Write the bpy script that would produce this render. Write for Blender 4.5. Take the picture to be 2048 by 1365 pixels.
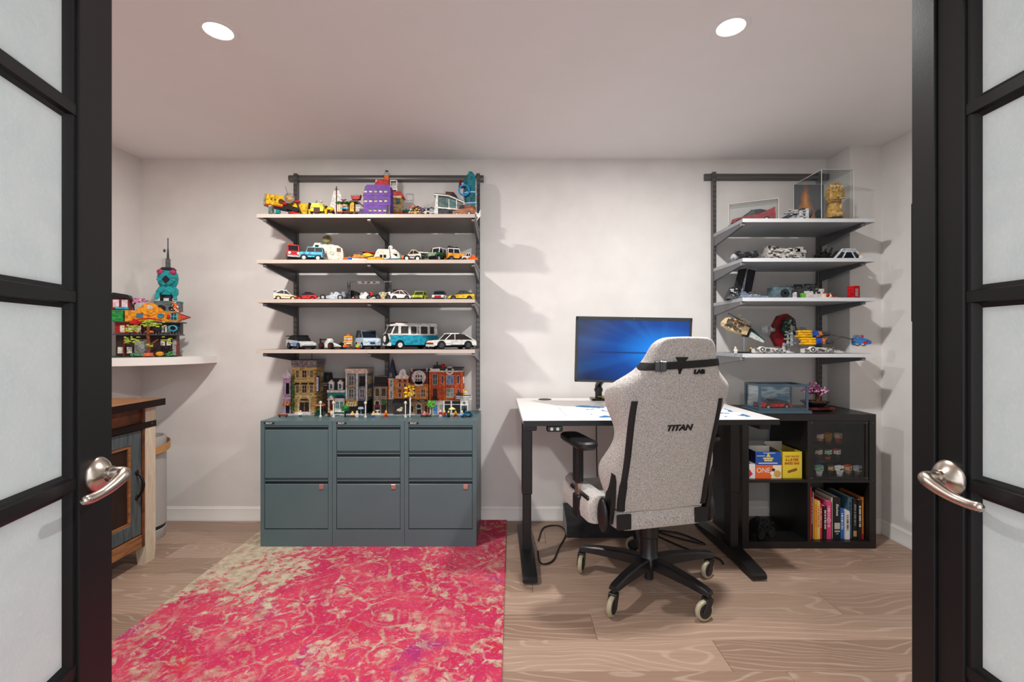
import bpy, bmesh, math, random
from mathutils import Matrix, Vector
random.seed(7)
for o in list(bpy.data.objects): bpy.data.objects.remove(o)
scene = bpy.context.scene
C = scene.collection
R = math.radians
PI = math.pi
# ---------------------------------------------------------------- camera
F = 930.0            # focal length in pixels of the 2048 x 1365 frame
H = 1.187            # camera height
D = 3.08             # distance to the back wall
CEIL = 2.391
cam = bpy.data.cameras.new('camera'); camo = bpy.data.objects.new('camera', cam); C.objects.link(camo)
cam.sensor_width = 36; cam.lens = F/2048*36; cam.clip_start = .02
camo.location = (0, 0, H); camo.rotation_euler = (PI/2, 0, 0)
scene.camera = camo
# ---------------------------------------------------------------- world, exposure
w = bpy.data.worlds.new('world'); scene.world = w; w.use_nodes = True
w.node_tree.nodes['Background'].inputs[0].default_value = (.93, .95, 1, 1)
w.node_tree.nodes['Background'].inputs[1].default_value = 1.75
scene.view_settings.view_transform = 'Standard'; scene.view_settings.look = 'None'
scene.view_settings.gamma = 1; scene.view_settings.use_curve_mapping = False
scene.view_settings.exposure = 0.16
LAMP_W = 31.0       # recessed lamps in the room
HALL_FILL_W = 22.0       # added fill lamp, unseen in the hall behind the camera
# ---------------------------------------------------------------- helpers
def X(px, Y): return (px-1024)*Y/F
def Z(py, Y): return H-(py-682.5)*Y/F
def lin(c):
    c = c/255.0
    return c/12.92 if c <= .04045 else ((c+.055)/1.055)**2.4
def rgb(c):
    if isinstance(c, str): c = tuple(int(c[i:i+2], 16) for i in (0, 2, 4))
    return (lin(c[0]), lin(c[1]), lin(c[2]), 1)
MATS = {}
def mat(c, rough=.35, metal=0, key=None, **kw):
    k = key or (c, rough, metal, tuple(sorted(kw.items())))
    if k in MATS: return MATS[k]
    m = bpy.data.materials.new('mat_%d' % len(MATS)); m.use_nodes = True
    b = m.node_tree.nodes['Principled BSDF']
    b.inputs['Base Color'].default_value = rgb(c); b.inputs['Roughness'].default_value = rough; b.inputs['Metallic'].default_value = metal
    for n, v in kw.items(): b.inputs[n.replace('_', ' ')].default_value = v
    MATS[k] = m
    return m
class NT:
    """small node-tree writer"""
    def __init__(s, name, rough=.5):
        s.m = bpy.data.materials.new(name); s.m.use_nodes = True; s.t = s.m.node_tree
        s.b = s.t.nodes['Principled BSDF']; s.b.inputs['Roughness'].default_value = rough
    def n(s, ty, **kw):
        o = s.t.nodes.new(ty)
        for k, v in kw.items():
            if k in o.inputs.keys() and not hasattr(o, k): o.inputs[k].default_value = v
            else:
                try: setattr(o, k, v)
                except Exception: o.inputs[k].default_value = v
        return o
    def l(s, a, b): s.t.links.new(a, b)
    def coord(s, scale=(1, 1, 1), rot=(0, 0, 0), loc=(0, 0, 0), out='Object', rnd=0):
        tc = s.n('ShaderNodeTexCoord'); mp = s.n('ShaderNodeMapping')
        mp.inputs['Scale'].default_value = scale; mp.inputs['Rotation'].default_value = rot; mp.inputs['Location'].default_value = loc
        v = tc.outputs[out]
        if rnd:
            oi = s.n('ShaderNodeObjectInfo'); vm = s.n('ShaderNodeVectorMath'); vm.operation = 'MULTIPLY_ADD'
            vm.inputs[1].default_value = (rnd, rnd*.7, rnd*1.3)
            s.l(oi.outputs['Random'], vm.inputs[0]); s.l(v, vm.inputs[2]); v = vm.outputs[0]
        s.l(v, mp.inputs[0]); return mp.outputs[0]
    def noise(s, vec, scale, detail=3, rough=.5, dist=0):
        o = s.n('ShaderNodeTexNoise'); o.inputs['Scale'].default_value = scale; o.inputs['Detail'].default_value = detail
        o.inputs['Roughness'].default_value = rough; o.inputs['Distortion'].default_value = dist; s.l(vec, o.inputs['Vector']); return o.outputs['Fac']
    def voro(s, vec, scale, feature='F1', rnd=1):
        o = s.n('ShaderNodeTexVoronoi'); o.feature = feature; o.inputs['Scale'].default_value = scale; o.inputs['Randomness'].default_value = rnd
        s.l(vec, o.inputs['Vector']); return o.outputs['Distance']
    def ramp(s, fac, stops, interp='LINEAR'):
        o = s.n('ShaderNodeValToRGB'); o.color_ramp.interpolation = interp; e = o.color_ramp.elements
        while len(e) < len(stops): e.new(.5)
        for q, (p, c) in zip(e, stops):
            q.position = p; q.color = rgb(c) if not (isinstance(c, tuple) and len(c) == 4) else c
        s.l(fac, o.inputs[0]); return o.outputs[0]
    def mix(s, fac, a, b, mode='MIX'):
        o = s.n('ShaderNodeMix'); o.data_type = 'RGBA'; o.blend_type = mode
        for sock, v in ((o.inputs[0], fac), (o.inputs[6], a), (o.inputs[7], b)):
            if isinstance(v, (int, float)): sock.default_value = v
            elif isinstance(v, (str, tuple)): sock.default_value = rgb(v)
            else: s.l(v, sock)
        return o.outputs[2]
    def math(s, op, a, b=0, clamp=False):
        o = s.n('ShaderNodeMath'); o.operation = op; o.use_clamp = clamp
        for sock, v in ((o.inputs[0], a), (o.inputs[1], b)):
            if isinstance(v, (int, float)): sock.default_value = v
            else: s.l(v, sock)
        return o.outputs[0]
    def bump(s, h, strength=.2, dist=.002):
        o = s.n('ShaderNodeBump'); o.inputs['Strength'].default_value = strength; o.inputs['Distance'].default_value = dist
        s.l(h, o.inputs['Height']); s.l(o.outputs[0], s.b.inputs['Normal'])
    def color(s, c): s.l(c, s.b.inputs['Base Color'])
class MB:
    """collects shapes into one mesh"""
    def __init__(s, M=None): s.v = []; s.f = []; s.M = M
    def add(s, vs, fs):
        n = len(s.v)
        s.v += [tuple(s.M @ Vector(p)) for p in vs] if s.M is not None else [tuple(p) for p in vs]
        s.f += [tuple(i+n for i in q) for q in fs]; return s
    def box(s, cx, cy, cz, sx, sy, sz, bev=0, rot=None):
        """centre and full sizes"""
        a, b, c = sx/2, sy/2, sz/2
        if bev <= 0:
            vs = [Vector((x, y, z)) for x in (-a, a) for y in (-b, b) for z in (-c, c)]
            fs = [(0, 1, 3, 2), (4, 6, 7, 5), (0, 4, 5, 1), (2, 3, 7, 6), (0, 2, 6, 4), (1, 5, 7, 3)]
        else:
            e = min(bev, a*.49, b*.49, c*.49); vs = []; idx = {}
            for sxn in (-1, 1):
                for syn in (-1, 1):
                    for szn in (-1, 1):
                        for ax in range(3):
                            p = [sxn*(a-e), syn*(b-e), szn*(c-e)]; p[ax] = (sxn*a, syn*b, szn*c)[ax]
                            idx[(sxn, syn, szn, ax)] = len(vs); vs.append(Vector(p))
            fs = []
            for ax in range(3):
                o1, o2 = [q for q in range(3) if q != ax]
                for sg in (-1, 1):
                    q = []
                    for u, v in ((-1, -1), (1, -1), (1, 1), (-1, 1)):
                        k = [0, 0, 0]; k[ax] = sg; k[o1] = u; k[o2] = v; q.append(idx[(k[0], k[1], k[2], ax)])
                    fs.append(tuple(q))
                for u in (-1, 1):
                    for v in (-1, 1):
                        k = [0, 0, 0]; k[o1] = u; k[o2] = v; q = []
                        for t, a2 in ((-1, o1), (1, o1), (1, o2), (-1, o2)):
                            k[ax] = t; q.append(idx[(k[0], k[1], k[2], a2)])
                        fs.append(tuple(q))
            for sxn in (-1, 1):
                for syn in (-1, 1):
                    for szn in (-1, 1): fs.append(tuple(idx[(sxn, syn, szn, ax)] for ax in range(3)))
        if rot:
            m = Matrix.Rotation(rot[2], 3, 'Z') @ Matrix.Rotation(rot[1], 3, 'Y') @ Matrix.Rotation(rot[0], 3, 'X'); vs = [m @ p for p in vs]
        return s.add([(p[0]+cx, p[1]+cy, p[2]+cz) for p in vs], fs)
    def bx(s, x0, x1, y0, y1, z0, z1, bev=0): return s.box((x0+x1)/2, (y0+y1)/2, (z0+z1)/2, abs(x1-x0), abs(y1-y0), abs(z1-z0), bev)
    def cyl(s, x, y, z, r, h, ax='z', n=16, r2=None):
        """centred on x, y, z"""
        r2 = r if r2 is None else r2; vs = []
        for k, (rr, t) in enumerate(((r, -h/2), (r2, h/2))):
            for i in range(n):
                a = 2*PI*i/n; u, v = rr*math.cos(a), rr*math.sin(a)
                vs.append({'z': (x+u, y+v, z+t), 'x': (x+t, y+u, z+v), 'y': (x+u, y+t, z+v)}[ax])
        fs = [(i, (i+1) % n, n+(i+1) % n, n+i) for i in range(n)]+[tuple(range(n))[::-1], tuple(range(n, 2*n))]
        return s.add(vs, fs)
    def lathe(s, prof, n=24, x=0, y=0, z=0, ax='z'):
        ring = len(prof) > 3 and abs(prof[0][1]-prof[-1][1]) < 1e-6 and min(prof[0][0], prof[-1][0]) > .3*max(q[0] for q in prof)
        if ring: prof = list(prof)+[prof[0]]
        vs = []
        for r, t in prof:
            for i in range(n):
                a = 2*PI*i/n; u, v = r*math.cos(a), r*math.sin(a)
                vs.append({'z': (x+u, y+v, z+t), 'x': (x+t, y+u, z+v), 'y': (x+u, y+t, z+v)}[ax])
        fs = []
        for k in range(len(prof)-1):
            for i in range(n): fs.append((k*n+i, k*n+(i+1) % n, (k+1)*n+(i+1) % n, (k+1)*n+i))
        if not ring: fs += [tuple(range(n))[::-1], tuple(range((len(prof)-1)*n, len(prof)*n))]
        return s.add(vs, fs)
    def ell(s, x, y, z, rx, ry, rz, nu=14, nv=8):
        prof = [(math.sin(PI*j/nv), -math.cos(PI*j/nv)) for j in range(nv+1)]; prof[0] = (.02, -1); prof[-1] = (.02, 1)
        vs = []
        for r, t in prof:
            for i in range(nu):
                a = 2*PI*i/nu; vs.append((x+rx*r*math.cos(a), y+ry*r*math.sin(a), z+rz*t))
        fs = [(k*nu+i, k*nu+(i+1) % nu, (k+1)*nu+(i+1) % nu, (k+1)*nu+i) for k in range(nv) for i in range(nu)]
        fs += [tuple(range(nu))[::-1], tuple(range(nv*nu, (nv+1)*nu))]
        return s.add(vs, fs)
    def prism(s, pts, ax, a0, a1):
        """pts in (x,z) for ax y, (y,z) for ax x, (x,y) for ax z"""
        g = {'y': lambda u, v, t: (u, t, v), 'x': lambda u, v, t: (t, u, v), 'z': lambda u, v, t: (u, v, t)}[ax]; n = len(pts)
        vs = [g(u, v, a0) for u, v in pts]+[g(u, v, a1) for u, v in pts]
        return s.add(vs, [(i, (i+1) % n, n+(i+1) % n, n+i) for i in range(n)]+[tuple(range(n))[::-1], tuple(range(n, 2*n))])
    def loft(s, rings, caps=True, closed=True):
        n = len(rings[0]); vs = [p for r in rings for p in r]; fs = []
        for k in range(len(rings)-1):
            for i in range(n if closed else n-1): fs.append((k*n+i, k*n+(i+1) % n, (k+1)*n+(i+1) % n, (k+1)*n+i))
        if caps: fs += [tuple(range(n))[::-1], tuple(range((len(rings)-1)*n, len(rings)*n))]
        return s.add(vs, fs)
    def tube(s, pts, r, n=8, rads=None):
        P = [Vector(p) for p in pts]; rings = []; up = Vector((0, 0, 1))
        for i, p in enumerate(P):
            d = (P[min(i+1, len(P)-1)]-P[max(i-1, 0)]).normalized()
            if i == 0:
                a = d.cross(up if abs(d.z) < .95 else Vector((1, 0, 0))).normalized()
            else: a = (a-d*a.dot(d)).normalized()
            b = d.cross(a); rr = rads[i] if rads else r
            rings.append([p+a*rr*math.cos(2*PI*k/n)+b*rr*math.sin(2*PI*k/n) for k in range(n)])
        return s.loft(rings)
def spline(pts, n=6):
    """Catmull-Rom through points"""
    P = [Vector(p) for p in pts]; P = [P[0]*2-P[1]]+P+[P[-1]*2-P[-2]]; out = []
    for i in range(1, len(P)-2):
        for k in range(n):
            t = k/n; a, b, c, d = P[i-1], P[i], P[i+1], P[i+2]
            out.append(.5*((2*b)+(c-a)*t+(2*a-5*b+4*c-d)*t*t+(3*b-a-3*c+d)*t**3))
    return out+[P[-2]]
def obj(name, mb, m, parent=None, smooth=True, loc=None):
    me = bpy.data.meshes.new(name); me.from_pydata(mb.v, [], mb.f)
    bm = bmesh.new(); bm.from_mesh(me); bmesh.ops.remove_doubles(bm, verts=bm.verts, dist=1e-6); bmesh.ops.recalc_face_normals(bm, faces=bm.faces); bm.to_mesh(me); bm.free()
    if smooth:
        me.polygons.foreach_set('use_smooth', [True]*len(me.polygons)); me.set_sharp_from_angle(angle=R(35))
    if isinstance(m, (str, tuple)): m = mat(m)
    me.materials.append(m)
    o = bpy.data.objects.new(name, me); C.objects.link(o); o.parent = parent
    if loc: o.location = loc
    return o
def tag(o, label, cat, group=None, kind=None):
    o['label'] = label; o['category'] = cat
    if group: o['group'] = group
    if kind: o['kind'] = kind
    return o
def thing(name, label, cat, loc=(0, 0, 0), rz=0, group=None, kind=None):
    o = bpy.data.objects.new(name, None); C.objects.link(o); o.empty_display_size = .02
    o.location = loc; o.rotation_euler = (0, 0, rz)
    return tag(o, label, cat, group, kind)
def text(body, size, m, parent, loc, rot=(PI/2, 0, 0), shear=0, align='CENTER', sx=1, depth=.0004, name='lettering', bold=0):
    cu = bpy.data.curves.new('t', 'FONT'); cu.body = body; cu.size = size; cu.align_x = align; cu.align_y = 'CENTER'; cu.shear = shear
    cu.extrude = depth; cu.offset = bold; cu.resolution_u = 3
    t = bpy.data.objects.new('t', cu); C.objects.link(t); dg = bpy.context.evaluated_depsgraph_get()
    me = bpy.data.meshes.new_from_object(t.evaluated_get(dg)); bpy.data.objects.remove(t)
    me.name = name; me.materials.clear(); me.materials.append(mat(m, .5) if isinstance(m, (str, tuple)) else m)
    o = bpy.data.objects.new(name, me); C.objects.link(o); o.parent = parent; o.location = loc; o.rotation_euler = rot; o.scale = (sx, 1, 1)
    return o
def copy_tree(o, parent=None):
    c = o.copy(); C.objects.link(c); c.parent = parent
    for ch in list(o.children): copy_tree(ch, c)
    return c
# ================================================================ materials of the setting
def paint(name, c, rough=.75, amp=4, sc=6):
    t = NT(name, rough); v = t.coord()
    lo = tuple(max(0, q-amp) for q in c); hi = tuple(min(255, q+amp) for q in c)
    t.color(t.ramp(t.noise(v, sc, 4), [(.3, lo), (.7, hi)])); t.bump(t.noise(v, 260, 2), .12, .0006); return t.m
M_wall = paint('wall_paint', (226, 223, 220)); M_ceil = paint('ceiling_paint', (238, 238, 238), .85, 1)
M_trim = paint('trim_paint', (236, 233, 229), .4, 2)
M_door = paint('door_black', (17, 17, 19), .5, 3, 3); M_door.node_tree.nodes['Principled BSDF'].inputs['Specular IOR Level'].default_value = .3
t = NT('oak_plank', .42); v = t.coord((1, 6.5, 1), rnd=37)
warp = t.noise(t.coord((.55, 2.2, 1), rnd=53), 1.6, 2, .5, .6)
vv = t.n('ShaderNodeVectorMath'); vv.operation = 'MULTIPLY_ADD'; vv.inputs[1].default_value = (0, 3.2, 0); t.l(warp, vv.inputs[0]); t.l(v, vv.inputs[2])
wv = t.n('ShaderNodeTexWave'); wv.wave_type = 'BANDS'; wv.bands_direction = 'Y'; wv.inputs['Scale'].default_value = 1.5
wv.inputs['Distortion'].default_value = .8; wv.inputs['Detail'].default_value = 3; wv.inputs['Detail Scale'].default_value = 1.8; t.l(vv.outputs[0], wv.inputs[0])
fine = t.noise(t.coord((1.5, 95, 1), rnd=11), 2.2, 3)
oi = t.n('ShaderNodeObjectInfo')
base = t.ramp(oi.outputs['Random'], [(0, (142, 116, 99)), (.5, (158, 131, 113)), (1, (172, 146, 128))])
g1 = t.mix(t.math('MULTIPLY', t.ramp(wv.outputs['Fac'], [(.82, (0, 0, 0)), (.98, (255, 255, 255))]), .34), base, (206, 186, 170))
g2 = t.mix(t.math('MULTIPLY', t.ramp(fine, [(.42, (0, 0, 0)), (.68, (255, 255, 255))]), .32), g1, (122, 97, 81))
t.color(g2); t.bump(fine, .12, .001); M_plank = t.m
M_under = mat((70, 55, 45), .8)
# ================================================================ the room
XL, XR, XP, YP, YF = -2.457, 2.284, 2.088, 2.874, .26
def struct(name, mb, m, label, cat): return tag(obj(name, mb, m), label, cat, kind='structure')
floor = struct('floor', MB().bx(XL-.1, XR+.1, -1.6, D+.1, -.06, -.012), M_under, 'brown oak plank floor running across the room', 'floor')
PW = .175; rows = {}
ends = {10: (.35,), 9: (.34, -1.2), 8: (.795, -.9), 7: (.986, -.4), 11: (1.44, -.2), 12: (-.35, 1.9), 13: (.9, -1.3), 14: (-1.82, .3), 15: (1.1, -.8), 16: (-.3, 1.6)}
def plank_mesh(w):
    return MB().bx(0, w-.0012, 0, PW-.0012, -.013, 0, .0012)
y0 = 1.846-.175*11
for k in range(0, 22):
    ya = y0+k*PW
    if ya > D+.05: break
    if ya < -1.6: continue
    yb = min(ya+PW, D+.06)
    cuts = {11: (.34,), 10: (.795,), 9: (.986,), 12: (1.44,-1.0), 13: (-1.55, .1), 14: (-.6, 1.9), 15: (.9, -1.9), 16: (-1.87, .2, 1.55), 17: (-1.2, .75)}.get(k, (random.uniform(-1.8, -.4), random.uniform(.2, 1.9)))
    xs = [XL-.02]+sorted(cuts)+[XR+.02]
    for a, b in zip(xs, xs[1:]):
        m_ = MB().bx(0, b-a-.0012, 0, yb-ya-.0012, -.013, 0, .0012)
        o = obj('plank', m_, M_plank, floor, smooth=False, loc=(a, ya, 0))
ceil = struct('ceiling', MB().bx(XL-.1, XR+.1, -1.6, D+.1, CEIL, CEIL+.08), M_ceil, 'smooth light grey painted ceiling', 'ceiling')
struct('wall_back', MB().bx(XL-.1, XR+.1, D, D+.1, -.02, CEIL), M_wall, 'plain off white back wall behind the shelves', 'wall')
struct('wall_left', MB().bx(XL-.1, XL, YF-.12, D, -.02, CEIL), M_wall, 'off white side wall behind the rustic cabinet', 'wall')
struct('wall_right', MB().bx(XR, XR+.1, YF-.12, D, -.02, CEIL), M_wall, 'off white side wall beside the black cube shelf', 'wall')
struct('wall_corner', MB().bx(XP, XR, YP, D, -.02, CEIL), M_wall, 'boxed out column in the corner by the cube shelf', 'wall')
fw = MB().bx(XL-.1, -.69, YF-.12, YF, -.02, CEIL).bx(.835, XR+.1, YF-.12, YF, -.02, CEIL).bx(-.69, .835, YF-.12, YF, 2.085, CEIL)
struct('wall_front', fw, M_wall, 'off white wall around the double door opening', 'wall')
jm = MB().bx(-.69, -.67, YF-.12, YF, 0, 2.065).bx(.815, .835, YF-.12, YF, 0, 2.065).bx(-.69, .835, YF-.12, YF, 2.065, 2.085)
struct('trim_1', jm, M_trim, 'white door jamb lining the double door opening', 'trim')
bp = [(0, 0), (-.016, 0), (-.016, .014), (-.012, .02), (-.012, .062), (-.010, .068), (-.010, .078), (-.005, .084), (-.004, .09), (0, .09)]
def baseboard(name, axis, a0, a1, pos, sg, label):
    if axis == 'x': mb = MB().prism([(pos+sg*u, v) for u, v in bp], 'x', a0, a1)
    else: mb = MB().prism([(pos+sg*u, v) for u, v in bp], 'y', a0, a1)
    struct(name, mb, M_trim, label, 'baseboard')
baseboard('baseboard_back', 'x', XL, XP, D, 1, 'white moulded baseboard along the back wall')
baseboard('baseboard_left', 'y', YF, D, XL, -1, 'white moulded baseboard behind the rustic cabinet')
baseboard('baseboard_right', 'y', YF, YP, XR, 1, 'white moulded baseboard below the black wall panel')
baseboard('baseboard_column', 'x', XP, XR, YP, 1, 'short white baseboard at the foot of the corner column')
# ---------------------------------------------------------------- recessed lamps
def lamp(x, y, label, watts, tint=(1, .955, .90)):
    t_ = thing('ceiling_light', label, 'ceiling light', (x, y, CEIL), group='recessed ceiling lights')
    obj('trim_ring', MB().lathe([(.05, 0), (.05, -.004), (.053, -.006), (.068, -.005), (.072, 0)], 40), mat((235, 235, 235), .4), t_)
    e = NT('lamp_glow'); e.b.inputs['Emission Color'].default_value = (1, .96, .9, 1); e.b.inputs['Emission Strength'].default_value = 9
    obj('diffuser', MB().cyl(0, 0, -.0015, .0505, .003, n=40), e.m, t_)
    la = bpy.data.lights.new('lamp', 'AREA'); la.shape = 'DISK'; la.size = .10; la.energy = watts; la.color = tint
    lo = bpy.data.objects.new('lamp', la); C.objects.link(lo); lo.parent = t_; lo.location = (0, 0, -.007)
    return t_
lamp(-1.137, 1.80, 'lit round recessed ceiling light over the pink rug', LAMP_W)
lamp(.837, 1.778, 'lit round recessed ceiling light over the desk chair', LAMP_W, (1, .98, .955))
lamp(.1, -.75, 'added unseen fill light in the hall outside the doors', HALL_FILL_W)  # added out of view to brighten surfaces that face the doorway
# ---------------------------------------------------------------- french doors
g = NT('rice_paper_glass', .35); v = g.coord()
fib = g.voro(g.coord((1, 1, 1)), 38, 'DISTANCE_TO_EDGE'); n1 = g.noise(v, 9, 4, .6, 1.5)
fine = g.noise(g.coord((1, 1, .35)), 180, 3, .6, 2.5)
g.color(g.mix(g.math('MULTIPLY', g.ramp(fine, [(.50, (0, 0, 0)), (.66, (255, 255, 255))]), .6), g.ramp(n1, [(.3, (216, 228, 230)), (.75, (234, 241, 242))]), (250, 252, 252)))
g.bump(fine, .15, .0008); g.b.inputs['Transmission Weight'].default_value = 0
tr = g.n('ShaderNodeBsdfTranslucent'); tr.inputs[0].default_value = (.88, .95, .97, 1); mx = g.n('ShaderNodeMixShader'); mx.inputs[0].default_value = .5
out = g.t.nodes['Material Output']; g.l(g.b.outputs[0], mx.inputs[1]); g.l(tr.outputs[0], mx.inputs[2]); g.l(mx.outputs[0], out.inputs[0]); M_rice = g.m
M_nickel = mat((196, 184, 172), .28, 1)
DW, DT, DH = .70, .036, 2.05
def french_door(name, free, direction, side, label, astragal):
    """local x runs from the free edge towards the hinge, local y is the face normal that looks into the doorway"""
    d = Vector((direction[0], direction[1], 0)).normalized()
    t_ = thing(name, label, 'door', (free[0], free[1], .012), 0, kind='structure')
    ex = -d; ey = Vector((side*d.y, -side*d.x, 0))      # towards the middle of the doorway
    t_.matrix_world = Matrix(((ex.x, ey.x, 0, free[0]), (ex.y, ey.y, 0, free[1]), (0, 0, 1, .012), (0, 0, 0, 1)))
    sw = .102
    for a, b in ((0, sw), (DW-sw, DW)): obj('stile', MB().bx(a, b, -DT, 0, 0, DH, .002), M_door, t_)
    obj('top_rail', MB().bx(sw, DW-sw, -DT, 0, 1.946, DH), M_door, t_)
    obj('bottom_rail', MB().bx(sw, DW-sw, -DT, 0, 0, .221), M_door, t_)
    zs = [.221]+[.221+.345*k for k in range(1, 5)]+[1.946]
    for zc in zs[1:-1]:
        mm = MB().prism([(-.004, zc-.010), (-.004, zc+.010), (-.012, zc+.013), (-.016, zc+.022), (-.02, zc+.022), (-.024, zc+.013), (-.032, zc+.010), (-.032, zc-.010), (-.024, zc-.013), (-.02, zc-.022), (-.016, zc-.022), (-.012, zc-.013)], 'x', sw-.004, DW-sw+.004)
        obj('muntin', mm, M_door, t_)
    for k in range(5):
        a, b = zs[k]+(.018 if k else .004), zs[k+1]-(.018 if k < 4 else .004)
        p = obj('glass_pane', MB().bx(sw-.003, DW-sw+.003, -.0205, -.0155, a-.012, b+.012), M_rice, t_)
        fr = MB()
        for z0, z1 in ((a, b),):
            for xa, sg in ((sw, 1), (DW-sw, -1)):
                fr.prism([(xa, -.006), (xa+sg*.008, -.006), (xa+sg*.012, -.010), (xa+sg*.020, -.0155), (xa, -.0155)], 'z', z0-.01, z1+.01)
                fr.prism([(xa, -.030), (xa+sg*.008, -.030), (xa+sg*.012, -.026), (xa+sg*.020, -.0205), (xa, -.0205)], 'z', z0-.01, z1+.01)
        obj('glazing_bead', fr, M_door, p)
    if astragal:
        obj('astragal', MB().bx(-.010, .046, 0, .006, 0, DH, .003).bx(-.012, .0, -DT, .004, 0, DH, .002), M_door, t_)
    hx, hz = .052+(.022 if astragal else 0), .926-.012
    for sy, off in ((1, 0), (-1, -DT)):
        q = lambda x, y, z: (hx+x, off+sy*y, hz+z)
        lv = spline([q(0, .02, 0), q(0, .034, 0), q(-.001, .043, -.001), q(.012, .048, -.004), q(.035, .046, -.013), (hx+.06, off+sy*.042, hz-.020), (hx+.084, off+sy*.039, hz-.022), (hx+.098, off+sy*.038, hz-.021)], 5)
        n_ = len(lv); mb = MB().tube(lv, .009, 14, [(.0125 if i < n_*.42 else .0125-(.004)*min(1, (i-n_*.42)/(n_*.3))) for i in range(n_)])
        e_ = lv[-1]; mb.ell(e_.x, e_.y, e_.z, .010, .0085, .0085)
        h = obj('lever_handle', mb, M_nickel, t_)
        rp = [(.034, 0), (.034, .004), (.0315, .008), (.027, .013), (.019, .018), (.0155, .020), (.0155, .026)]
        rs = MB().lathe([(r_, sy*t2) for r_, t2 in rp], 30, hx, off, hz, 'y')
        obj('rose', rs, M_nickel, h)
    for zc in (.2, 1.0, 1.8): obj('hinge', MB().cyl(DW-.002, -DT-.004, zc, .006, .09).bx(DW-.001, DW+.0, -DT, -.004, zc-.045, zc+.045), M_nickel, t_)
    return t_
french_door('door_1', (-.825, .96), (-.241, 1), 1, 'open black French door with frosted panes, swung in beside the rustic cabinet', False)
french_door('door_2', (.839, .96), (.055, 1), -1, 'open black French door with frosted panes and edge strip, beside the cube shelf', True)
# ================================================================ rug
t = NT('floral_rug', .95); v = t.coord()
wn = t.n('ShaderNodeTexNoise'); wn.inputs['Scale'].default_value = 7; wn.inputs['Detail'].default_value = 3; t.l(v, wn.inputs['Vector'])
wv = t.n('ShaderNodeVectorMath'); wv.operation = 'MULTIPLY_ADD'; wv.inputs[1].default_value = (.11, .11, 0); t.l(wn.outputs['Color'], wv.inputs[0]); t.l(v, wv.inputs[2]); wp = wv.outputs[0]
big = t.noise(v, 2.1, 4, .6)
sep = t.n('ShaderNodeSeparateXYZ'); t.l(v, sep.inputs[0])
# cream patch at the back corner beside the cabinets
dx = t.math('MULTIPLY', t.math('ADD', sep.outputs[0], .42), -1.25); dy = t.math('MULTIPLY', t.math('ADD', sep.outputs[1], -.44), .95)
edge = t.math('ADD', t.math('MULTIPLY', t.math('ADD', sep.outputs[0], .70), -2.2), -.08)
pat = t.math('MAXIMUM', t.math('MINIMUM', t.math('ADD', dx, .22), t.math('ADD', dy, .12)), edge)
pat = t.math('ADD', t.math('ADD', pat, t.math('MULTIPLY', t.math('ADD', big, -.5), 1.5)), t.math('MULTIPLY', t.math('ADD', t.noise(v, 30, 4, .7), -.5), .9))
creamy = t.ramp(pat, [(.03, (0, 0, 0)), (.12, (255, 255, 255))])
pink = t.ramp(t.noise(v, 3.2, 3, .6), [(.32, (214, 34, 66)), (.44, (208, 32, 92)), (.58, (224, 62, 98)), (.70, (186, 38, 116))])
beige = t.ramp(t.noise(v, 24, 3, .6), [(.3, (172, 150, 118)), (.6, (222, 208, 184)), (.8, (196, 176, 146))])
f1 = t.voro(wp, 6.2); petal = t.ramp(f1, [(.24, (255, 255, 255)), (.29, (0, 0, 0)), (.36, (0, 0, 0)), (.39, (235, 235, 235)), (.44, (0, 0, 0))])
vine = t.ramp(t.voro(wp, 5.2, 'DISTANCE_TO_EDGE'), [(.02, (255, 255, 255)), (.035, (0, 0, 0))])
leaf = t.ramp(t.noise(wp, 15, 2, .5, 1.2), [(.55, (0, 0, 0)), (.58, (255, 255, 255))])
motif = t.math('MAXIMUM', t.math('MAXIMUM', petal, vine), leaf)
worn = t.ramp(t.noise(v, 30, 5, .75), [(.40, (0, 0, 0)), (.58, (255, 255, 255))])
motif = t.math('MULTIPLY', motif, worn)
motif = t.math('MULTIPLY', motif, t.ramp(t.noise(v, 4.3, 2), [(.3, (90, 90, 90)), (.55, (245, 245, 245))]))
mask = t.math('MAXIMUM', creamy, t.math('MAXIMUM', motif, t.math('MULTIPLY', t.ramp(t.noise(v, 75, 4, .8), [(.54, (0, 0, 0)), (.66, (255, 255, 255))]), .45)))
mask = t.math('SUBTRACT', mask, t.math('MULTIPLY', t.math('MULTIPLY', leaf, creamy), t.ramp(big, [(.45, (0, 0, 0)), (.6, (235, 235, 235))])), True)
pile = t.noise(v, 420, 2)
colr = t.mix(mask, pink, beige); colr = t.mix(t.math('MULTIPLY', t.ramp(pile, [(.35, (255, 255, 255)), (.6, (0, 0, 0))]), .28), colr, (90, 40, 50))
t.color(colr); t.bump(t.math('ADD', pile, t.noise(v, 120, 2)), .8, .006)
rug = obj('area_rug', MB().bx(-.765, .765, -1.2, 1.2, 0, .010, .003), t.m, loc=(-.80, 1.86, 0))
tag(rug, 'pink and cream floral rug under the steel drawer cabinets', 'rug')
RUGZ = .010
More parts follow.
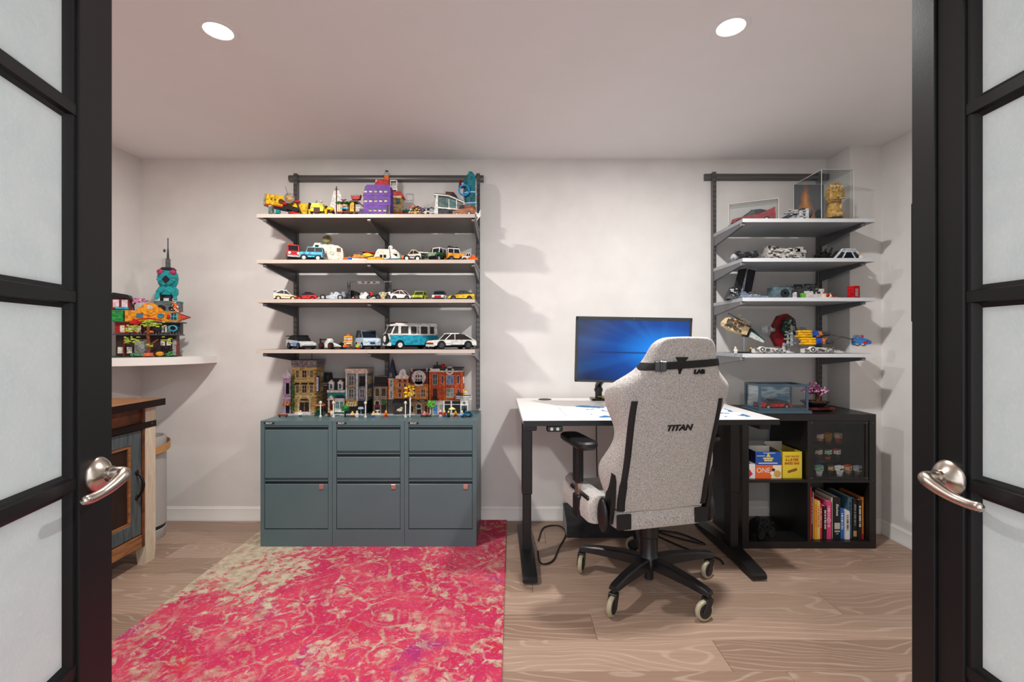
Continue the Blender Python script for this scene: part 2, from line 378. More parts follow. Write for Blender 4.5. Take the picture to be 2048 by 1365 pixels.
# ================================================================ steel drawer cabinets
M_steel = paint('grey_green_enamel', (84, 106, 110), .38, 2, 5)
M_slot = mat((28, 36, 40), .5); M_lock = mat((205, 170, 160), .3, .8); M_badge = mat((35, 35, 38), .4)
CW, CF, CB, CH = .4125, 2.66, 3.055, .720
def steel_cabinet(x, two, label):
    t_ = thing('filing_cabinet', label, 'cabinet', (x+CW/2, CF, RUGZ), group='steel filing cabinets')
    w2 = CW/2-.001; dep = CB-CF
    rec = .014
    body = MB().bx(-w2, w2, rec, dep, 0, CH, .002)                               # carcass behind the drawer fronts
    body.bx(-w2, -w2+.022, 0, rec+.004, 0, CH-.0003).bx(w2-.022, w2, 0, rec+.004, 0, CH-.0003).bx(-w2+.022, w2-.022, 0, rec+.004, 0, .098).bx(-w2+.022, w2-.022, 0, rec+.004, CH-.026, CH-.0003)
    obj('carcass', body, M_steel, t_)
    rows = [(.103, .379), (.392, CH-.030)] if two else [(.103, .379), (.392, .534), (.547, CH-.030)]
    for k, (a, b) in enumerate(rows):
        dr = obj('drawer', MB().bx(-w2+.024, w2-.024, .001, rec, a, b-.022, .0015).bx(-w2+.024, w2-.024, .0015, rec, b-.005, b), M_steel, t_)
        obj('finger_slot', MB().bx(-w2+.025, w2-.025, rec-.003, rec, b-.021, b-.006), M_slot, dr)
        if k == 0:
            lk = obj('lock', MB().box(w2-.062, -.001, b-.036, .026, .004, .028, .003), M_lock, dr)
    bd = obj('badge', MB().box(-w2+.05, -.0008, CH-.013, .058, .0016, .012, .0006), M_badge, t_)
    text('BISLEY', .0125, (210, 205, 200), bd, (-w2+.05, -.0022, CH-.0135), sx=1.05, bold=.0002)
    return t_
steel_cabinet(-1.440, True, 'grey green steel filing cabinet with two deep drawers')
steel_cabinet(-1.440+CW, False, 'grey green steel filing cabinet with three drawers, between the other two cabinets')
steel_cabinet(-1.440+2*CW, False, 'grey green steel filing cabinet with three drawers, at the end nearest the desk')
CABZ = RUGZ+CH
# ================================================================ wall shelving
M_track = mat((104, 102, 101), .36, .6); M_brk = mat((104, 105, 108), .4, .5); M_shelf = paint('shelf_laminate_shade', (104, 97, 92), .45, 3, 12); M_shelfw_shade = paint('shelf_laminate_pale_shade', (150, 154, 158), .42, 3, 12); M_shelf_lit = paint('shelf_laminate_lit', (192, 180, 170), .45, 3, 12); M_shelfw_lit = paint('shelf_laminate_pale_lit', (214, 217, 221), .42, 3, 12)  # each shelf laminate comes twice: shaded tone for the body, lit tone for the edge
def shelving(label, xa, xb, ups, zt, zb, levels, yf, xs):
    t_ = thing('wall_shelving', label, 'shelf rack', (0, D, 0), group='wall mounted shelf racks')
    obj('top_track', MB().prism([(0, zt), (-.022, zt-.003), (-.028, zt-.012), (-.028, zt-.032), (-.022, zt-.041), (0, zt-.044)], 'x', xa, xb), M_track, t_)
    for x in ups:
        u = obj('upright', MB().bx(x-.012, x+.012, -.042, -.012, zb, zt+.004, .002), M_track, t_)
        sl = MB()
        zc = zb+.02
        while zc < zt-.01:
            for dx in (-.006, .006): sl.box(x+dx, -.0422, zc, .0036, .001, .016)
            zc += .032
        s_ = obj('slot_row', sl, mat((18, 18, 20), .6), u, smooth=False); s_['kind'] = 'stuff'
        for z in levels:
            yb_, yt_ = -.040, yf-D+.020
            h = z-.0205
            for dx in (-.0075, .0075):
                pass
            b = obj('bracket', MB().prism([(yb_, h), (yt_+.006, h), (yt_, h-.006), (yt_, h-.013), (yt_+.010, h-.019), (yb_, h-.062)], 'x', x-.007, x+.007), M_brk, t_)
            obj('end_cap', MB().cyl(x, yt_, h-.010, .0095, .018, 'x', 12), mat((150, 150, 152), .3, .6), b)
    return t_
LEV_L = [Z(428.3, 2.65), Z(519.7, 2.65), Z(598.6, 2.65), Z(699.6, 2.65)]
LEV_R = [Z(437.3, 2.65), Z(516.5, 2.65), Z(595.6, 2.65), Z(708.0, 2.65)]
UL = [X(590.5, 3.04), X(773.5, 3.04), X(956, 3.04)]; UR = [X(1429, 3.04), X(1640.5, 3.04)]
shelving('dark metal wall rack holding the shelves above the steel cabinets', X(576, 3.05), X(967, 3.05), UL, Z(349, 3.05), .745, LEV_L, 2.65, None)
shelving('dark metal wall rack holding the shelves above the black cube shelf', X(1411, 3.05), XP-.004, UR, Z(346, 3.05), .80, LEV_R, 2.65, None)
ordn = ['top', 'second', 'third', 'lowest']
for i, z in enumerate(LEV_L):
    for a, b, s_ in ((-1.456, -.8320, 'far from the desk'), (-.8312, -.2115, 'nearer the desk')):
        o = obj('shelf_board', MB().bx(a, b, 2.651, 3.036, z-.0205, z, .0008), M_shelf); obj('edge_strip', MB().bx(a, b, 2.65, 2.6512, z-.0205, z), M_shelf_lit, o)  # underside shade is painted into the body, the front strip has the lit tone
        tag(o, 'taupe shelf board above the steel cabinets, %s level, %s' % (ordn[i], s_), 'shelf', 'shelf boards above the cabinets')
for i, z in enumerate(LEV_R):
    o = obj('shelf_board', MB().bx(1.3145, 2.0715, 2.651, 3.036, z-.0205, z, .0008), M_shelfw_shade); obj('edge_strip', MB().bx(1.3145, 2.0715, 2.65, 2.6512, z-.0205, z), M_shelfw_lit, o)  # body colour darkened for shade underneath, lit laminate colour on the strip
    tag(o, 'pale grey shelf board above the cube shelf, %s level' % ordn[i], 'shelf', 'shelf boards above the cube shelf')
# ================================================================ black cube shelf
t = NT('black_brown_veneer', .38); v = t.coord((1, 1, 1)); nz = t.noise(t.coord((2, 2, 60)), 3, 3)
t.color(t.ramp(nz, [(.3, (15, 13, 13)), (.7, (27, 25, 25))])); M_black = t.m
KX0, KX1, KF, KB, KH = 1.316, 2.081, 2.657, 3.05, .768
ks = thing('cube_shelf', 'black two by two cube shelf holding boxes, books and figures', 'shelf unit', ((KX0+KX1)/2, KF, 0))
kx = lambda x: x-(KX0+KX1)/2
obj('top_panel', MB().bx(kx(KX0)+.0381, kx(KX1)-.0381, 0, KB-KF, KH-.038, KH, .001), M_black, ks)
obj('bottom_panel', MB().bx(kx(KX0)+.0381, kx(KX1)-.0381, 0, KB-KF, 0, .038, .001), M_black, ks)
for a in (KX0, KX1-.038): obj('side_panel', MB().bx(kx(a), kx(a)+.038, 0, KB-KF, 0, KH, .001), M_black, ks)
KM = (KX0+KX1)/2
obj('upright_divider', MB().bx(kx(KM)-.008, kx(KM)+.008, .002, KB-KF, .038, KH-.038, .0006), M_black, ks)
KZ = .384
for a, b in ((KX0+.038, KM-.008), (KM+.008, KX1-.038)): obj('middle_shelf', MB().bx(kx(a), kx(b), .002, KB-KF, KZ-.008, KZ+.008, .0006), M_black, ks)
for a in (KX1-.019,):
    for zc in (.06, .39, .715): obj('cam_cover', MB().cyl(kx(a), -.0003, zc, .002, .001, 'y', 8), mat((120, 118, 116)), ks)
# ================================================================ desk
DZ = .815; DA = R(1.7)
M_desk = paint('desk_white', (232, 230, 228), .35, 2, 6); M_blk = mat((14, 14, 15), .42); M_blkg = mat((20, 20, 22), .3)
desk = thing('standing_desk', 'white topped standing desk with black legs, in front of the cube shelf', 'desk', (.052, 2.17, 0), DA)
obj('desktop', MB().bx(0, 1.22, .002, .85, DZ-.018, DZ, .001), M_desk, desk)
obj('edge_strip', MB().bx(0, 1.22, -.0005, .0022, DZ-.025, DZ-.001).bx(.002, 1.218, 0, .848, DZ-.026, DZ-.0181), M_blk, desk)
for x0 in (.012, 1.145):
    lg = obj('leg', MB().bx(x0, x0+.055, .33, .41, .36, DZ-.026, .004), M_blk, desk)
    obj('inner_column', MB().bx(x0+.005, x0+.050, .335, .405, .05, .37, .003), M_blk, lg)
    ft = obj('foot', MB().prism([(.085, .012), (.085, .030), (.10, .040), (.31, .062), (.43, .062), (.755, .034), (.765, .028), (.765, .012)], 'x', x0-.009, x0+.063), M_blk, desk)
    for yy in (.12, .73): obj('leveling_foot', MB().cyl(x0+.027, yy, .006, .026, .013, n=18), mat((70, 70, 72), .5), ft)
obj('crossbeam', MB().bx(.03, 1.18, .34, .40, DZ-.066, DZ-.0265), M_blk, desk)
for x0 in (.012, 1.145): obj('top_support', MB().bx(x0, x0+.055, .04, .80, DZ-.056, DZ-.0265, .003), M_blk, desk)
cp = obj('control_panel', MB().box(.148, .015, DZ-.040, .075, .03, .028, .005), M_blkg, desk)
for dx in (-.014, .014): obj('button', MB().cyl(.148+dx, -.001, DZ-.040, .0075, .004, 'y', 14), mat((190, 190, 190), .3, .5), cp)
gp = MB().lathe([(.042, 0), (.042, .002), (.036, .003), (.034, .001)], 28, .18, .78, DZ); obj('cable_grommet', gp, mat((40, 40, 42), .5), desk)
dm = NT('desk_mat', .6); v = dm.coord()
b1 = dm.ramp(dm.noise(v, 9, 4, .6, 1.0), [(.555, (0, 0, 0)), (.58, (255, 255, 255))]); b2 = dm.ramp(dm.noise(v, 55, 3), [(.66, (0, 0, 0)), (.69, (255, 255, 255))]); b3 = dm.ramp(dm.noise(v, 5, 4, .6), [(.5, (0, 0, 0)), (.66, (255, 255, 255))])
cc = dm.mix(dm.math('MULTIPLY', b3, .5), (232, 232, 232), (176, 212, 226)); cc = dm.mix(b1, cc, (38, 112, 168)); cc = dm.mix(dm.math('MULTIPLY', b2, .8), cc, (70, 84, 96)); dm.color(cc)
matte = obj('desk_mat', MB().bx(0, .90, 0, .40, 0, .003, .001), dm.m, loc=(.27, 2.255, DZ+.0002)); matte.rotation_euler = (0, 0, DA)
tag(matte, 'white desk mat splashed with blue paint marks, on the desk', 'desk mat')
# monitor on an arm
sc = NT('screen', .25); v = sc.coord()
sp = sc.n('ShaderNodeSeparateXYZ'); sc.l(v, sp.inputs[0])
# light beams fan out from a bright spot right of the middle
ux = sc.math('ADD', sp.outputs[0], -.150); uz = sc.math('ADD', sp.outputs[2], .0)
dist = sc.math('SQRT', sc.math('ADD', sc.math('MULTIPLY', ux, ux), sc.math('MULTIPLY', sc.math('MULTIPLY', uz, uz), 3.2)))
glow = sc.ramp(dist, [(.0, (130, 215, 255)), (.07, (16, 130, 230)), (.24, (4, 66, 150)), (.48, (2, 22, 64))])
ang = sc.math('ARCTAN2', uz, ux)
bn = sc.n('ShaderNodeTexNoise'); bn.noise_dimensions = '1D'; bn.inputs['Scale'].default_value = 3.2; bn.inputs['Detail'].default_value = 1.5; sc.l(ang, bn.inputs['W'])
beam = sc.ramp(bn.outputs['Fac'], [(.46, (0, 0, 0)), (.62, (255, 255, 255))])
line = sc.ramp(sc.math('ABSOLUTE', sc.math('ADD', uz, .014)), [(.0, (0, 0, 0)), (.006, (255, 255, 255))])
em = sc.mix(sc.math('MULTIPLY', beam, .09), glow, (20, 150, 245)); em = sc.mix(line, (4, 36, 100), em)
sc.b.inputs['Base Color'].default_value = (.005, .008, .015, 1); sc.l(em, sc.b.inputs['Emission Color']); sc.b.inputs['Emission Strength'].default_value = 1.0
MY = 2.52
mon = thing('monitor', 'black computer monitor with a glowing blue screen on a desk arm', 'monitor', (X(1197, 2.93), 2.93, DZ+.0002), 0)
ml = lambda x, y, z: (x-X(1197, 2.93), y-2.93, z-DZ)
cx, cy, cz = ml(X(1265.5, MY), MY, Z(701, MY)); sw_, sh_ = .618, .358
Mm = Matrix.Translation((cx, cy, cz)) @ Matrix.Rotation(R(-3.0), 4, 'Z') @ Matrix.Rotation(R(1.1), 4, 'Y') @ Matrix.Rotation(R(4), 4, 'X')
case = obj('case', MB(Mm).box(0, .018, 0, sw_, .032, sh_, .006).box(0, .045, -.02, .3, .03, .2, .01), mat((30, 32, 34), .45), mon)
bz = MB(Mm)
for a in ((0, 0, sh_/2-.009, sw_, .006, .018), (0, 0, -sh_/2+.006, sw_, .006, .012), (-sw_/2+.006, 0, 0, .012, .006, sh_), (sw_/2-.006, 0, 0, .012, .006, sh_)): bz.box(a[0], -.001, a[2], a[3], a[4], a[5])
obj('bezel', bz, mat((44, 47, 48), .45), case)
s_ = obj('screen', MB().box(0, 0, -.003, sw_-.020, .002, sh_-.028), sc.m, mon); s_.matrix_local = Mm
obj('webcam', MB(Mm).cyl(.0, -.0045, sh_/2-.008, .0025, .002, 'y', 10), mat((110, 130, 130), .2), case)
arm = obj('arm_post', MB().bx(-.048, .048, -.045, .045, 0, .014, .004).cyl(0, 0, .045, .022, .08).cyl(0, 0, .065, .027, .02), M_blkg, mon)
obj('arm', MB().tube(spline([(0, 0, .075), (.0, -.01, .10), (.02, -.10, .15), (cx*.55, -.2, .19), (cx*.9, cy+.10, cz-.02), (cx, cy+.06, cz-.02)], 5), .021, 10), M_blkg, mon)
obj('brass_ring', MB().cyl(.012, -.0, .024, .028, .006), mat((170, 150, 60), .3, .7), arm)
# slanted foot rest under the desk
fm = NT('black_velvet', .8); fm.color(fm.ramp(fm.noise(fm.coord(), 14, 4, .6), [(.35, (14, 14, 16)), (.7, (46, 45, 48))])); fm.b.inputs['Sheen Weight'].default_value = .3
fr = thing('foot_rest', 'sloped black plush foot rest on the floor under the desk', 'foot rest', (.33, 2.80, 0))
obj('cushion', MB().prism([(0, .004), (0, .075), (.01, .085), (.20, .142), (.212, .135), (.212, .004)], 'x', 0, .46), fm.m, fr)
obj('base', MB().bx(.006, .454, .004, .208, 0, .0045), M_blk, fr)
# cables
def cable(pts, r, label):
    o = obj('cable', MB().tube(spline(pts, 8), r, 8), mat((16, 16, 17), .45)); tag(o, label, 'cable'); return o
cable([(.142, 2.56, .03), (.145, 2.50, .010), (.165, 2.46, .006), (.22, 2.50, .006), (.27, 2.66, .006), (.33, 2.85, .006), (.30, 2.97, .006), (.20, 2.94, .006), (.155, 2.75, .006)], .0045, 'black power cable looped on the floor by the desk leg near the rug')
cable([(.56, 3.058, .80), (.555, 3.058, .6), (.56, 3.058, .3), (.57, 3.055, .12)], .0035, 'thin black cable hanging straight down behind the desk')
cable([(.80, 2.98, .006), (.98, 2.80, .006), (1.12, 2.70, .006), (1.02, 2.86, .006), (.86, 2.88, .006), (.98, 2.66, .006), (1.10, 2.50, .02), (1.12, 2.46, .006)], .005, 'black cable coiled on the floor between foot rest and cube shelf')
# ================================================================ gaming chair
fb = NT('heather_fabric', .9); v = fb.coord()
fb.color(fb.mix(fb.math('MULTIPLY', fb.noise(v, 12, 2), .35), fb.ramp(fb.noise(v, 330, 3, .7), [(.36, (104, 101, 99)), (.5, (184, 180, 176)), (.64, (226, 223, 219))]), (166, 160, 155)))
fb.bump(fb.noise(v, 500, 2), .3, .001); fb.b.inputs['Sheen Weight'].default_value = .2; M_fab = fb.m
M_strap = mat((18, 18, 19), .7); M_plast = mat((22, 22, 24), .42); M_arm = mat((26, 27, 30), .32)
CHX, CHY, YAW = .668, 2.27, R(14)
ch = thing('gaming_chair', 'grey heather fabric gaming chair on black five star base', 'chair', (CHX, CHY, 0), YAW)
BA = R(-60)-YAW; RR = .335
obj('hub', MB().lathe([(.05, .085), (.056, .095), (.056, .125), (.045, .150), (.042, .155), (.042, .235), (.047, .24), (.047, .29), (.055, .30), (.055, .345), (.02, .35)], 24).cyl(0, 0, .06, .022, .06), M_arm, ch)
for k in range(5):
    a = BA+k*2*PI/5; ca, sa = math.cos(a), math.sin(a)
    rings = []
    for r_, w_, z0, z1 in ((.03, .030, .092, .140), (.12, .027, .100, .146), (.25, .023, .105, .140), (.325, .022, .104, .130), (.345, .020, .106, .124)):
        rings.append([(r_*ca-u*sa, r_*sa+u*ca, z) for u, z in ((-w_, z0), (w_, z0), (w_*.92, z1-.006), (w_*.7, z1), (-w_*.7, z1), (-w_*.92, z1-.006))])
    obj('base_arm', MB().loft(rings), M_arm, ch)
    # caster trails behind its stem
    ta = R((200, 215, 160, 250, 235)[k])-YAW; tx, ty = math.cos(ta), math.sin(ta)
    sx_, sy_ = RR*ca, RR*sa; ox, oy = sx_+.022*tx, sy_+.022*ty
    fk = MB().cyl(sx_, sy_, .098, .013, .022)
    q = Matrix.Translation((ox, oy, .044)) @ Matrix.Rotation(ta, 4, 'Z')
    f2 = MB(q)
    for s_ in (-1, 1): f2.box(-.008, s_*.0165, .020, .030, .004, .062, .002, rot=(0, R(-25), 0))
    f2.box(-.018, 0, .047, .036, .037, .008, .002)
    fk.v, fk.f = fk.v+f2.v, fk.f+[tuple(i+len(fk.v) for i in f) for f in f2.f] if False else fk.f+[tuple(i+len(fk.v)-0 for i in f) for f in f2.f]
    cs = obj('caster', fk, M_plast, ch)
    obj('wheel', MB(q).lathe([(.030, -.0105), (.040, -.010), (.0435, -.005), (.0440, 0), (.0435, .005), (.040, .010), (.030, .0105)], 24, ax='y'), mat((168, 160, 134), .35), cs)
    obj('wheel_hub', MB(q).lathe([(.006, -.0145), (.028, -.0135), (.0315, -.0115), (.0315, .0115), (.028, .0135), (.006, .0145)], 20, ax='y'), M_plast, cs)
# seat
SR = -.235
def rrect(hw, y0, y1, z, r=.05, n=5):
    pts = []
    for (cx_, cy_, a0) in ((hw-r, y1-r, 0), (-hw+r, y1-r, 90), (-hw+r, y0+r, 180), (hw-r, y0+r, 270)):
        for i in range(n): a = R(a0+90*i/(n-1)); pts.append((cx_+r*math.cos(a), cy_+r*math.sin(a), z))
    return pts
obj('seat_cushion', MB().loft([rrect(.210, SR+.004, .27, .375), rrect(.222, SR, .282, .385), rrect(.224, SR, .288, .42), rrect(.216, SR+.004, .28, .452), rrect(.18, SR+.03, .24, .458)]), M_fab, ch)
for s_ in (-1, 1):
    sb = MB().loft([rrect(.055, -.12, .27, z_, .04) for z_ in (.37,)]+[[(x*k_, y*1.0, z_) for x, y, z in rrect(.055, -.12, .27, 0, .045)] for z_, k_ in ((.40, 1.1), (.44, 1.05), (.478, .75), (.492, .35))])
    o = obj('seat_bolster', sb, M_fab, ch, loc=(s_*.235, 0, 0))
    obj('seat_corner', MB().box(s_*.188, SR-.001, .415, .066, .012, .066, .004), M_strap, ch)
    obj('bolster_trim', MB().box(s_*.262, .03, .468, .05, .22, .02, .008), M_plast, o).location = (-s_*.235, 0, 0)
obj('seat_plate', MB().bx(-.13, .13, -.15, .18, .338, .378, .01), M_plast, ch)
# backrest: rings from bottom to top
rows = [  # z, rear panel half width, outer half width, forward reach of the side bolsters
 (.450, .196, .205, .060), (.465, .207, .222, .085), (.52, .208, .243, .115), (.60, .206, .272, .135), (.665, .204, .282, .140), (.72, .203, .255, .125),
 (.80, .205, .222, .110), (.87, .207, .240, .120), (.94, .208, .278, .130), (1.0, .205, .296, .130), (1.04, .198, .290, .122), (1.075, .182, .245, .105),
 (1.11, .160, .195, .085), (1.15, .146, .168, .075), (1.19, .138, .152, .068), (1.225, .128, .142, .062), (1.25, .108, .120, .050), (1.262, .080, .088, .030)]
def lean(z): return SR+.005-.205*max(0, (z-.45)/.8)**1.1
def backring(z, hw, ow, fd, off=0):
    y = lean(z); th = .055
    pts = [(-hw, y), (-hw*.66, y-.008), (-hw*.33, y-.012), (0, y-.013), (hw*.33, y-.012), (hw*.66, y-.008), (hw, y),
           (hw+(ow-hw)*.55, y+fd*.22), (ow, y+fd*.55), (ow*.985, y+fd*.86), (ow-.03, y+fd), (hw*.80, y+fd*.86), (hw*.62, y+th),
           (hw*.3, y+th*.95), (0, y+th*.93), (-hw*.3, y+th*.95), (-hw*.62, y+th), (-hw*.80, y+fd*.86), (-ow+.03, y+fd), (-ow*.985, y+fd*.86), (-ow, y+fd*.55), (-hw-(ow-hw)*.55, y+fd*.22)]
    if off:
        c = Vector((0, y+th*.4)); pts = [((p[0]-c.x)*(1+off*1.0)+c.x, (p[1]-c.y)*(1+off*2.5)+c.y) for p in pts]
    return [(p[0], p[1], z-.985*0) for p in pts]
SZ_ = .93   # overall height factor of the back
rw = [(.45+(z-.45)*SZ_, h_, o_, f_) for z, h_, o_, f_ in rows]
bk = obj('backrest', MB().loft([backring(*r_) for r_ in rw]), M_fab, ch)
sm = bk.modifiers.new('sub', 'SUBSURF'); sm.levels = 2; sm.render_levels = 2
def interp(z, i):
    for a, b in zip(rw, rw[1:]):
        if a[0] <= z <= b[0]: k = (z-a[0])/(b[0]-a[0]); return a[i]+(b[i]-a[i])*k
    return rw[-1][i]
for s_ in (-1, 1):      # black trim strips along the rear panel
    rg = []
    for k in range(19):
        z = .462+k*(.945-.462)/18; hw = interp(z, 1); y = lean(z); wd = .013+.004*(k < 5)
        x0 = s_*(hw-.004); rg.append([(x0-s_*wd, y-.0055, z), (x0-s_*wd*.3, y-.007, z), (x0+s_*wd*.75, y+.002, z), (x0+s_*wd*.75, y+.010, z), (x0-s_*wd, y+.008, z)])
    obj('trim_strip', MB().loft(rg), M_strap, bk)
obj('rear_piping', MB().tube([(x_, lean(.458)-.004+.0, .459+.004*math.cos(x_*7)) for x_ in [-.19+.02*i for i in range(20)]], .0035, 6), M_fab, bk)
zs_ = 1.093                                                             # head strap
rings = []
for dz in (-.0165, .0165):
    zz = zs_+dz; pts = backring(zz, interp(zz, 1), interp(zz, 2), interp(zz, 3), .022)
    rings.append([(p[0], p[1]-.004 if p[1] < lean(zz)+.02 else p[1], zz+p[0]*.05) for p in pts])
st = obj('head_strap', MB().loft(rings, caps=False), M_strap, ch); sd = st.modifiers.new('solid', 'SOLIDIFY'); sd.thickness = .003; sd.offset = 1
ss = st.modifiers.new('sub', 'SUBSURF'); ss.levels = 2; ss.render_levels = 2; ss.boundary_smooth = 'PRESERVE_CORNERS'
yb = lean(zs_)-.021
obj('buckle', MB().box(-.118, yb+.008, zs_-.006, .046, .012, .040, .004, rot=(0, 0, R(-22))).box(-.118, yb+.003, zs_-.006, .012, .012, .044, .003, rot=(0, 0, R(-22))), mat((32, 32, 34), .25), st)
lt = math.atan(.21/.8)
text('TITAN', .036, M_strap, bk, (.012, lean(.825)-.0155, .825), (PI/2+lt, 0, 0), shear=.22, sx=1.15, depth=.0025, bold=.0006)
text('LAB', .026, M_strap, bk, (.062, lean(1.062)-.0160, 1.062), (PI/2+lt, 0, R(4)), sx=1.15, depth=.0035, bold=.0006)
eb = MB(Matrix.Translation((-.030, lean(1.093)-.019, 1.093)) @ Matrix.Rotation(lt, 4, 'X'))
eb.prism([(-.028, .030), (.028, .030), (.012, .010), (0, .018), (-.012, .010)], 'y', -.002, .004).prism([(-.010, -.012), (-.002, -.006), (-.002, -.040)], 'y', -.002, .004).prism([(.010, -.012), (.002, -.006), (.002, -.040)], 'y', -.002, .004)
obj('emblem', eb, M_strap, bk)
# recline covers, side wings, armrests
for s_ in (-1, 1):
    obj('recline_cover', MB().ell(s_*.262, -.185, .435, .020, .040, .075, 16, 10), M_plast, ch)
    obj('side_plate', MB().prism([(-.15, .40), (-.21, .40), (-.235, .50), (-.245, .62), (-.225, .64), (-.205, .60), (-.16, .47)], 'x', s_*.236-.010, s_*.236+.010), M_plast, ch)
    ar = obj('armrest_bracket', MB().bx(min(s_*.10, s_*.335), max(s_*.10, s_*.335), .0, .06, .352, .376, .006).bx(s_*.322-.016, s_*.322+.016, -.004, .064, .352, .46, .006), M_plast, ch)
    obj('silver_post', MB().bx(s_*.322-.009, s_*.322+.009, .012, .048, .45, .54), mat((190, 160, 150), .25, .8), ar)
    obj('armrest_post', MB().bx(s_*.322-.018, s_*.322+.018, .0, .06, .515, .70, .008), M_plast, ch)
    obj('armrest_pad', MB().loft([rrect(.040, -.115, .145, .695, .03), rrect(.050, -.128, .155, .708, .04), rrect(.050, -.128, .155, .724, .04), rrect(.042, -.118, .147, .732, .032)]), M_plast, ch).location = (s_*.322, .015, 0)
for o_ in list(ch.children):       # the seat sits a little off the column
    if o_.name.split('.')[0] not in ('hub', 'base_arm', 'caster'): o_.location.x -= .068 if 'armrest' not in o_.name else .035
# ================================================================ rustic cabinet on the rug side wall
def wood(name, lo, hi, rough=.5, sc=(3, 40, 3), dist=1.2):
    t_ = NT(name, rough); n_ = t_.noise(t_.coord(sc), 1.6, 5, .62, dist); t_.color(t_.ramp(n_, [(.3, lo), (.7, hi)])); t_.bump(n_, .3, .0015); return t_.m
M_brown = wood('brown_wood', (52, 28, 16), (128, 74, 40), .45, (40, 3, 6)); M_tan = wood('worn_wood', (104, 62, 34), (172, 118, 74), .5, (40, 3, 40)); M_blueg = wood('blue_wood', (50, 60, 64), (88, 98, 99), .6, (30, 30, 3))
M_cream = wood('cream_wood', (196, 178, 152), (226, 212, 190), .6, (30, 30, 3)); M_dark = wood('dark_wood', (24, 13, 8), (52, 28, 17), .5, (30, 30, 3)); M_iron = mat((38, 24, 20), .45, .5)
XC, YC0, YC1 = -1.945, 1.30, 2.535
co = thing('rustic_cabinet', 'rustic wooden cabinet with blue framed doors and iron straps', 'cabinet', ((XL+XC)/2, (YC0+YC1)/2, 0))
ox, oy = -(XL+XC)/2, -(YC0+YC1)/2
def cb(x0, x1, y0, y1, z0, z1, bev=.002): return MB().bx(x0+ox, x1+ox, y0+oy, y1+oy, z0, z1, bev)
obj('top', cb(XL+.02, XC+.045, YC0-.03, YC1+.008, .842, .874), M_tan, co)
obj('top_strap', MB().bx(XC+.044+ox, XC+.048+ox, YC0-.03+oy, YC1+.010+oy, .838, .874).bx(XL+.02+ox, XC+.048+ox, YC1+.008+oy, YC1+.011+oy, .838, .874), M_iron, co)
obj('carcass', cb(XL+.02, XC-.02, YC0, YC1-.004, .11, .842), M_brown, co)
for y_ in (YC0, YC1-.068):
    for x0 in (XL+.02, XC-.05):
        obj('post', MB().prism([(x0+ox, .06), (x0+.008+ox, 0), (x0+.044+ox, 0), (x0+.052+ox, .06), (x0+.052+ox, .842), (x0+ox, .842)], 'y', y_+oy, y_+.068+oy), M_cream if x0 > XL+.1 else M_brown, co)
obj('apron', cb(XC-.03, XC-.012, YC0+.068, YC1-.068, .755, .842), M_brown, co)
obj('apron_strap', cb(XC-.001, XC+.004, YC0-.01, YC1+.004, .724, .757, .001), M_iron, co)
obj('lower_rail', cb(XC-.03, XC-.006, YC0+.068, YC1-.068, .100, .165), M_tan, co)
for yy in (YC1-.03, YC0+.03): obj('bolt', MB().ell(XC+.005+ox, yy+oy, .741, .003, .006, .006, 10, 6), mat((90, 80, 76), .4, .7), co)
ym = (YC0+YC1)/2
for y_ in (YC0+.0681, YC1-.0841): obj('inner_stile', cb(XC-.03, XC-.002, y_, y_+.016, .10, .842, .001), M_brown, co)
for a, b, hy in ((YC0+.088, ym-.005, -1), (ym+.005, YC1-.088, 1)):
    dd = MB()
    for q_ in ((a, a+.062, .172, .718), (b-.062, b, .172, .718), (a+.062, b-.062, .172, .240), (a+.062, b-.062, .650, .718)): dd.bx(XC-.024+ox, XC-.006+ox, q_[0]+oy, q_[1]+oy, q_[2], q_[3], .002)
    do = obj('door', dd, M_blueg, co)
    obj('door_panel', cb(XC-.0195, XC-.0175, a+.06, b-.06, .238, .652, 0), M_dark, do)
    li = MB()
    for q_ in ((a+.062, a+.076, .240, .650), (b-.076, b-.062, .240, .650), (a+.076, b-.076, .240, .254), (a+.076, b-.076, .636, .650)): li.bx(XC-.0195+ox, XC-.010+ox, q_[0]+oy, q_[1]+oy, q_[2], q_[3])
    obj('inner_moulding', li, M_tan, do)
    yh = (b-.031 if hy > 0 else a+.031)
    obj('pull_handle', MB().tube(spline([(XC-.006+ox, yh+oy, .375), (XC+.012+ox, yh+oy, .385), (XC+.028+ox, yh+oy, .42), (XC+.030+ox, yh+oy, .45), (XC+.014+ox, yh+oy, .49), (XC-.006+ox, yh+oy, .50)], 5), .007, 10).ell(XC-.003+ox, yh+oy, .372, .006, .011, .014).ell(XC-.003+ox, yh+oy, .503, .006, .011, .014), M_iron, do)
# ================================================================ corner shelf, bin, wall panel
cr = .505; pts = [(XL, D), (XL, D-cr)]+[(XL+cr*math.sin(R(a))*1.0, D-cr*math.cos(R(a))) for a in range(8, 91, 6)]+[(XL+cr, D)]
CSZ = 1.090
csm = MB().prism(pts, 'z', CSZ-.046, CSZ)
tag(obj('corner_shelf', csm, M_trim), 'white quarter round corner shelf on the wall', 'shelf')
ap = thing('floor_canister', 'grey cylinder canister with tan leather strap handle behind the rustic cabinet', 'canister', (-2.235, 2.80, 0))
M_can = mat((168, 164, 160), .5)
obj('body', MB().lathe([(.118, 0), (.122, .008), (.124, .055), (.120, .058), (.120, .078), (.125, .080), (.125, .600), (.122, .612), (.112, .612), (.108, .56), (.02, .56)], 40), M_can, ap)
obj('dark_band', MB().lathe([(.1205, .058), (.1215, .060), (.1215, .077), (.1205, .079)], 40), mat((20, 20, 20), .5), ap)
hs = []
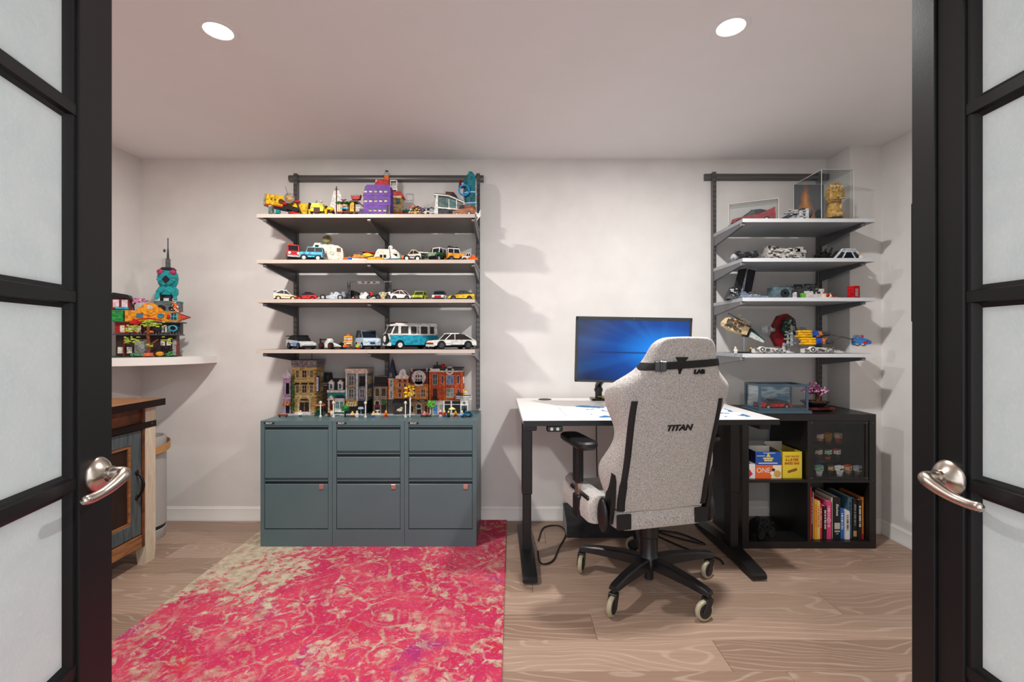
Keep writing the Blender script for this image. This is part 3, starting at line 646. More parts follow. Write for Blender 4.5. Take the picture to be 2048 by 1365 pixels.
for k in range(15):
    a = R(-75+150*k/14); u, v_ = .137*math.sin(a), .137*math.cos(a)
    hs.append(((v_*.98 if False else .134*math.cos(a)+.010), .134*math.sin(a), .545-.045*math.cos(a)*0+.02*math.sin(a)))
rg = [[(x*(1), y, z-.022), (x+.003, y, z-.022), (x+.003, y, z+.022), (x, y, z+.022)] for x, y, z in hs]
obj('strap_handle', MB().loft(rg), mat((186, 136, 84), .6), ap)
wp = thing('wall_panel', 'dark framed picture hung on the wall beside the cube shelf', 'picture', (XR, 2.2, 1.63))
obj('frame', MB().bx(-.028, -.0005, -.46, .432, -.335, .335, .004), mat((20, 20, 21), .4), wp)
obj('picture', MB().bx(-.0295, -.0275, -.44, .412, -.315, .315), mat((34, 34, 38), .25), wp)
# ================================================================ brick model kit (sizes in cm, x right, y away from the viewer)
WHT, BLK, DGR, GRY, LGR = (232, 230, 226), (22, 22, 24), (74, 76, 80), (128, 130, 132), (176, 178, 180)
RED, DRD, ORG, YEL, LYE, TAN, DTN, BRN, RBR = (196, 24, 30), (112, 16, 22), (226, 106, 24), (240, 186, 26), (228, 214, 80), (222, 198, 150), (150, 136, 112), (92, 58, 36), (120, 52, 26)
GRN, DGN, LIM, SGN, TEA, DTE, CYA, BLU, DBL, LBL, PUR, LIL, PNK, GLD = (44, 132, 62), (24, 66, 46), (168, 204, 60), (138, 164, 132), (20, 138, 142), (12, 92, 100), (46, 176, 204), (28, 92, 178), (24, 38, 72), (160, 192, 220), (104, 44, 156), (196, 160, 196), (222, 120, 160), (196, 150, 70)
GLS = (26, 32, 40)
TOY = {}
def toy(c):
    """moulded plastic whose tone shifts a little from brick to brick (8 mm grid)"""
    if c in TOY: return TOY[c]
    t_ = NT('toy_plastic_%d' % len(TOY), .5); t_.b.inputs['Specular IOR Level'].default_value = .3
    tc = t_.n('ShaderNodeTexCoord'); s1 = t_.n('ShaderNodeVectorMath'); s1.operation = 'MULTIPLY'; s1.inputs[1].default_value = (66, 66, 104); t_.l(tc.outputs['Object'], s1.inputs[0])
    s2 = t_.n('ShaderNodeVectorMath'); s2.operation = 'FLOOR'; t_.l(s1.outputs[0], s2.inputs[0]); wn_ = t_.n('ShaderNodeTexWhiteNoise'); wn_.noise_dimensions = '3D'; t_.l(s2.outputs[0], wn_.inputs['Vector'])
    t_.color(t_.ramp(wn_.outputs['Value'], [(0, tuple(q*(.88 if sum(c) > 560 else .76) for q in c)), (.6, c), (1, tuple(min(255, q*1.06+4) for q in c))])); TOY[c] = t_.m
    return t_.m
SPLIT = set('quoin red_pillar window_pillar side_flank chrome_bumper turn_signal pilaster post awning_stripe mullion parapet_bracket paper_screen house_screen signs tower_rail kiosk_grille entrance_door steps window_ledge railing tower_gem tower_arch hall_window window_pane dormer_window slat roof_window jaw stair balcony_rail brick_band dragon_spots fence wing lower_room teal_panel chimney deck_rail canopy_deck stand_foot window fin'.split())
def gl(c): return mat(c, .12)
def shp(mb, s):
    k = s[0]; a = [q*.01 if isinstance(q, (int, float)) else q for q in s[1:]]
    if k == 'b':
        x, y, z, sx, sy, sz = a[:6]; bev = s[7]*.01 if len(s) > 7 else .0006; rot = tuple(R(q) for q in s[8]) if len(s) > 8 else None
        mb.box(x, y, z+sz/2, sx, sy, sz, bev, rot)
    elif k == 'c': mb.cyl(a[0], a[1], a[2], a[3], a[4], s[6] if len(s) > 6 else 'z', s[8] if len(s) > 8 else 16, a[6] if len(s) > 7 and s[7] is not None else None)
    elif k == 'e': mb.ell(*a[:6])
    elif k == 'p': mb.prism([(u*.01, v*.01) for u, v in s[2]], s[1], s[3]*.01, s[4]*.01)
    elif k == 't': mb.tube([tuple(q*.01 for q in p) for p in s[1]], s[2]*.01, 7)
    elif k == 'l': mb.lathe([(r*.01, z*.01) for r, z in s[1]], 20, *(q*.01 for q in s[2]), **({'ax': s[3]} if len(s) > 3 else {}))
    elif k == 'g':      # studs on a plate: x0 x1 y0 y1 z
        x0, x1, y0, y1, z = s[1:6]; st = s[6] if len(s) > 6 else .8
        nx, ny = max(1, int((x1-x0)/st)), max(1, int((y1-y0)/st))
        for i in range(nx):
            for j in range(ny): mb.cyl((x0+(i+.5)*(x1-x0)/nx)*.01, (y0+(j+.5)*(y1-y0)/ny)*.01, (z+.08)*.01, .0024, .0016, n=6)
    elif k == 'r':      # random small bricks over a box: seed n x0 x1 y0 y1 z0 z1 smin smax
        rn = random.Random(s[1]); n, x0, x1, y0, y1, z0, z1, m0, m1 = s[2:11]
        for _ in range(n):
            d = [rn.uniform(m0, m1) for _ in range(3)]
            mb.box(rn.uniform(x0, x1)*.01, rn.uniform(y0, y1)*.01, rn.uniform(z0, z1)*.01, d[0]*.01, d[1]*.01, d[2]*.006, .0004)
def build(p, parent, M=None):
    mb = MB(M)
    for s in p[2]: shp(mb, s)
    m = p[1]
    if isinstance(m, tuple): m = gl(m) if m == GLS else toy(m)
    if p[0] in SPLIT and len(p[2]) > 1 and not (p[0] == 'window' and len(p) > 3):
        o = None
        for s in p[2]:
            q = MB(M); shp(q, s); o2 = obj(p[0], q, m, parent); o = o or o2
    else: o = obj(p[0], mb, m, parent)
    for c in (p[3] if len(p) > 3 else ()): build(c, o, M)
    return o
def kit(name, label, cat, loc, rz, parts, group=None, M=None):
    t_ = thing(name, label, cat, loc, R(rz), group)
    for p in parts: build(p, t_, M)
    return t_
def SL(px, Y, lv): return (X(px, Y), Y, LEV_L[lv]+.0003)
def SR_(px, Y, lv): return (X(px, Y), Y, LEV_R[lv]+.0003)
# ---------------------------------------------------------------- cars
PROF = {
 'sports': ([(0, .16), (0, .40), (.06, .47), (.32, .60), (.96, .70), (1, .62), (1, .18)], [(.26, .58), (.46, .96), (.66, 1.0), (.95, .70)]),
 'coupe': ([(0, .20), (0, .46), (.05, .55), (.30, .60), (.97, .60), (1, .48), (1, .22)], [(.28, .60), (.42, .97), (.58, 1.0), (.74, .92), (.95, .60)]),
 'hatch': ([(0, .20), (0, .50), (.05, .56), (.28, .62), (1, .62), (1, .22)], [(.24, .60), (.40, .98), (.86, 1.0), (.99, .62)]),
 'suv': ([(0, .26), (0, .58), (.03, .62), (.30, .64), (1, .64), (1, .26)], [(.27, .62), (.34, .97), (.97, 1.0), (1, .63)]),
 'pickup': ([(0, .26), (0, .58), (.03, .62), (.34, .64), (1, .62), (1, .26)], [(.27, .62), (.36, .98), (.60, 1.0), (.63, .63)]),
 'van': ([(0, .16), (0, .50), (.01, .56), (1, .56), (1, .16)], [(.01, .55), (.10, .95), (.14, 1.0), (.97, 1.0), (1, .55)]),
}
def car(label, loc, rz, style, L, W, Hh, col, roof=None, hub=LGR, glass=GLS, wr=None, spoiler=None, stripe=None, group=None, extra=(), name='toy_car', cat='toy car', low=None, lights=(240, 236, 214)):
    """front end towards -x"""
    t_ = thing(name, label, cat, loc, R(rz), group); bo, ca = PROF[style]; roof = roof or col
    wr = wr or Hh*.20; P = lambda pts, k=1, dz=0: [((u-.5)*L, v*Hh+dz) for u, v in pts]
    w2 = W/2; wx = (-.5*L+.18*L, -.5*L+.80*L)
    # body with wheel arches cut into its lower edge
    top = bo[1:-1]; arch = []
    for wxx in (wx[1], wx[0]):
        for k in range(7):
            a = PI*k/6; arch.append((wxx+wr*1.18*math.cos(a), max(bo[0][1]*Hh, wr+wr*1.18*math.sin(a))))
    prof = [(-L/2, bo[0][1]*Hh)]+P(top)+[(L/2, bo[-1][1]*Hh)]+arch
    build(('body', col, [('p', 'y', prof, -w2, w2)]), t_)
    build(('underside', BLK, [('b', 0, 0, bo[0][1]*Hh*.55, L*.92, W*.7, Hh*.25)]), t_)
    g_ = P(ca); cxm = sum(p[0] for p in g_)/len(g_)
    build(('window_glass', glass, [('p', 'y', g_, -w2*.84, w2*.84)]), t_)
    hi = sorted(g_, key=lambda p: -p[1])[:2]; xa, xb = min(p[0] for p in hi), max(p[0] for p in hi)
    rf = [('b', (xa+xb)/2, 0, Hh*.955, (xb-xa)+L*.05, W*.86, Hh*.065)]
    fr, rr = g_[0], g_[-1]
    for s_ in (-1, 1):
        for p0, p1 in ((fr, g_[1]), (rr, g_[-2])): rf.append(('t', [(p0[0], s_*w2*.84, p0[1]), (p1[0], s_*w2*.82, p1[1])], Hh*.028))
        rf.append(('t', [((xa+xb)/2, s_*w2*.85, Hh*.6), ((xa+xb)/2, s_*w2*.83, Hh*.97)], Hh*.025))
    build(('roof', roof, rf), t_)
    for wxx in wx:
        for s_ in (-1, 1): build(('wheel', BLK, [('c', wxx, s_*(w2-.25*wr), wr, wr, wr*.7, 'y')], [('hub', hub, [('c', wxx, s_*(w2-.25*wr+.2*wr), wr, wr*.58, wr*.42, 'y', None, 10)])]), t_)
    hz = bo[1][1]*Hh*.86
    for s_ in (-1, 1): build(('headlight', lights, [('c', -L/2-.02, s_*w2*.68, hz, Hh*.07, .25, 'x', None, 10)]), t_)
    build(('bumper', low or DGR, [('b', -L/2, 0, bo[0][1]*Hh, .5, W*.94, Hh*.10)]), t_)
    for s_ in (-1, 1): build(('tail_light', RED, [('b', L/2, s_*w2*.7, bo[-2][1]*Hh*.74, .2, W*.2, Hh*.08)]), t_)
    if spoiler: build(('spoiler', spoiler, [('b', L*.46, 0, Hh*.92, L*.12, W*.98, Hh*.06), ('b', L*.46, w2*.5, Hh*.6, .3, .3, Hh*.34), ('b', L*.46, -w2*.5, Hh*.6, .3, .3, Hh*.34)]), t_)
    if stripe: build(('stripe', stripe, [('b', 0, 0, Hh*.36, L*.88, W*1.01, Hh*.09)]), t_)
    for e in extra: build(e, t_)
    return t_
def formula(label, loc, rz, L, W, Hh, c1, c2, hub=DGR, group=None):
    t_ = thing('toy_race_car', label, 'toy car', loc, R(rz), group); w2 = W/2
    build(('body', c1, [('p', 'y', [(-L*.5, .2*Hh), (-L*.5, .3*Hh), (-L*.1, .55*Hh), (L*.05, .6*Hh), (L*.12, .95*Hh), (L*.2, .95*Hh), (L*.45, .45*Hh), (L*.45, .2*Hh)], -W*.14, W*.14)]), t_)
    for s_ in (-1, 1): build(('side_pod', c1, [('p', 'y', [(-L*.08, .15*Hh), (-L*.04, .5*Hh), (L*.25, .45*Hh), (L*.3, .15*Hh)], s_*W*.14, s_*W*.34)]), t_)
    build(('front_wing', c2, [('b', -L*.47, 0, .12*Hh, L*.1, W*.95, .1*Hh)]), t_)
    build(('rear_wing', c2, [('b', L*.45, 0, .82*Hh, L*.12, W*.8, .1*Hh), ('b', L*.45, w2*.76, .4*Hh, L*.12, .2, .55*Hh), ('b', L*.45, -w2*.76, .4*Hh, L*.12, .2, .55*Hh)]), t_)
    build(('driver', LGR, [('e', -L*.01, 0, .72*Hh, .12*Hh+.3, .12*Hh+.3, .16*Hh+.2)]), t_)
    for wx in (-L*.30, L*.34):
        for s_ in (-1, 1): build(('wheel', BLK, [('c', wx, s_*w2*.84, Hh*.30, Hh*.30, W*.16, 'y')], [('hub', hub, [('c', wx, s_*w2*.86, Hh*.30, Hh*.16, W*.17, 'y', None, 10)])]), t_)
    return t_
GT = 'toy vehicles on the wall shelves'
# ---- lowest level above the cabinets
car('black and white toy hypercar with pale blue flanks and rear wing', SL(602, 2.80, 3), 142, 'sports', 18, 9.5, 8.2, (196, 198, 200), BLK, DGR, BLK, 1.9, BLK, (90, 130, 200), GT, [('side_flank', (110, 150, 214), [('b', -3, 4.6, 1.6, 6, .5, 2.4), ('b', -3, -4.6, 1.6, 6, .5, 2.4)]), ('front_grille', BLK, [('b', -9.55, 0, .8, .4, 8.6, 1.2)]), ('rear_detail', (36, 60, 140), [('r', 4, 14, 5, 9, -4, 4, 1.5, 6, .6, 1.4)]), ('roof_scoop', BLK, [('b', 1, 0, 7.4, 2, 2, .8)])], low=DGR)
formula('white and black toy track car with round fenders and black rear wing', SL(664, 2.78, 3), 146, 14, 9, 6.6, WHT, BLK, DRD, GT)
kit('toy_stall', 'small colourful toy snack cart with striped sign board', 'toy stall', SL(697, 2.80, 3), 0, [
 ('cart', TAN, [('b', 0, 0, 1.6, 5, 3, 2.4), ('b', 0, 0, 4, 5.4, 3.4, .5)]), ('sign_board', YEL, [('b', 0, -.4, 4.5, 5, .6, 3.2)], [('sign_stripe', (212, 110, 90), [('b', 0, -.75, 5.0, 4.6, .2, .5), ('b', 0, -.75, 6.6, 4.6, .2, .6)]), ('sign_panel', LBL, [('b', 0, -.75, 5.7, 4.2, .15, .7)])]),
 ('topper', ORG, [('b', 0, 0, 7.7, 2, 1, .9), ('e', 0, 0, 9, .7, .6, .5)]), ('wheel', BRN, [('c', -1.8, -1.6, 1, 1, .4, 'y')]), ('wheel', BRN, [('c', 1.8, -1.6, 1, 1, .4, 'y')]), ('counter', RBR, [('b', 0, -1.6, 2.2, 4.6, .4, .8)])])
def figure(label, loc, rz, torso, legs, hair, head=(236, 196, 100), group='little brick figures', s=1.0):
    M = Matrix.Scale(s, 4)
    return kit('toy_figure', label, 'toy figure', loc, rz, [('legs', legs, [('b', -.42, 0, 0, .72, .8, 1.3), ('b', .42, 0, 0, .72, .8, 1.3)]), ('torso', torso, [('p', 'y', [(-.85, 1.3), (.85, 1.3), (.6, 2.7), (-.6, 2.7)], -.4, .4)]), ('head', head, [('c', 0, 0, 3.15, .5, .9, 'z', None, 12)]), ('hair', hair, [('e', 0, .08, 3.5, .58, .58, .42)]), ('arm', torso, [('t', [(-.72, 0, 2.5), (-.98, -.2, 1.8), (-.95, -.6, 1.4)], .2)]), ('arm', torso, [('t', [(.72, 0, 2.5), (.98, -.2, 1.8), (.95, -.6, 1.4)], .2)])], group, M)
figure('little brick figure with orange shirt beside the snack cart', SL(690, 2.70, 3), 10, ORG, DBL, BRN)
figure('little brick figure with lime shirt in front of the pale blue car', SL(716, 2.69, 3), -10, LIM, RED, RED)
car('pale blue toy city car with dark roof', SL(735, 2.81, 3), 126, 'hatch', 16.5, 10.4, 11.0, (186, 206, 226), (92, 108, 122), LGR, GLS, 2.0, None, None, GT, [('number_plate', BLK, [('b', -8.9, 0, 3.2, .3, 3, .9)]), ('chrome_bar', LGR, [('b', -8.85, 0, 4.6, .2, 4.2, .3)]), ('roof_rack', BLK, [('b', 2.5, 0, 10.6, 6, 8.4, .35)])], low=(186, 206, 226))
car('turquoise and white toy camper van with roof rack and spare wheel', SL(822, 2.84, 3), 36, 'van', 30, 12.4, 15.2, (30, 158, 186), WHT, WHT, (60, 62, 62), 2.5, None, None, GT, [
 ('white_upper', WHT, [('b', 0, 0, 8.3, 30.1, 12.45, .9), ('b', .6, 0, 13.6, 28, 11.6, 1.2), ('b', 7, 0, 14.6, 14, 9, .9)]), ('window_pillar', WHT, [('b', x_, s_*5.35, 8.6, 1.5, .6, 5.4) for x_ in (-9.5, -3.2, 3.2, 9.2, 13.6) for s_ in (-1, 1)]),
 ('roof_rack', RBR, [('b', -7.5, 0, 15.1, 9, 8, .5), ('b', -7.5, -3, 15.6, 8, .5, .5), ('b', -7.5, 3, 15.6, 8, .5, .5)]), ('front_panel', WHT, [('p', 'x', [(-5.8, 8.6), (5.8, 8.6), (0, 4.2)], -15.35, -15.0)]), ('spare_wheel', BLK, [('c', -15.8, 0, 6.0, 3.2, 1.4, 'x')], [('spare_hub', WHT, [('c', -16.4, 0, 6.0, 1.9, .7, 'x')])]),
 ('chrome_bumper', WHT, [('b', -15.4, 0, 2.0, .9, 12.4, 1.3), ('b', 15.2, 0, 2.0, .9, 12.4, 1.3)]), ('turn_signal', ORG, [('b', -15.1, 4.8, 4.1, .4, 1, .8), ('b', -15.1, -4.8, 4.1, .4, 1, .8)])], low=WHT, lights=(230, 226, 200))
car('white classic toy sports coupe with round headlights', SL(903, 2.765, 3), 30, 'coupe', 27, 12.2, 9.3, (226, 226, 222), None, DGR, (44, 34, 30), 2.35, None, None, GT, [('front_trim', BLK, [('b', -13.6, 0, 3.0, .5, 12, .5)]), ('signal_bar', ORG, [('b', -13.75, 0, 3.5, .3, 11.4, .5)]), ('front_bumper', (226, 226, 222), [('b', -13.5, 0, 1.6, .8, 12.2, 1.3)]), ('seat', RBR, [('b', -.5, -2.4, 5, 2.4, 2.2, 3)]), ('side_script', BLK, [('b', 1.5, -6.13, 2.4, 9, .1, .3)])], low=(226, 226, 222))
# ---- third level
car('white toy racing coupe with tan flank and tall rear wing', SL(571, 2.78, 2), 205, 'sports', 12.5, 7, 6.2, (232, 222, 200), WHT, TAN, GLS, 1.35, WHT, (206, 160, 90), GT)
car('small bright red toy supercar', SL(614, 2.77, 2), 15, 'sports', 11.5, 6.5, 5.0, (206, 30, 26), BLK, RED, GLS, 1.2, None, None, GT)
formula('pale grey toy open wheel racer with silver hubs', SL(664, 2.75, 2), 12, 15, 7.5, 5.4, (190, 200, 208), (150, 160, 168), LGR, GT)
car('black toy muscle car with red wheels behind the gantry leg', SL(704, 2.88, 2), 8, 'coupe', 13, 7, 7.0, (26, 26, 28), None, RED, GLS, 1.6, None, None, GT, [('red_hood', DRD, [('b', -3.4, 0, 4.3, 3.2, 4, .5)])])
kit('toy_race_gantry', 'white toy start gantry with three lights on dark lattice posts', 'toy gantry', SL(738, 2.80, 2), 0, [
 ('post', DGR, [('b', x_+dx, 0, 0, .35, .35, 11.6) for dx in (-.7, .7)]+[('t', [(x_-.7, 0, 2*k_), (x_+.7, 0, 2*k_+2)], .16) for k_ in range(5)]+[('t', [(x_+.7, 0, 2*k_), (x_-.7, 0, 2*k_+2)], .16) for k_ in range(5)]+[('b', x_, 0, 0, 2.4, 2.4, .4)]) for x_ in (-12.1, 12.6)]+[
 ('beam', LGR, [('b', .3, 0, 11.4, 27.5, .9, .8)], [('sign_box', WHT, [('b', 0, -.4, 10.4, 13, .8, 1.6)])])]+[('start_light', c_, [('b', x_+dx, -.85, 10.8, .7, .2, .9)]) for x_ in (-3.3, .1, 3.4) for dx, c_ in ((-.4, RED), (.4, GRN))])
formula('white and red toy open wheel racer under the gantry', SL(724, 2.74, 2), 25, 11, 6.5, 5.2, WHT, RED, DGR, GT)
formula('white and gold toy open wheel racer by the gantry post', SL(761, 2.74, 2), 40, 10, 6.5, 5.4, (214, 196, 150), WHT, DGR, GT)
car('white toy supercar with dark roof lamp', SL(806, 2.76, 2), 168, 'sports', 12.6, 7, 5.8, WHT, None, DGR, (84, 44, 40), 1.35, None, None, GT, [('roof_lamp', BLK, [('b', .5, 0, 5.8, .9, .8, .8)])])
kit('toy_sign', 'small grey toy control panel on a post behind the white supercar', 'toy sign', SL(794, 2.90, 2), 0, [('post', DGR, [('b', 0, 0, 0, .5, .5, 6)]), ('panel', DGR, [('b', 0, 0, 5.6, 4.6, .7, 2.6)], [('screen', (40, 96, 110), [('b', 1, -.4, 6, 2, .15, 1.6)])])])
car('lime green toy hot hatch with black grille', SL(840, 2.78, 2), 84, 'hatch', 11, 6.4, 5.6, (186, 200, 40), None, DGR, (44, 50, 20), 1.25, None, None, GT, [('grille', BLK, [('b', -5.65, 0, 1, .2, 4.8, .7)])], low=(120, 130, 30))
car('white toy rally car with red grille and black roof rack', SL(879, 2.78, 2), 88, 'hatch', 11, 6.8, 5.6, WHT, BLK, DGR, GLS, 1.25, None, None, GT, [('grille', RED, [('b', -5.6, 0, 1.2, .3, 3.8, 1.6)]), ('roof_rack', DGR, [('b', 1, 0, 5.6, 4, 5.2, .5)])])
car('yellow toy sports car with long black cabin', SL(922, 2.77, 2), 12, 'sports', 15.2, 7.4, 5.6, (240, 190, 24), BLK, DGR, GLS, 1.35, None, None, GT)
# ---- second level
car('red toy pickup on big wheels with tow hook', SL(586, 2.79, 1), 120, 'pickup', 12, 7, 11.0, (204, 34, 34), None, GRY, GLS, 2.2, None, None, GT, [('chrome', LGR, [('b', -6.5, 0, 3, .6, 7, 1.2)]), ('roof_bar', BLK, [('b', 0, 0, 11, .6, 5, .5)]), ('ladder', ORG, [('b', 7.5, 0, 1, 3, 2, .6)])])
car('pale blue toy off roader with white hubs', SL(625, 2.72, 1), 12, 'suv', 12.2, 7.2, 8.0, (84, 176, 206), None, WHT, (50, 40, 36), 1.7, None, (28, 66, 116), GT, [('front_rack', LGR, [('b', -6.4, 0, 2.6, .6, 6, 1.8)])])
kit('toy_camper', 'white toy camper truck with olive satellite dish and red base', 'toy camper', SL(655, 2.84, 1), 14, [
 ('box', (228, 218, 200), [('p', 'y', [(-3.5, 2.4), (-3.5, 11.4), (6.5, 11.4), (9, 9.8), (9.6, 7), (9.6, 2.4)], -4.6, 4.6), ('p', 'y', [(-8.5, 8.6), (-6.6, 12.4), (-3.5, 12.4), (-3.5, 8.6)], -4.2, 4.2)], [('side_vent', (196, 166, 158), [('b', -1.2, -4.65, 3.4, 2.8, .2, 4.6)]), ('round_mark', LGR, [('l', [(1.2, -.08), (1.2, .08), (.8, .08), (.8, -.08)], (3.2, -4.65, 6.6), 'y')]), ('side_window', (110, 84, 60), [('b', 7, -4.65, 7.6, 2.4, .2, 2.2)]), ('roof_window', GLS, [('b', -5.4, -4.25, 9.6, 2, .2, 1.6)])]),
 ('roof_panel', LGR, [('b', 0, 0, 11.4, 8, 8, .6), ('b', -5, 0, 12.4, 4, 6, .4)]), ('base', RED, [('b', 2.4, 0, 1.4, 12, 9.3, 1.3)]), ('cab', GRN, [('b', -6, 0, 2, 5, 8.4, 4.6)], [('cab_window', GLS, [('b', -6.5, 0, 4.6, 4.4, 8.5, 1.6)])]),
 ('dish', (140, 132, 84), [('e', 0, -2.5, 15.2, 2.7, 1.0, 2.4)], [('dish_mast', DGR, [('t', [(.5, -2, 11.8), (0, -2.5, 15)], .35)])])]+[('wheel', BLK, [('c', x_, s_*4.2, 1.4, 1.4, 1.2, 'y')], [('hub', WHT, [('c', x_, s_*4.4, 1.4, .8, 1, 'y')])]) for x_ in (-6, 5) for s_ in (-1, 1)])
def boat(label, loc, rz, L, W, Hh, hull, deck, trim, group=GT, extra=(), tilt=0):
    return kit('toy_boat', label, 'toy boat', loc, rz, [('hull', hull, [('p', 'z', [(-L*.5, 0), (-L*.3, -W*.38), (0, -W*.5), (L*.45, -W*.5), (L*.5, -W*.4), (L*.5, W*.4), (L*.45, W*.5), (0, W*.5), (-L*.3, W*.38)], .2, Hh*.45)]), ('gunwale', trim, [('p', 'z', [(-L*.53, 0), (-L*.3, -W*.42), (0, -W*.54), (L*.5, -W*.54), (L*.5, W*.54), (0, W*.54), (-L*.3, W*.42)], Hh*.45, Hh*.55)]), ('deck', deck, [('p', 'y', [(-L*.3, Hh*.55), (-L*.1, Hh*.95), (L*.15, Hh), (L*.3, Hh*.55)], -W*.28, W*.28)], [('windscreen', GLS, [('p', 'y', [(-L*.26, Hh*.62), (-L*.12, Hh*.9), (-L*.09, Hh*.9), (-L*.16, Hh*.62)], -W*.29, W*.29)])])]+list(extra), group, Matrix.Rotation(R(tilt), 4, 'Y'))
boat('white and orange toy speedboat tied to a folded wing', SL(712, 2.74, 1), 20, 13, 5.6, 4.6, WHT, (220, 150, 60), ORG)
kit('toy_seaplane', 'yellow and red toy aircraft with grey canopy lying on its side', 'toy plane', SL(727, 2.84, 1), 10, [('fuselage', YEL, [('p', 'y', [(-6, 1.5), (-5, 5.5), (3, 7.4), (7, 5.4), (7.4, 3), (3, .6)], -2, 2)]), ('belly', WHT, [('p', 'y', [(-5, .2), (-5.6, 2.2), (3, 1.6), (7, 3.4), (7.2, 2.4), (3, 0)], -2.2, 2.2)]), ('canopy', DGR, [('b', -3, 0, 5.2, 6, 4.4, 2.2, .2, (0, -14, 0))]), ('red_wing', RED, [('b', 3, 0, 7.4, 7, 5, .6, .1, (0, 6, 0))]), ('stripe', BLK, [('b', 2.5, -2.1, 4.4, 9, .2, .5, .02, (0, -12, 0))]), ('propeller', BLK, [('t', [(7.8, -1, 1.5), (7.8, -1, 7)], .3)])], GT)
kit('toy_sprue', 'loose handful of orange and blue bricks by the white camper', 'toy bricks', SL(695, 2.70, 1), 0, [('orange_bricks', ORG, [('r', 3, 7, -2.5, 2.5, -1, 1, .5, 1.6, .8, 1.6), ('b', 0, 0, 0, 2, 2, 1)]), ('blue_brick', BLU, [('b', 1.6, -1, 0, 2.2, 1.4, 1.8)])])
kit('toy_caravan', 'cream toy caravan with white dish and solar panel on the roof', 'toy caravan', SL(777, 2.85, 1), 0, [('shell', (228, 220, 200), [('p', 'y', [(-8, 2), (-7.6, 5), (-6, 8.6), (5.4, 8.6), (7.4, 7), (8, 4), (8, 2)], -4, 4)], [('window', GLS, [('b', -3.4, -4.05, 4, 1.6, .2, 1.8)]), ('window', GLS, [('b', -1.2, -4.05, 4, 1.6, .2, 1.8)]), ('window', GLS, [('b', 5, -4.05, 4.8, 2.6, .2, 1.5)])]), ('roof_plate', WHT, [('b', -.4, 0, 8.6, 10.5, 6.8, .7)]), ('dish', WHT, [('l', [(.2, 0), (1.1, .3), (1.4, .8), (.1, .3)], (1.6, -2, 10.6), 'y'), ('t', [(1.6, -1.6, 9.2), (1.6, -1.8, 10.6)], .25)]), ('wheel', BLK, [('c', -3, -3.6, 1.2, 1.2, 1, 'y'), ('c', 3, -3.6, 1.2, 1.2, 1, 'y'), ('b', 0, 0, 0, 4, 7, 2)])], GT)
boat('teal toy sailing skiff with white sail in front of the caravan', SL(788, 2.73, 1), -10, 11, 3.6, 3.2, TEA, WHT, DTE, GT, [('mast', RBR, [('t', [(-2, 0, 1), (-2.6, 0, 6), (-3, 0, 9)], .22)]), ('jib', WHT, [('p', 'y', [(-1.6, 2), (-1.6, 5.4), (2.4, 2.4)], -.1, .1)]), ('orange_outboard', ORG, [('b', 6, 0, 1, 1.8, 1.6, 2.6)])])
boat('small yellow toy dinghy beside the teal skiff', SL(756, 2.69, 1), 0, 7, 3, 2.4, YEL, ORG, YEL)
car('white and tan toy buggy with driver cage', SL(825, 2.73, 1), 10, 'sports', 10, 6, 6.6, (214, 206, 196), TAN, WHT, BLK, 1.6, None, DGR, GT)
kit('toy_camp', 'grey toy field station with flat roof and tall antenna', 'toy station', SL(852, 2.85, 1), 0, [('walls', SGN, [('b', -3, 0, 0, .6, 4, 7), ('b', 3.4, 0, 0, .6, 4, 7), ('b', 0, 1.8, 0, 7, .5, 7)]), ('roof', WHT, [('b', .2, 0, 7, 9, 5, .6, .06, (0, 4, 0))]), ('gear', (120, 120, 104), [('r', 11, 26, -3.2, 3.4, -2.2, .5, .5, 6, .6, 1.5), ('b', 0, 0, 0, 5.5, 3, 2.5)]), ('antenna', DGR, [('b', -1.6, 0, 7.6, 2.4, 1.4, .8), ('t', [(-2, 0, 8), (-2, 0, 12)], .14)]), ('scope', BRN, [('t', [(2.6, 0, 7.6), (3.4, 0, 9)], .3), ('c', 4.4, 0, 9.6, .9, 2.6, 'x', 1.2)])], GT)
car('dark green toy off road wagon with white roof', SL(876, 2.73, 1), 60, 'suv', 9.5, 6, 8.0, (44, 96, 64), WHT, LGR, GLS, 1.7, None, None, GT, [('front_grille', SGN, [('b', -5.85, 0, 2.6, .3, 5, 2)])])
car('orange yellow toy van with black roof load', SL(911, 2.74, 1), 200, 'suv', 10, 5.6, 7.6, (228, 150, 36), WHT, DGR, GLS, 1.5, None, None, GT, [('roof_load', BLK, [('b', 1.6, 0, 7.6, 6, 4.6, .8), ('r', 5, 6, -1, 4, -2, 2, 8.2, 8.8, .8, 1.6)])])
car('small white and orange toy buggy near the shelf end', SL(937, 2.75, 1), 10, 'pickup', 8, 5, 5.2, (226, 220, 210), WHT, DGR, GLS, 1.2, None, ORG, GT)
boat('orange toy raft at the shelf end', SL(946, 2.685, 1), 0, 5.6, 3.4, 3.2, ORG, ORG, (224, 80, 30))
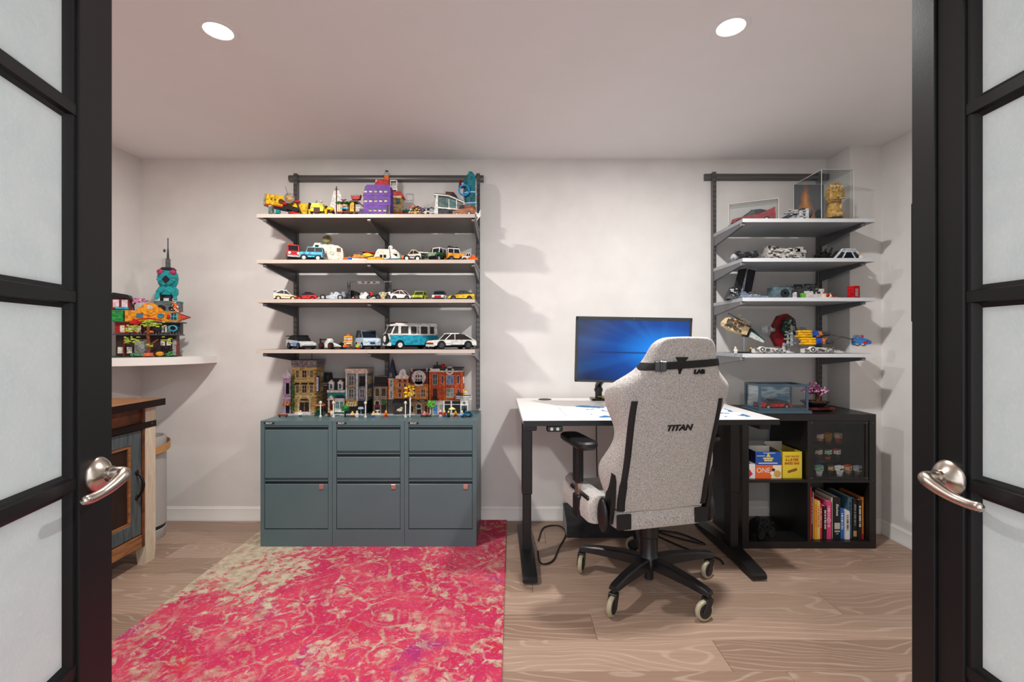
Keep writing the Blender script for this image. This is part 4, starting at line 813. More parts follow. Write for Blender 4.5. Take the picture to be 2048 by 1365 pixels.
# ---- top level
kit('toy_submarine', 'yellow toy submarine with round glass cockpit on a black stand', 'toy submarine', SL(578, 2.80, 0), 0, [
 ('stand', BLK, [('b', 2, 1, 0, 7, 6, .8), ('b', 1.5, 1, .8, 1.6, 1.6, 9), ('c', 1.2, -2, 3, .6, 6, 'z')]),
 ('hull', (236, 180, 26), [('b', -7.2, 0, 8.4, 11, 6, 6.4, .6, (0, 8, 0)), ('b', 7.5, 1, 3.6, 10, 6, 6.6, .6, (0, 8, 0)), ('b', 0, 1.5, 6, 8, 4, 6, .3, (0, 8, 0))], [('porthole', DGR, [('b', -9, -3.1, 11.6, 1.1, .2, 1.1)]), ('porthole', DGR, [('b', -6.8, -3.1, 11.2, 1.1, .2, 1.1)]), ('round_hatch', BRN, [('c', -3.2, -3.1, 10.6, 1.6, .5, 'y')])]),
 ('tail_plate', DTN, [('b', -13, 0, 8.6, 1.2, 6.4, 6.8, .1, (0, 8, 0)), ('r', 9, 8, -13.6, -12.6, -3, 3, 8, 14, .6, 1.4)]), ('keel', RED, [('b', -7, -.6, 7.2, 10.4, 5.4, 1.2, .2, (0, 8, 0))]), ('red_float', RED, [('e', -.8, -3.4, 9.2, 1.5, 1.2, 1.1)]), ('red_hatch', RED, [('e', 6.6, -3, 10.6, 1.9, 1, .8)]), ('rear_keel', RED, [('b', 4.8, -1.6, 3.2, 6.5, 3, 1.2, .2, (0, 8, 0))]),
 ('dark_frame', BLK, [('b', -4, -1, 6.2, 9, 5, 1.2, .1, (0, 10, 0)), ('b', 2.6, -2.4, 5.4, 10, 2, 2.6, .2, (0, 14, 0)), ('t', [(6, -3, 10), (8.4, -3.2, 4.2)], .5), ('b', 12.6, 1, 2.8, .8, 6.4, 7.6, .1, (0, 8, 0))]),
 ('cockpit_ring', GRY, [('l', [(3.1, -.6), (3.3, 0), (3.1, .6), (2.3, .6), (2.3, -.6)], (2.0, -3.6, 12.4), 'y')], [('cockpit_glass', (176, 140, 90), [('e', 2.0, -3.6, 12.4, 2.4, 1.2, 2.4)])]), ('fin', DGR, [('t', [(-3.5, 1, 15), (0, 1, 15.6), (2, 1, 14.6)], .4), ('t', [(-.4, 0, 14.6), (-2.2, 0, 20.6)], .12)])])
kit('toy_scooter', 'small grey green toy scooter with teal wheel under the submarine tail', 'toy vehicle', SL(548, 2.73, 0), 0, [('body', (96, 120, 112), [('b', -1.6, 0, 2, 2.2, 2.4, 4.4), ('b', 1.2, 0, 1.4, 4, 1.6, 1.2)]), ('wheel', TEA, [('c', 2.6, -.4, 3.2, 1.4, .8, 'y')]), ('lamp', LGR, [('b', -1.8, 0, 6.4, 1.6, 2, .6)]), ('wheel', BLK, [('c', -1.6, 0, 1.2, 1.2, .8, 'y')])])
kit('toy_critter', 'yellow toy crab machine with two stalk eyes', 'toy robot', SL(637, 2.76, 0), 0, [('shell', LYE, [('p', 'y', [(-4, 6), (-3, 8.8), (3, 8.8), (4, 6), (3.4, 4), (-3.4, 4)], -2.4, 2.4)]), ('mouth', BRN, [('b', 0, -2, 3.2, 3.6, 1.4, 3), ('b', 0, -2.4, 1.4, 2.6, .8, 1.4)]), ('eye_stalk', LGR, [('t', [(-1.4, 0, 8.6), (-1.5, 0, 10)], .25), ('e', -1.5, 0, 10.4, .8, .8, .8)]), ('eye_stalk', LGR, [('t', [(1.4, 0, 8.6), (1.5, 0, 10)], .25), ('e', 1.5, 0, 10.4, .8, .8, .8)])]+[('leg', YEL, [('t', [(s_*3.4, 0, 5.4), (s_*5, -1, 4.6), (s_*4.4, -1.6, 0)], .7), ('e', s_*4.8, -1, 4.6, 1, 1, 1)]) for s_ in (-1, 1)])
kit('toy_walker', 'yellow toy walker with black joints beside the sailboat', 'toy robot', SL(660, 2.78, 0), 0, [('body', YEL, [('e', 0, 0, 6, 2.6, 2.2, 2)]), ('joint', BLK, [('e', -1.8, -1, 7.2, 1, 1, 1), ('e', 2.2, -1, 4.4, 1, 1, 1), ('b', 0, -2, 4.6, 1.6, .8, 1)]), ('leg', ORG, [('t', [(-1.6, 0, 5), (-2.6, 0, 2.6), (-2, 0, 0)], .7)]), ('leg', ORG, [('t', [(1.6, 0, 5), (3, 0, 3), (2.8, 0, 0)], .7)])])
kit('toy_sailboat', 'toy sailboat with tall white sail and brown mast', 'toy boat', SL(673, 2.90, 0), 0, [('hull', (214, 190, 110), [('p', 'y', [(-6, 2.6), (-4.6, 0), (5, 0), (6.4, 2.6)], -1.6, 1.6)]), ('mast', BRN, [('c', 0, 0, 13.2, .32, 21.6, 'z'), ('b', 0, 0, 22, 2.2, .4, .4)]), ('sail', WHT, [('p', 'y', [(-6.2, 3), (-.3, 3), (-.3, 20.5), (-1.2, 21.8), (-2.2, 20)], .1, .35), ('p', 'y', [(6, 5), (.3, 5), (.3, 21.4), (1.2, 21.6), (2.4, 20)], .1, .35)])])
kit('toy_beach_house', 'toy beach hut with leaf roof, yellow wall and red boat on top', 'toy house', SL(698, 2.82, 0), 0, [
 ('deck', RBR, [('b', 0, 0, 0, 15, 7, .8), ('b', 3.6, -1.5, .8, .8, .8, 4.6), ('b', 6.6, -1.5, .8, .8, .8, 4.6), ('b', 5.1, -1.5, 4.8, 4, .9, .8), ('b', 0, 1, 5, 14, 5, .7)]), ('stair', RBR, [('b', -6.8+.9*k, -2.2, .8+.9*k, 1.2, 2, .9) for k in range(5)]),
 ('lower_room', DGR, [('b', -2, 1.2, .8, 4, 4, 4.2), ('b', 5.2, 1.6, .8, 2.8, 2, 4)]), ('hut', (224, 170, 120), [('b', -3.4, 1, 5.7, 5.6, 4, 5)], [('doorway', BRN, [('b', -2.6, -1.05, 5.9, 2.2, .2, 3.4)]), ('post', WHT, [('b', -6.4, -1.2, 5.6, .5, .5, 5.2), ('b', -5.2, -1.2, 5.6, .4, .4, 5.2)])]),
 ('leaf_roof', GRN, [('e', -6.5+1.25*k, -1.4, 11+.25*(k % 2), 1.1, 1.8, .6) for k in range(7)]+[('b', -3.2, .6, 10.7, 7.5, 5, .5)]), ('flower', (206, 40, 120), [('e', -2.8, -1.4, 12.6, 1.2, .8, .5)], [('petal', PUR, [('e', -3.8, -1.4, 12.9, .7, .5, .3), ('e', -1.6, -1.4, 12.9, .7, .5, .3)])]),
 ('yellow_wall', YEL, [('b', 2.4, -.4, 5.7, 2.4, 3, 6)]), ('brown_roof', (60, 42, 36), [('p', 'y', [(1.2, 12), (5.6, 12.6), (10, 8.6), (9.6, 8), (5.4, 11.4), (1.2, 11.4)], -2.4, 3)]), ('railing', WHT, [('b', 5.2+.55*k, -2.3, 5.7, .25, .25, 2.2) for k in range(5)]+[('b', 6.3, -2.3, 7.8, 2.8, .3, .3)]),
 ('surfboard', (90, 180, 214), [('e', -1.8, -3, 7.4, 2.6, .4, .7)]), ('red_boat', RED, [('p', 'y', [(1.4, 16), (2, 13.2), (6.6, 13.2), (7.4, 16), (6.2, 15), (2.6, 15)], -1.4, 1.4)], [('straw_pile', SGN, [('e', 4, 0, 15.6, 2, 1, .8)])]), ('plant', GRN, [('e', 8.4, -2, 5, 1.6, 1, .5), ('t', [(8.6, -2, 0), (8.8, -2, 5)], .2)])])
def deckwin(z, n=5, x0=-6.6, x1=5.2, w=1.7, h=2.0):
    return [('window', (206, 190, 150), [('b', x0+(x1-x0)*k/(n-1), -3.42, z, w, .15, h*.45)], [('window_glass', (70, 60, 96), [('b', x0+(x1-x0)*k/(n-1), -3.42, z+h*.45, w, .15, h*.55)])]) for k in range(n)]
kit('toy_bus', 'purple triple deck toy bus with rows of windows', 'toy bus', SL(757, 2.77, 0), 0, [('body', (92, 30, 146), [('p', 'y', [(-7.8, 1.6), (-8.0, 14.2), (-7, 18.4), (-6, 19.6), (7, 19.6), (8, 18.4), (8, 1.6)], -3.4, 3.4)]), ('band', (108, 44, 164), [('b', 0, 0, 13.1, 16.5, 7.1, .5), ('b', 0, 0, 7.4, 16.2, 7.1, .5)])]+deckwin(15.0)+deckwin(9.4)+deckwin(3.8, 4, -3.8, 4.6)+[('wheel', BLK, [('c', x_, s_*3, 1.6, 1.6, 1, 'y')], [('hub', LGR, [('c', x_, s_*3.2, 1.6, .9, .9, 'y')])]) for x_ in (-5.6, 5) for s_ in (-1, 1)]+[('hood', (58, 34, 90), [('b', -9.2, 0, 1.8, 2.8, 4.6, 4)]), ('rear_platform', BLK, [('b', 6.9, -3.2, 2, 2, .8, 5)]), ('pole', LGR, [('c', 7.4, -3.6, 4, .16, 5.6, 'z')])])
def win(x, y, z, w, h, fc=WHT, pc=GLS, cross=True, ax='y', sd=-1):
    """window part with its pane and bars on a facade looking to -y (or to +x)"""
    if ax == 'y':
        fr = [('b', x, y+sd*.12, z-.15, w+.35, .25, .2), ('b', x, y+sd*.12, z+h-.05, w+.35, .25, .2), ('b', x-w/2-.08, y+sd*.12, z, .2, .25, h), ('b', x+w/2+.08, y+sd*.12, z, .2, .25, h)]
        if cross: fr += [('b', x, y+sd*.1, z+h*.5, w, .22, .16), ('b', x, y+sd*.1, z, .16, .22, h)]
        pn = [('b', x, y+sd*.04, z, w, .1, h, .01)]
    else:
        fr = [('b', y+sd*.12, x, z-.15, .25, w+.3, .2), ('b', y+sd*.12, x, z+h-.05, .25, w+.3, .2), ('b', y+sd*.12, x-w/2, z, .25, .2, h), ('b', y+sd*.12, x+w/2, z, .25, .2, h)]
        pn = [('b', y+sd*.04, x, z, .1, w, h, .01)]
    return ('window', fc, fr, [('pane', pc, pn)])
kit('toy_house', 'tall tan toy house with red roofs and white balcony behind the purple bus', 'toy house', SL(781, 2.93, 0), 0, [('tower', (196, 168, 124), [('b', -4.6, 0, 0, 8.6, 6, 24.6)]), ('upper_roof', RED, [('p', 'y', [(-9.6, 24.4), (-7.2, 28.2), (-1.6, 28.2), (.4, 24.4)], -3.4, 3.4)]), ('chimney', ORG, [('b', -2.2, -.6, 26, 2.8, 2.4, 6)], [('chimney_cap', LGR, [('l', [(1.9, 0), (2, 1.2), (1.2, 2.4), (.4, 2.6)], (-2.2, -.6, 31.2))]), ('nest', BRN, [('e', -2.2, -.6, 34.2, 1.1, 1, .8)])]), ('round_window', WHT, [('l', [(1.9, -.2), (1.9, .2), (1.2, .2), (1.2, -.2)], (-4.8, -3.05, 22), 'y')], [('pane', GLS, [('c', -4.8, -3.02, 22, 1.25, .1, 'y')])]),
 ('side_wing', (214, 182, 130), [('b', 4.4, 0, 8.4, 6.6, 6, 10)]), ('wing_base', (214, 120, 44), [('b', 4.4, 0, 0, 6.2, 5.6, 8.4)]), ('lower_roof', RED, [('p', 'y', [(.2, 18.4), (1.2, 20.8), (7.2, 20.8), (8.6, 17.6), (8.2, 17.2), (6.6, 18.6)], -3.4, 3.4)]), win(5.4, -3, 13.6, 1.8, 2.8, DGR, (120, 150, 150), False), ('balcony', WHT, [('b', 2.6, -1, 22, 4.6, 3, .5), ('b', 4.6, -2.4, 20.8, .5, .5, 7.4), ('b', .6, -2.4, 22, .4, .4, 5.8), ('b', 2.6, -2.4, 27.6, 4.4, .5, .6), ('b', 2.6, -2.4, 24.2, 4.4, .3, .3)]+[('b', 1+.7*k, -2.4, 22.4, .25, .25, 1.9) for k in range(5)]), ('chimney_pot', WHT, [('b', -8.6, 0, 26.4, 1.4, 1.4, 2.6)])])
cols = [(RBR, DGR, TEA), (BRN, TAN, RED), (GLD, BLK, BRN), (DGR, BRN, RED), (BRN, GRY, PUR), (TAN, DGR, BLK), (DGR, GRY, TEA), (WHT, BLK, LGR)]
lab = ['brown toy war cart with teal cargo', 'brown toy glider with a red top wing', 'gold toy robot beast with dark legs', 'dark toy crawler with red fins', 'brown toy wagon with a purple lantern', 'tan toy skeleton cart with black wheels', 'dark grey toy speeder with a teal pod', 'white toy drone with black guns']
for k, px in enumerate((812, 826, 833, 841, 850, 857, 861, 858)):
    a, b, c = cols[k]; hh = (8.4, 7, 5.6, 8.8, 6.4, 8.8, 8.6, 5.2)[k]; yy = (2.86, 2.74, 2.70, 2.88, 2.76, 2.90, 2.82, 2.70)[k]
    kit('toy_contraption', lab[k]+' beside the white lodge', 'toy vehicle', SL(px, yy, 0), 10*k-30, [('chassis', a, [('b', 0, 0, 1, 4.4, 3, 1.6), ('r', k, 12, -2, 2, -1.4, 1.4, 1.6, hh*.75, .6, 1.6), ('b', 0, 0, 2, 1.4, 1.4, hh*.6)]), ('frame', b, [('t', [(-2, -1, 2), (-1, -1, hh*.8), (1.4, -1, hh)], .25), ('t', [(2, 1, 2), (1, 0, hh*.9)], .25), ('r', k+20, 9, -2, 2, -1.6, 1, 1.4, hh*.8, .5, 1.3)]), ('accent', c, [('p', 'y', [(-3, hh-.6), (-1.5, hh+.1), (0, hh-.5), (1.5, hh+.1), (3, hh-.6), (1.5, hh-1.1), (0, hh-1.3), (-1.5, hh-1.1)], -.6, .6)])]+[('wheel', BLK, [('c', x_, s_*1.5, .9, .9, .6, 'y')]) for x_ in (-1.5, 1.5) for s_ in (-1, 1)], 'small brick builds on the top shelf')
kit('toy_lodge', 'white toy lodge with sloping roof and long glass front', 'toy house', SL(899, 2.84, 0), 0, [('end_wall', WHT, [('p', 'y', [(-9.4, 0), (-7.6, 15.2), (-6.4, 15.2), (-6.4, 0)], -4, 4)]), ('back_wall', (150, 146, 140), [('p', 'y', [(-6.4, 0), (-6.4, 14.2), (9.4, 10.4), (9.4, 0)], 2, 2.6)]), ('roof', WHT, [('p', 'y', [(-9, 15.4), (-8.4, 16.2), (0, 15.4), (9.8, 11.2), (9.6, 10.6), (0, 14.6), (-6, 15.2)], -4.4, 3)], [('roof_line', DGR, [('p', 'y', [(-8.6, 16.2), (-8.4, 16.5), (0, 15.8), (9.8, 11.6), (9.8, 11.2), (0, 15.4)], -4.5, -4.2)])]), ('floor_slab', WHT, [('p', 'y', [(-8, 7.6), (-8, 8.6), (9.4, 7.0), (9.4, 6.2)], -4.3, 2.4)]),
 ('glass_bay', (96, 120, 116), [('p', 'y', [(-6, 8.8), (-6, 14.2), (0, 13.8), (0, 8.2)], -3.9, -3.6)]), ('glass_bay', (90, 128, 126), [('p', 'y', [(.5, 8.2), (.5, 13.6), (4.6, 12), (4.6, 7.8)], -3.9, -3.6)]), ('glass_bay', (120, 128, 116), [('p', 'y', [(5, 7.8), (5, 11.8), (9, 10.2), (9, 7.4)], -3.9, -3.6)]), ('post', WHT, [('b', x_, -3.9, 6.6, .5, .6, 6.4-.3*k) for k, x_ in enumerate((.2, 4.8, 9.2))]), ('interior', (140, 70, 56), [('b', -3, -1, 8.8, 5, 2, 1.6)], [('teal_panel', TEA, [('b', 0, -1.4, 8.4, 1.6, .6, 4), ('b', 3, -1.4, 8.2, 1.6, .6, 3.4)])]), ('garage', DGR, [('b', -3, -3.2, 2, 6, .6, 5)])])
kit('toy_gargoyle', 'small dark toy rider with a red cape standing behind the lodge roof', 'toy figure', (X(884, 2.99), 2.99, LEV_L[0]+.0003), 0, [('tower', DGR, [('b', 0, 0, 0, 2.4, 2.4, 15)]), ('rider', (60, 54, 56), [('b', 0, 0, 15, 2.2, 1.4, 2.6), ('e', 0, 0, 18.8, 1, .9, 1.1), ('e', 1, -.6, 17.4, .8, .6, 1)]), ('cape', RED, [('b', -1, .2, 15, 1, 1.2, 2.4), ('b', 1.2, -.4, 15, 1.2, .8, 1)])])
kit('toy_crane', 'dark toy robot arm with a curved shell behind the lodge', 'toy crane', SL(903, 2.935, 0), 0, [('base', DGR, [('b', 1, 0, 0, 4, 4, 10)]), ('shell', DBL, [('p', 'y', [(4.6, 6), (5.6, 12), (5.2, 16), (2.6, 19.6), (0, 20), (1.8, 17.6), (3.2, 13), (3, 6)], -1.6, 1.6)]), ('arm', BRN, [('p', 'y', [(-4, 18), (-3.4, 21.6), (1.6, 21.2), (3.4, 19), (-.6, 19), (-3, 17.2)], -1.2, 1.2)]), ('joint', LGR, [('r', 31, 16, -2, 3, -2, 0, 12, 18, .6, 1.6)]), ('antenna', DGR, [('t', [(-5, 0, 14), (-8.4, 0, 19)], .35), ('b', -3.8, 0, 12.6, 5, 2, 1.6, .1, (0, 12, 0))])])
kit('toy_tower', 'tall teal glass toy tower with a round blue sign ring', 'toy tower', SL(941, 2.935, 0), 0, [('core', LGR, [('b', -1, 1, 0, 7.4, 3.4, 27), ('b', 3.6, -1, 0, .5, 5, 29)])]+[('glass_floor', c_, [('p', 'z', [(-4, -.6), (-2, -2.6), (1, -3.2), (3.3, -3.2), (3.3, 2), (-4, 2)], z0, z1)]) for z0, z1, c_ in ((.4, 6.4, (20, 110, 128)), (7.2, 13.4, (24, 132, 140)), (14.2, 20.2, (20, 96, 104)), (21, 30.2, (22, 116, 128)))]+[('floor_plate', LBL, [('p', 'z', [(-4.5, -.6), (-2.2, -3.0), (1, -3.7), (4, -3.7), (4, 2.4), (-4.5, 2.4)], z0, z0+.8)]) for z0 in (6.4, 13.4, 20.2)]+[('crown', (38, 128, 140), [('p', 'y', [(-1.4, 30.2), (-1, 33.6), (1.2, 33.6), (3.6, 30.2)], -3, 1.6)]), ('sign_ring', (20, 150, 226), [('l', [(3.6, -.35), (3.7, 0), (3.6, .35), (2.7, .35), (2.7, -.35)], (-3.6, -3.8, 21.6), 'y')]), ('side_fin', DGR, [('p', 'y', [(-4.8, 24), (-1.6, 33.4), (-1.2, 30), (-3.6, 24)], -.4, .4)]), ('red_robot', DRD, [('b', -6.4, -1.2, 25, 1.6, 1.2, 2), ('e', -6, -1.2, 28, .8, .7, .9), ('b', -5.4, -.6, 24, 4, 2, 1)])])
kit('toy_wagon', 'brown toy estate car with tan flanks in front of the white lodge', 'toy car', SL(929, 2.715, 0), -14, [('body', (176, 104, 60), [('p', 'y', [(-6, 1), (-6, 2.8), (-2.4, 4.2), (6, 4), (6, 1)], -2.6, 2.6)]), ('roof', (120, 56, 40), [('p', 'y', [(-2.6, 4.2), (-1, 6.6), (6, 6), (6, 4)], -2.5, 2.5)]), ('window_glass', GLS, [('p', 'y', [(-2.9, 4.2), (-1.5, 6.2), (.6, 6.2), (.6, 4.3)], -2.65, 2.65)]), ('grille', GLD, [('b', -6.1, 0, 1.2, .5, 5, 2)])]+[('wheel', BLK, [('c', x_, s_*2.4, 1.2, 1.2, .8, 'y')], [('hub', LGR, [('c', x_, s_*2.6, 1.2, .7, .6, 'y')])]) for x_ in (-3.8, 3.8) for s_ in (-1, 1)])
pb = kit('paper_bird', 'white folded paper bird hanging from the end of the top shelf', 'paper bird', (-.196, 2.70, LEV_L[0]-.035), 20, [('body', WHT, [('p', 'y', [(-1.4, 0), (.4, 5.6), (1, 3.6)], -.5, .5)]), ('wing', WHT, [('p', 'y', [(-.6, 2.4), (-2.2, 5.6), (.6, 4.4)], -1.2, -.8)]), ('wing', WHT, [('p', 'y', [(.2, 2.4), (2.6, 6.4), (1.4, 3.4)], .6, 1)]), ('tail', WHT, [('p', 'y', [(.2, 4.2), (1.2, 7.8), (1.2, 4)], -.3, .3)])])
# ================================================================ brick street on the steel cabinets
CT = CABZ+.0003
FY = 2.90        # facade plane
BCM = F/FY/100   # pixels per cm there
def BZ(py): return (Z(py, FY)-CT)*100
def BX(px): return X(px, FY)
def rowhouse(label, px0, px1, parts, name='toy_building', y=FY, depth=12.5):
    """parts see x from -w/2 to w/2, facade at y = 0, base plate in front"""
    w = (px1-px0)/BCM
    return kit(name, label, 'toy building', ((BX(px0)+BX(px1))/2, y, CT), 0, [('base_plate', LGR, [('b', 0, depth/2-3.2, 0, w+.25, depth+4.4, .35)])]+parts(w-.55), 'brick buildings on the cabinets')
def wall(c, w, z0, z1, d=12, y=0): return ('wall', c, [('b', 0, y+d/2, z0, w, d, z1-z0, .05)])
def sidewin(w, zs, ys=(3, 8), ww=1.6, hh=2.4, fc=WHT, pc=GLS): return [win(y_, w/2, z_, ww, hh, fc, pc, False, 'x', 1) for z_ in zs for y_ in ys]
def cornice(c, w, z, h=.8, o=.3, d=12): return ('cornice', c, [('b', 0, d/2-.2, z, w+o, d+o, h, .08)])
rowhouse('narrow lilac toy shop with orange striped awning', 565, 582, lambda w: [wall(LIL, w, .35, 24, 10), cornice((226, 208, 220), w, 9.6, .7, .5, 10), cornice((226, 208, 220), w, 22.4, .9, .5, 10), ('gable', (226, 214, 216), [('p', 'y', [(-2.6, 23.2), (-2, 25.6), (-.6, 26.4), (.8, 28), (1.6, 26), (2.6, 25), (2.6, 23.2)], -.2, .8)]), win(.6, 0, 12.5, 2.2, 7, (224, 200, 214), GLS, False), ('shop_door', GLS, [('b', .6, -.1, .6, 2.2, .4, 5)]), ('awning', ORG, [('p', 'x', [(0, 7.8), (-1.6, 6.2), (-1.6, 5.6), (0, 5.8)], -1.8, 2.6)], [('awning_stripe', (240, 190, 150), [('p', 'x', [(.02, 7.86), (-1.66, 6.26), (-1.66, 5.6), (-1.5, 5.6), (.02, 7.7)], -.8+1.7*k, 0+1.7*k) for k in range(2)])])])
rowhouse('tall tan toy station house with lilac grey cornice and arched entrance', 584, 634, lambda w: [wall((206, 170, 104), w, .35, 29.4), ('quoin', (178, 130, 64), [('b', s_*(w/2-.55), -.15, 1.2+2.1*k, 1.1, .4, 1.4) for k in range(13) for s_ in (-1, 1)])]+[('cornice', (150, 140, 150), [('b', 0, 5.7, 29.6, w+.4, 12.4, 1.2), ('b', 0, 5.7, 33.0, w+1.2, 13.4, .7)]), ('parapet', (138, 130, 138), [('b', 0, 5.8, 30.8, w+1, 12.6, 2.2)], [('parapet_bracket', (188, 178, 150), [('b', -6.4+3.2*k, -.7, 30.9, .7, .6, 2.1) for k in range(5)])]), cornice((226, 206, 160), w, 20.6, .5, .3), cornice((226, 206, 160), w, 11.2, .6, .4)]+
 [win(x_, 0, z_, ww, 4.6, (226, 206, 160), (48, 36, 52)) for z_ in (13.4, 22.8) for x_, ww in ((-4.4, 1.5), (0, 2.6), (4.4, 1.5))]+[('window_awning', (44, 34, 44), [('p', 'x', [(0, 19.6), (-1.2, 18.6), (0, 18.6)], x_-ww, x_+ww)]) for x_, ww in ((-4.4, 1.3), (0, 1.9), (4.4, 1.3))]+[('entrance_arch', (226, 206, 160), [('l', [(4.2, -.3), (4.2, .3), (3.3, .3), (3.3, -.3)], (0, 0, 7.8), 'y'), ('b', -3.6, -.3, 1.2, .9, .8, 7), ('b', 3.6, -.3, 1.2, .9, .8, 7)], [('sign_plate', (60, 46, 40), [('b', 0, -.6, 8.6, 4, .3, 1)])]), ('entrance_door', (52, 36, 46), [('b', -1.5, -.25, 1.4, 2.6, .3, 6), ('b', 1.5, -.25, 1.4, 2.6, .3, 6)]), ('steps', (196, 186, 190), [('b', 0, -1.2, .35, 11, 2.4, .8), ('b', 0, -.7, 1.1, 9, 1.6, .5)]), ('ivy', (40, 110, 44), [('r', 77, 60, -7.2, -6.4, -1, -.3, 2, 24, .6, 1.5)]), ('vertical_banner', (60, 70, 120), [('b', w/2+1.2, -.2, 14, .5, 2.6, 10)], [('banner_face', (206, 206, 216), [('b', w/2+1.2, -1.55, 14.6, 1.3, .2, 8.6)])]), ('flag_pole', DGR, [('c', 2, 6, 36, .18, 6, 'z')])]+sidewin(w, (14, 23), (4, 9)))
rowhouse('dark brick toy house set back between tan station and teal townhouse', 638, 654, lambda w: [wall((70, 58, 52), w, .35, 20, 5), ('roof', (20, 26, 30), [('p', 'y', [(-w/2, 20), (-w/2+.4, 25.4), (w/2-.8, 25.4), (w/2, 20)], 0, 5)], [('dormer', (40, 52, 52), [('b', 1, -.2, 21, 1.8, .6, 3)])]), ('brick_band', (120, 60, 48), [('b', 0, -.1, 3+3*k, w, .2, .8) for k in range(5)]), ('balcony', LGR, [('b', 0, -.6, 17.4, w, 1, .4), ('b', 0, -1, 18.6, w, .2, .3)])], y=FY+.06, depth=6)
rowhouse('teal and white toy townhouse with dark mansard roof and two dormers', 654, 691, lambda w: [wall((40, 132, 126), w, .35, 13.6, 10), ('white_band', (226, 216, 206), [('b', 0, 4.8, 13.6, w+.1, 11, 1.5)]), ('roof', (30, 34, 46), [('p', 'x', [(0, 15.1), (1.4, 21.4), (9.6, 21.4), (10, 15.1)], -w/2, w/2), ('b', 0, 5, 21.4, w-.4, 8, .4)]),
 ('bay', (230, 218, 206), [('b', 2.4, -.4, 1.4, 6, 1.2, 8.6)], [('bay_roof', (28, 44, 84), [('e', 2.4, -.2, 10.6, 3.0, 1.0, 1.2)])]), win(1.2, -1, 3.4, 1.7, 4.6, WHT, (64, 140, 150)), win(3.8, -1, 3.4, 1.7, 4.6, WHT, (64, 140, 150)), ('porch', (232, 220, 206), [('b', -4.3, -.5, 1.6, .9, 1, 7.4), ('b', -1.4, -.5, 1.6, .9, 1, 7.4), ('p', 'y', [(-5.4, 9), (-2.9, 12), (-.4, 9)], -1.2, 0)]), ('front_door', (110, 36, 20), [('b', -2.9, -.2, 2.4, 2.2, .4, 6.2)]), ('steps', (216, 196, 170), [('b', -2.9, -.8-.5*k, .35, 3.2, .6, 2.2-.6*k) for k in range(3)])]+[p for x_ in (-2.9, 2.7) for p in (('dormer', (230, 216, 206), [('b', x_, .1, 15.4, 3, 1.6, 4.2), ('p', 'y', [(x_-2, 19.4), (x_, 21.6), (x_+2, 19.4)], -.9, 1.4)]), win(x_, -.7, 15.9, 1.6, 3, WHT, (66, 100, 120), False))], depth=10)
rowhouse('grey and white toy corner building with yellow striped awning', 691, 735, lambda w: [wall((128, 132, 140), w, 8.4, 25.4), wall((40, 38, 40), w, .35, 8.4), ('pilaster', (224, 220, 214), [('b', x_, -.25, 8.2, .9, .7, 17.4) for x_ in (-w/2+.4, .5, w/2-.3)]), ('cornice', (226, 204, 186), [('p', 'x', [(12.4, 25.4), (-.2, 25.4), (-1.2, 28), (12.8, 28)], -w/2-.2, w/2+.5), ('b', 0, 5.8, 28, w+.5, 13.6, .5)]), ('window_ledge', (196, 150, 96), [('b', -3.2, -.35, 16.8, 6.6, .6, .8), ('b', -3.2, -.35, 8.2, 6.6, .6, 1.4)]), win(-3.2, 0, 18, 3, 5.8, WHT, (96, 84, 74)), win(-3.2, 0, 10.2, 3, 5.4, WHT, (96, 84, 74)), win(3.6, -.05, 10.2, 2.6, 5.4, WHT, (110, 70, 90)), ('balcony_opening', (36, 24, 20), [('b', 3.6, -.1, 17.8, 3.6, .3, 6)], [('railing', BLK, [('b', 3.6, -.5, 17.4, 4, .2, .3), ('b', 3.6, -.5, 19, 4, .2, .3)]+[('b', 1.8+.5*k, -.5, 17.6, .16, .16, 1.5) for k in range(8)])]),
 ('awning', (232, 190, 40), [('p', 'x', [(0, 8), (-2, 6), (-2, 5.2), (0, 5.6)], -w/2+.3, .8)], [('awning_stripe', WHT, [('p', 'x', [(.02, 8.1), (-2.06, 6.06), (-2.06, 5.2), (-1.9, 5.2), (.02, 7.9)], -w/2+1.2+1.6*k, -w/2+2.0+1.6*k) for k in range(4)])]), ('cafe_table', (150, 170, 190), [('l', [(.2, .4), (.25, 3.4), (1.9, 3.6), (1.5, 4.8), (.1, 5)], (3.4, -2, 0))])]+sidewin(w, (10.4, 18.4), (2.4, 5.4, 8.6), 1.5, 5, (214, 184, 130), (120, 84, 60)))
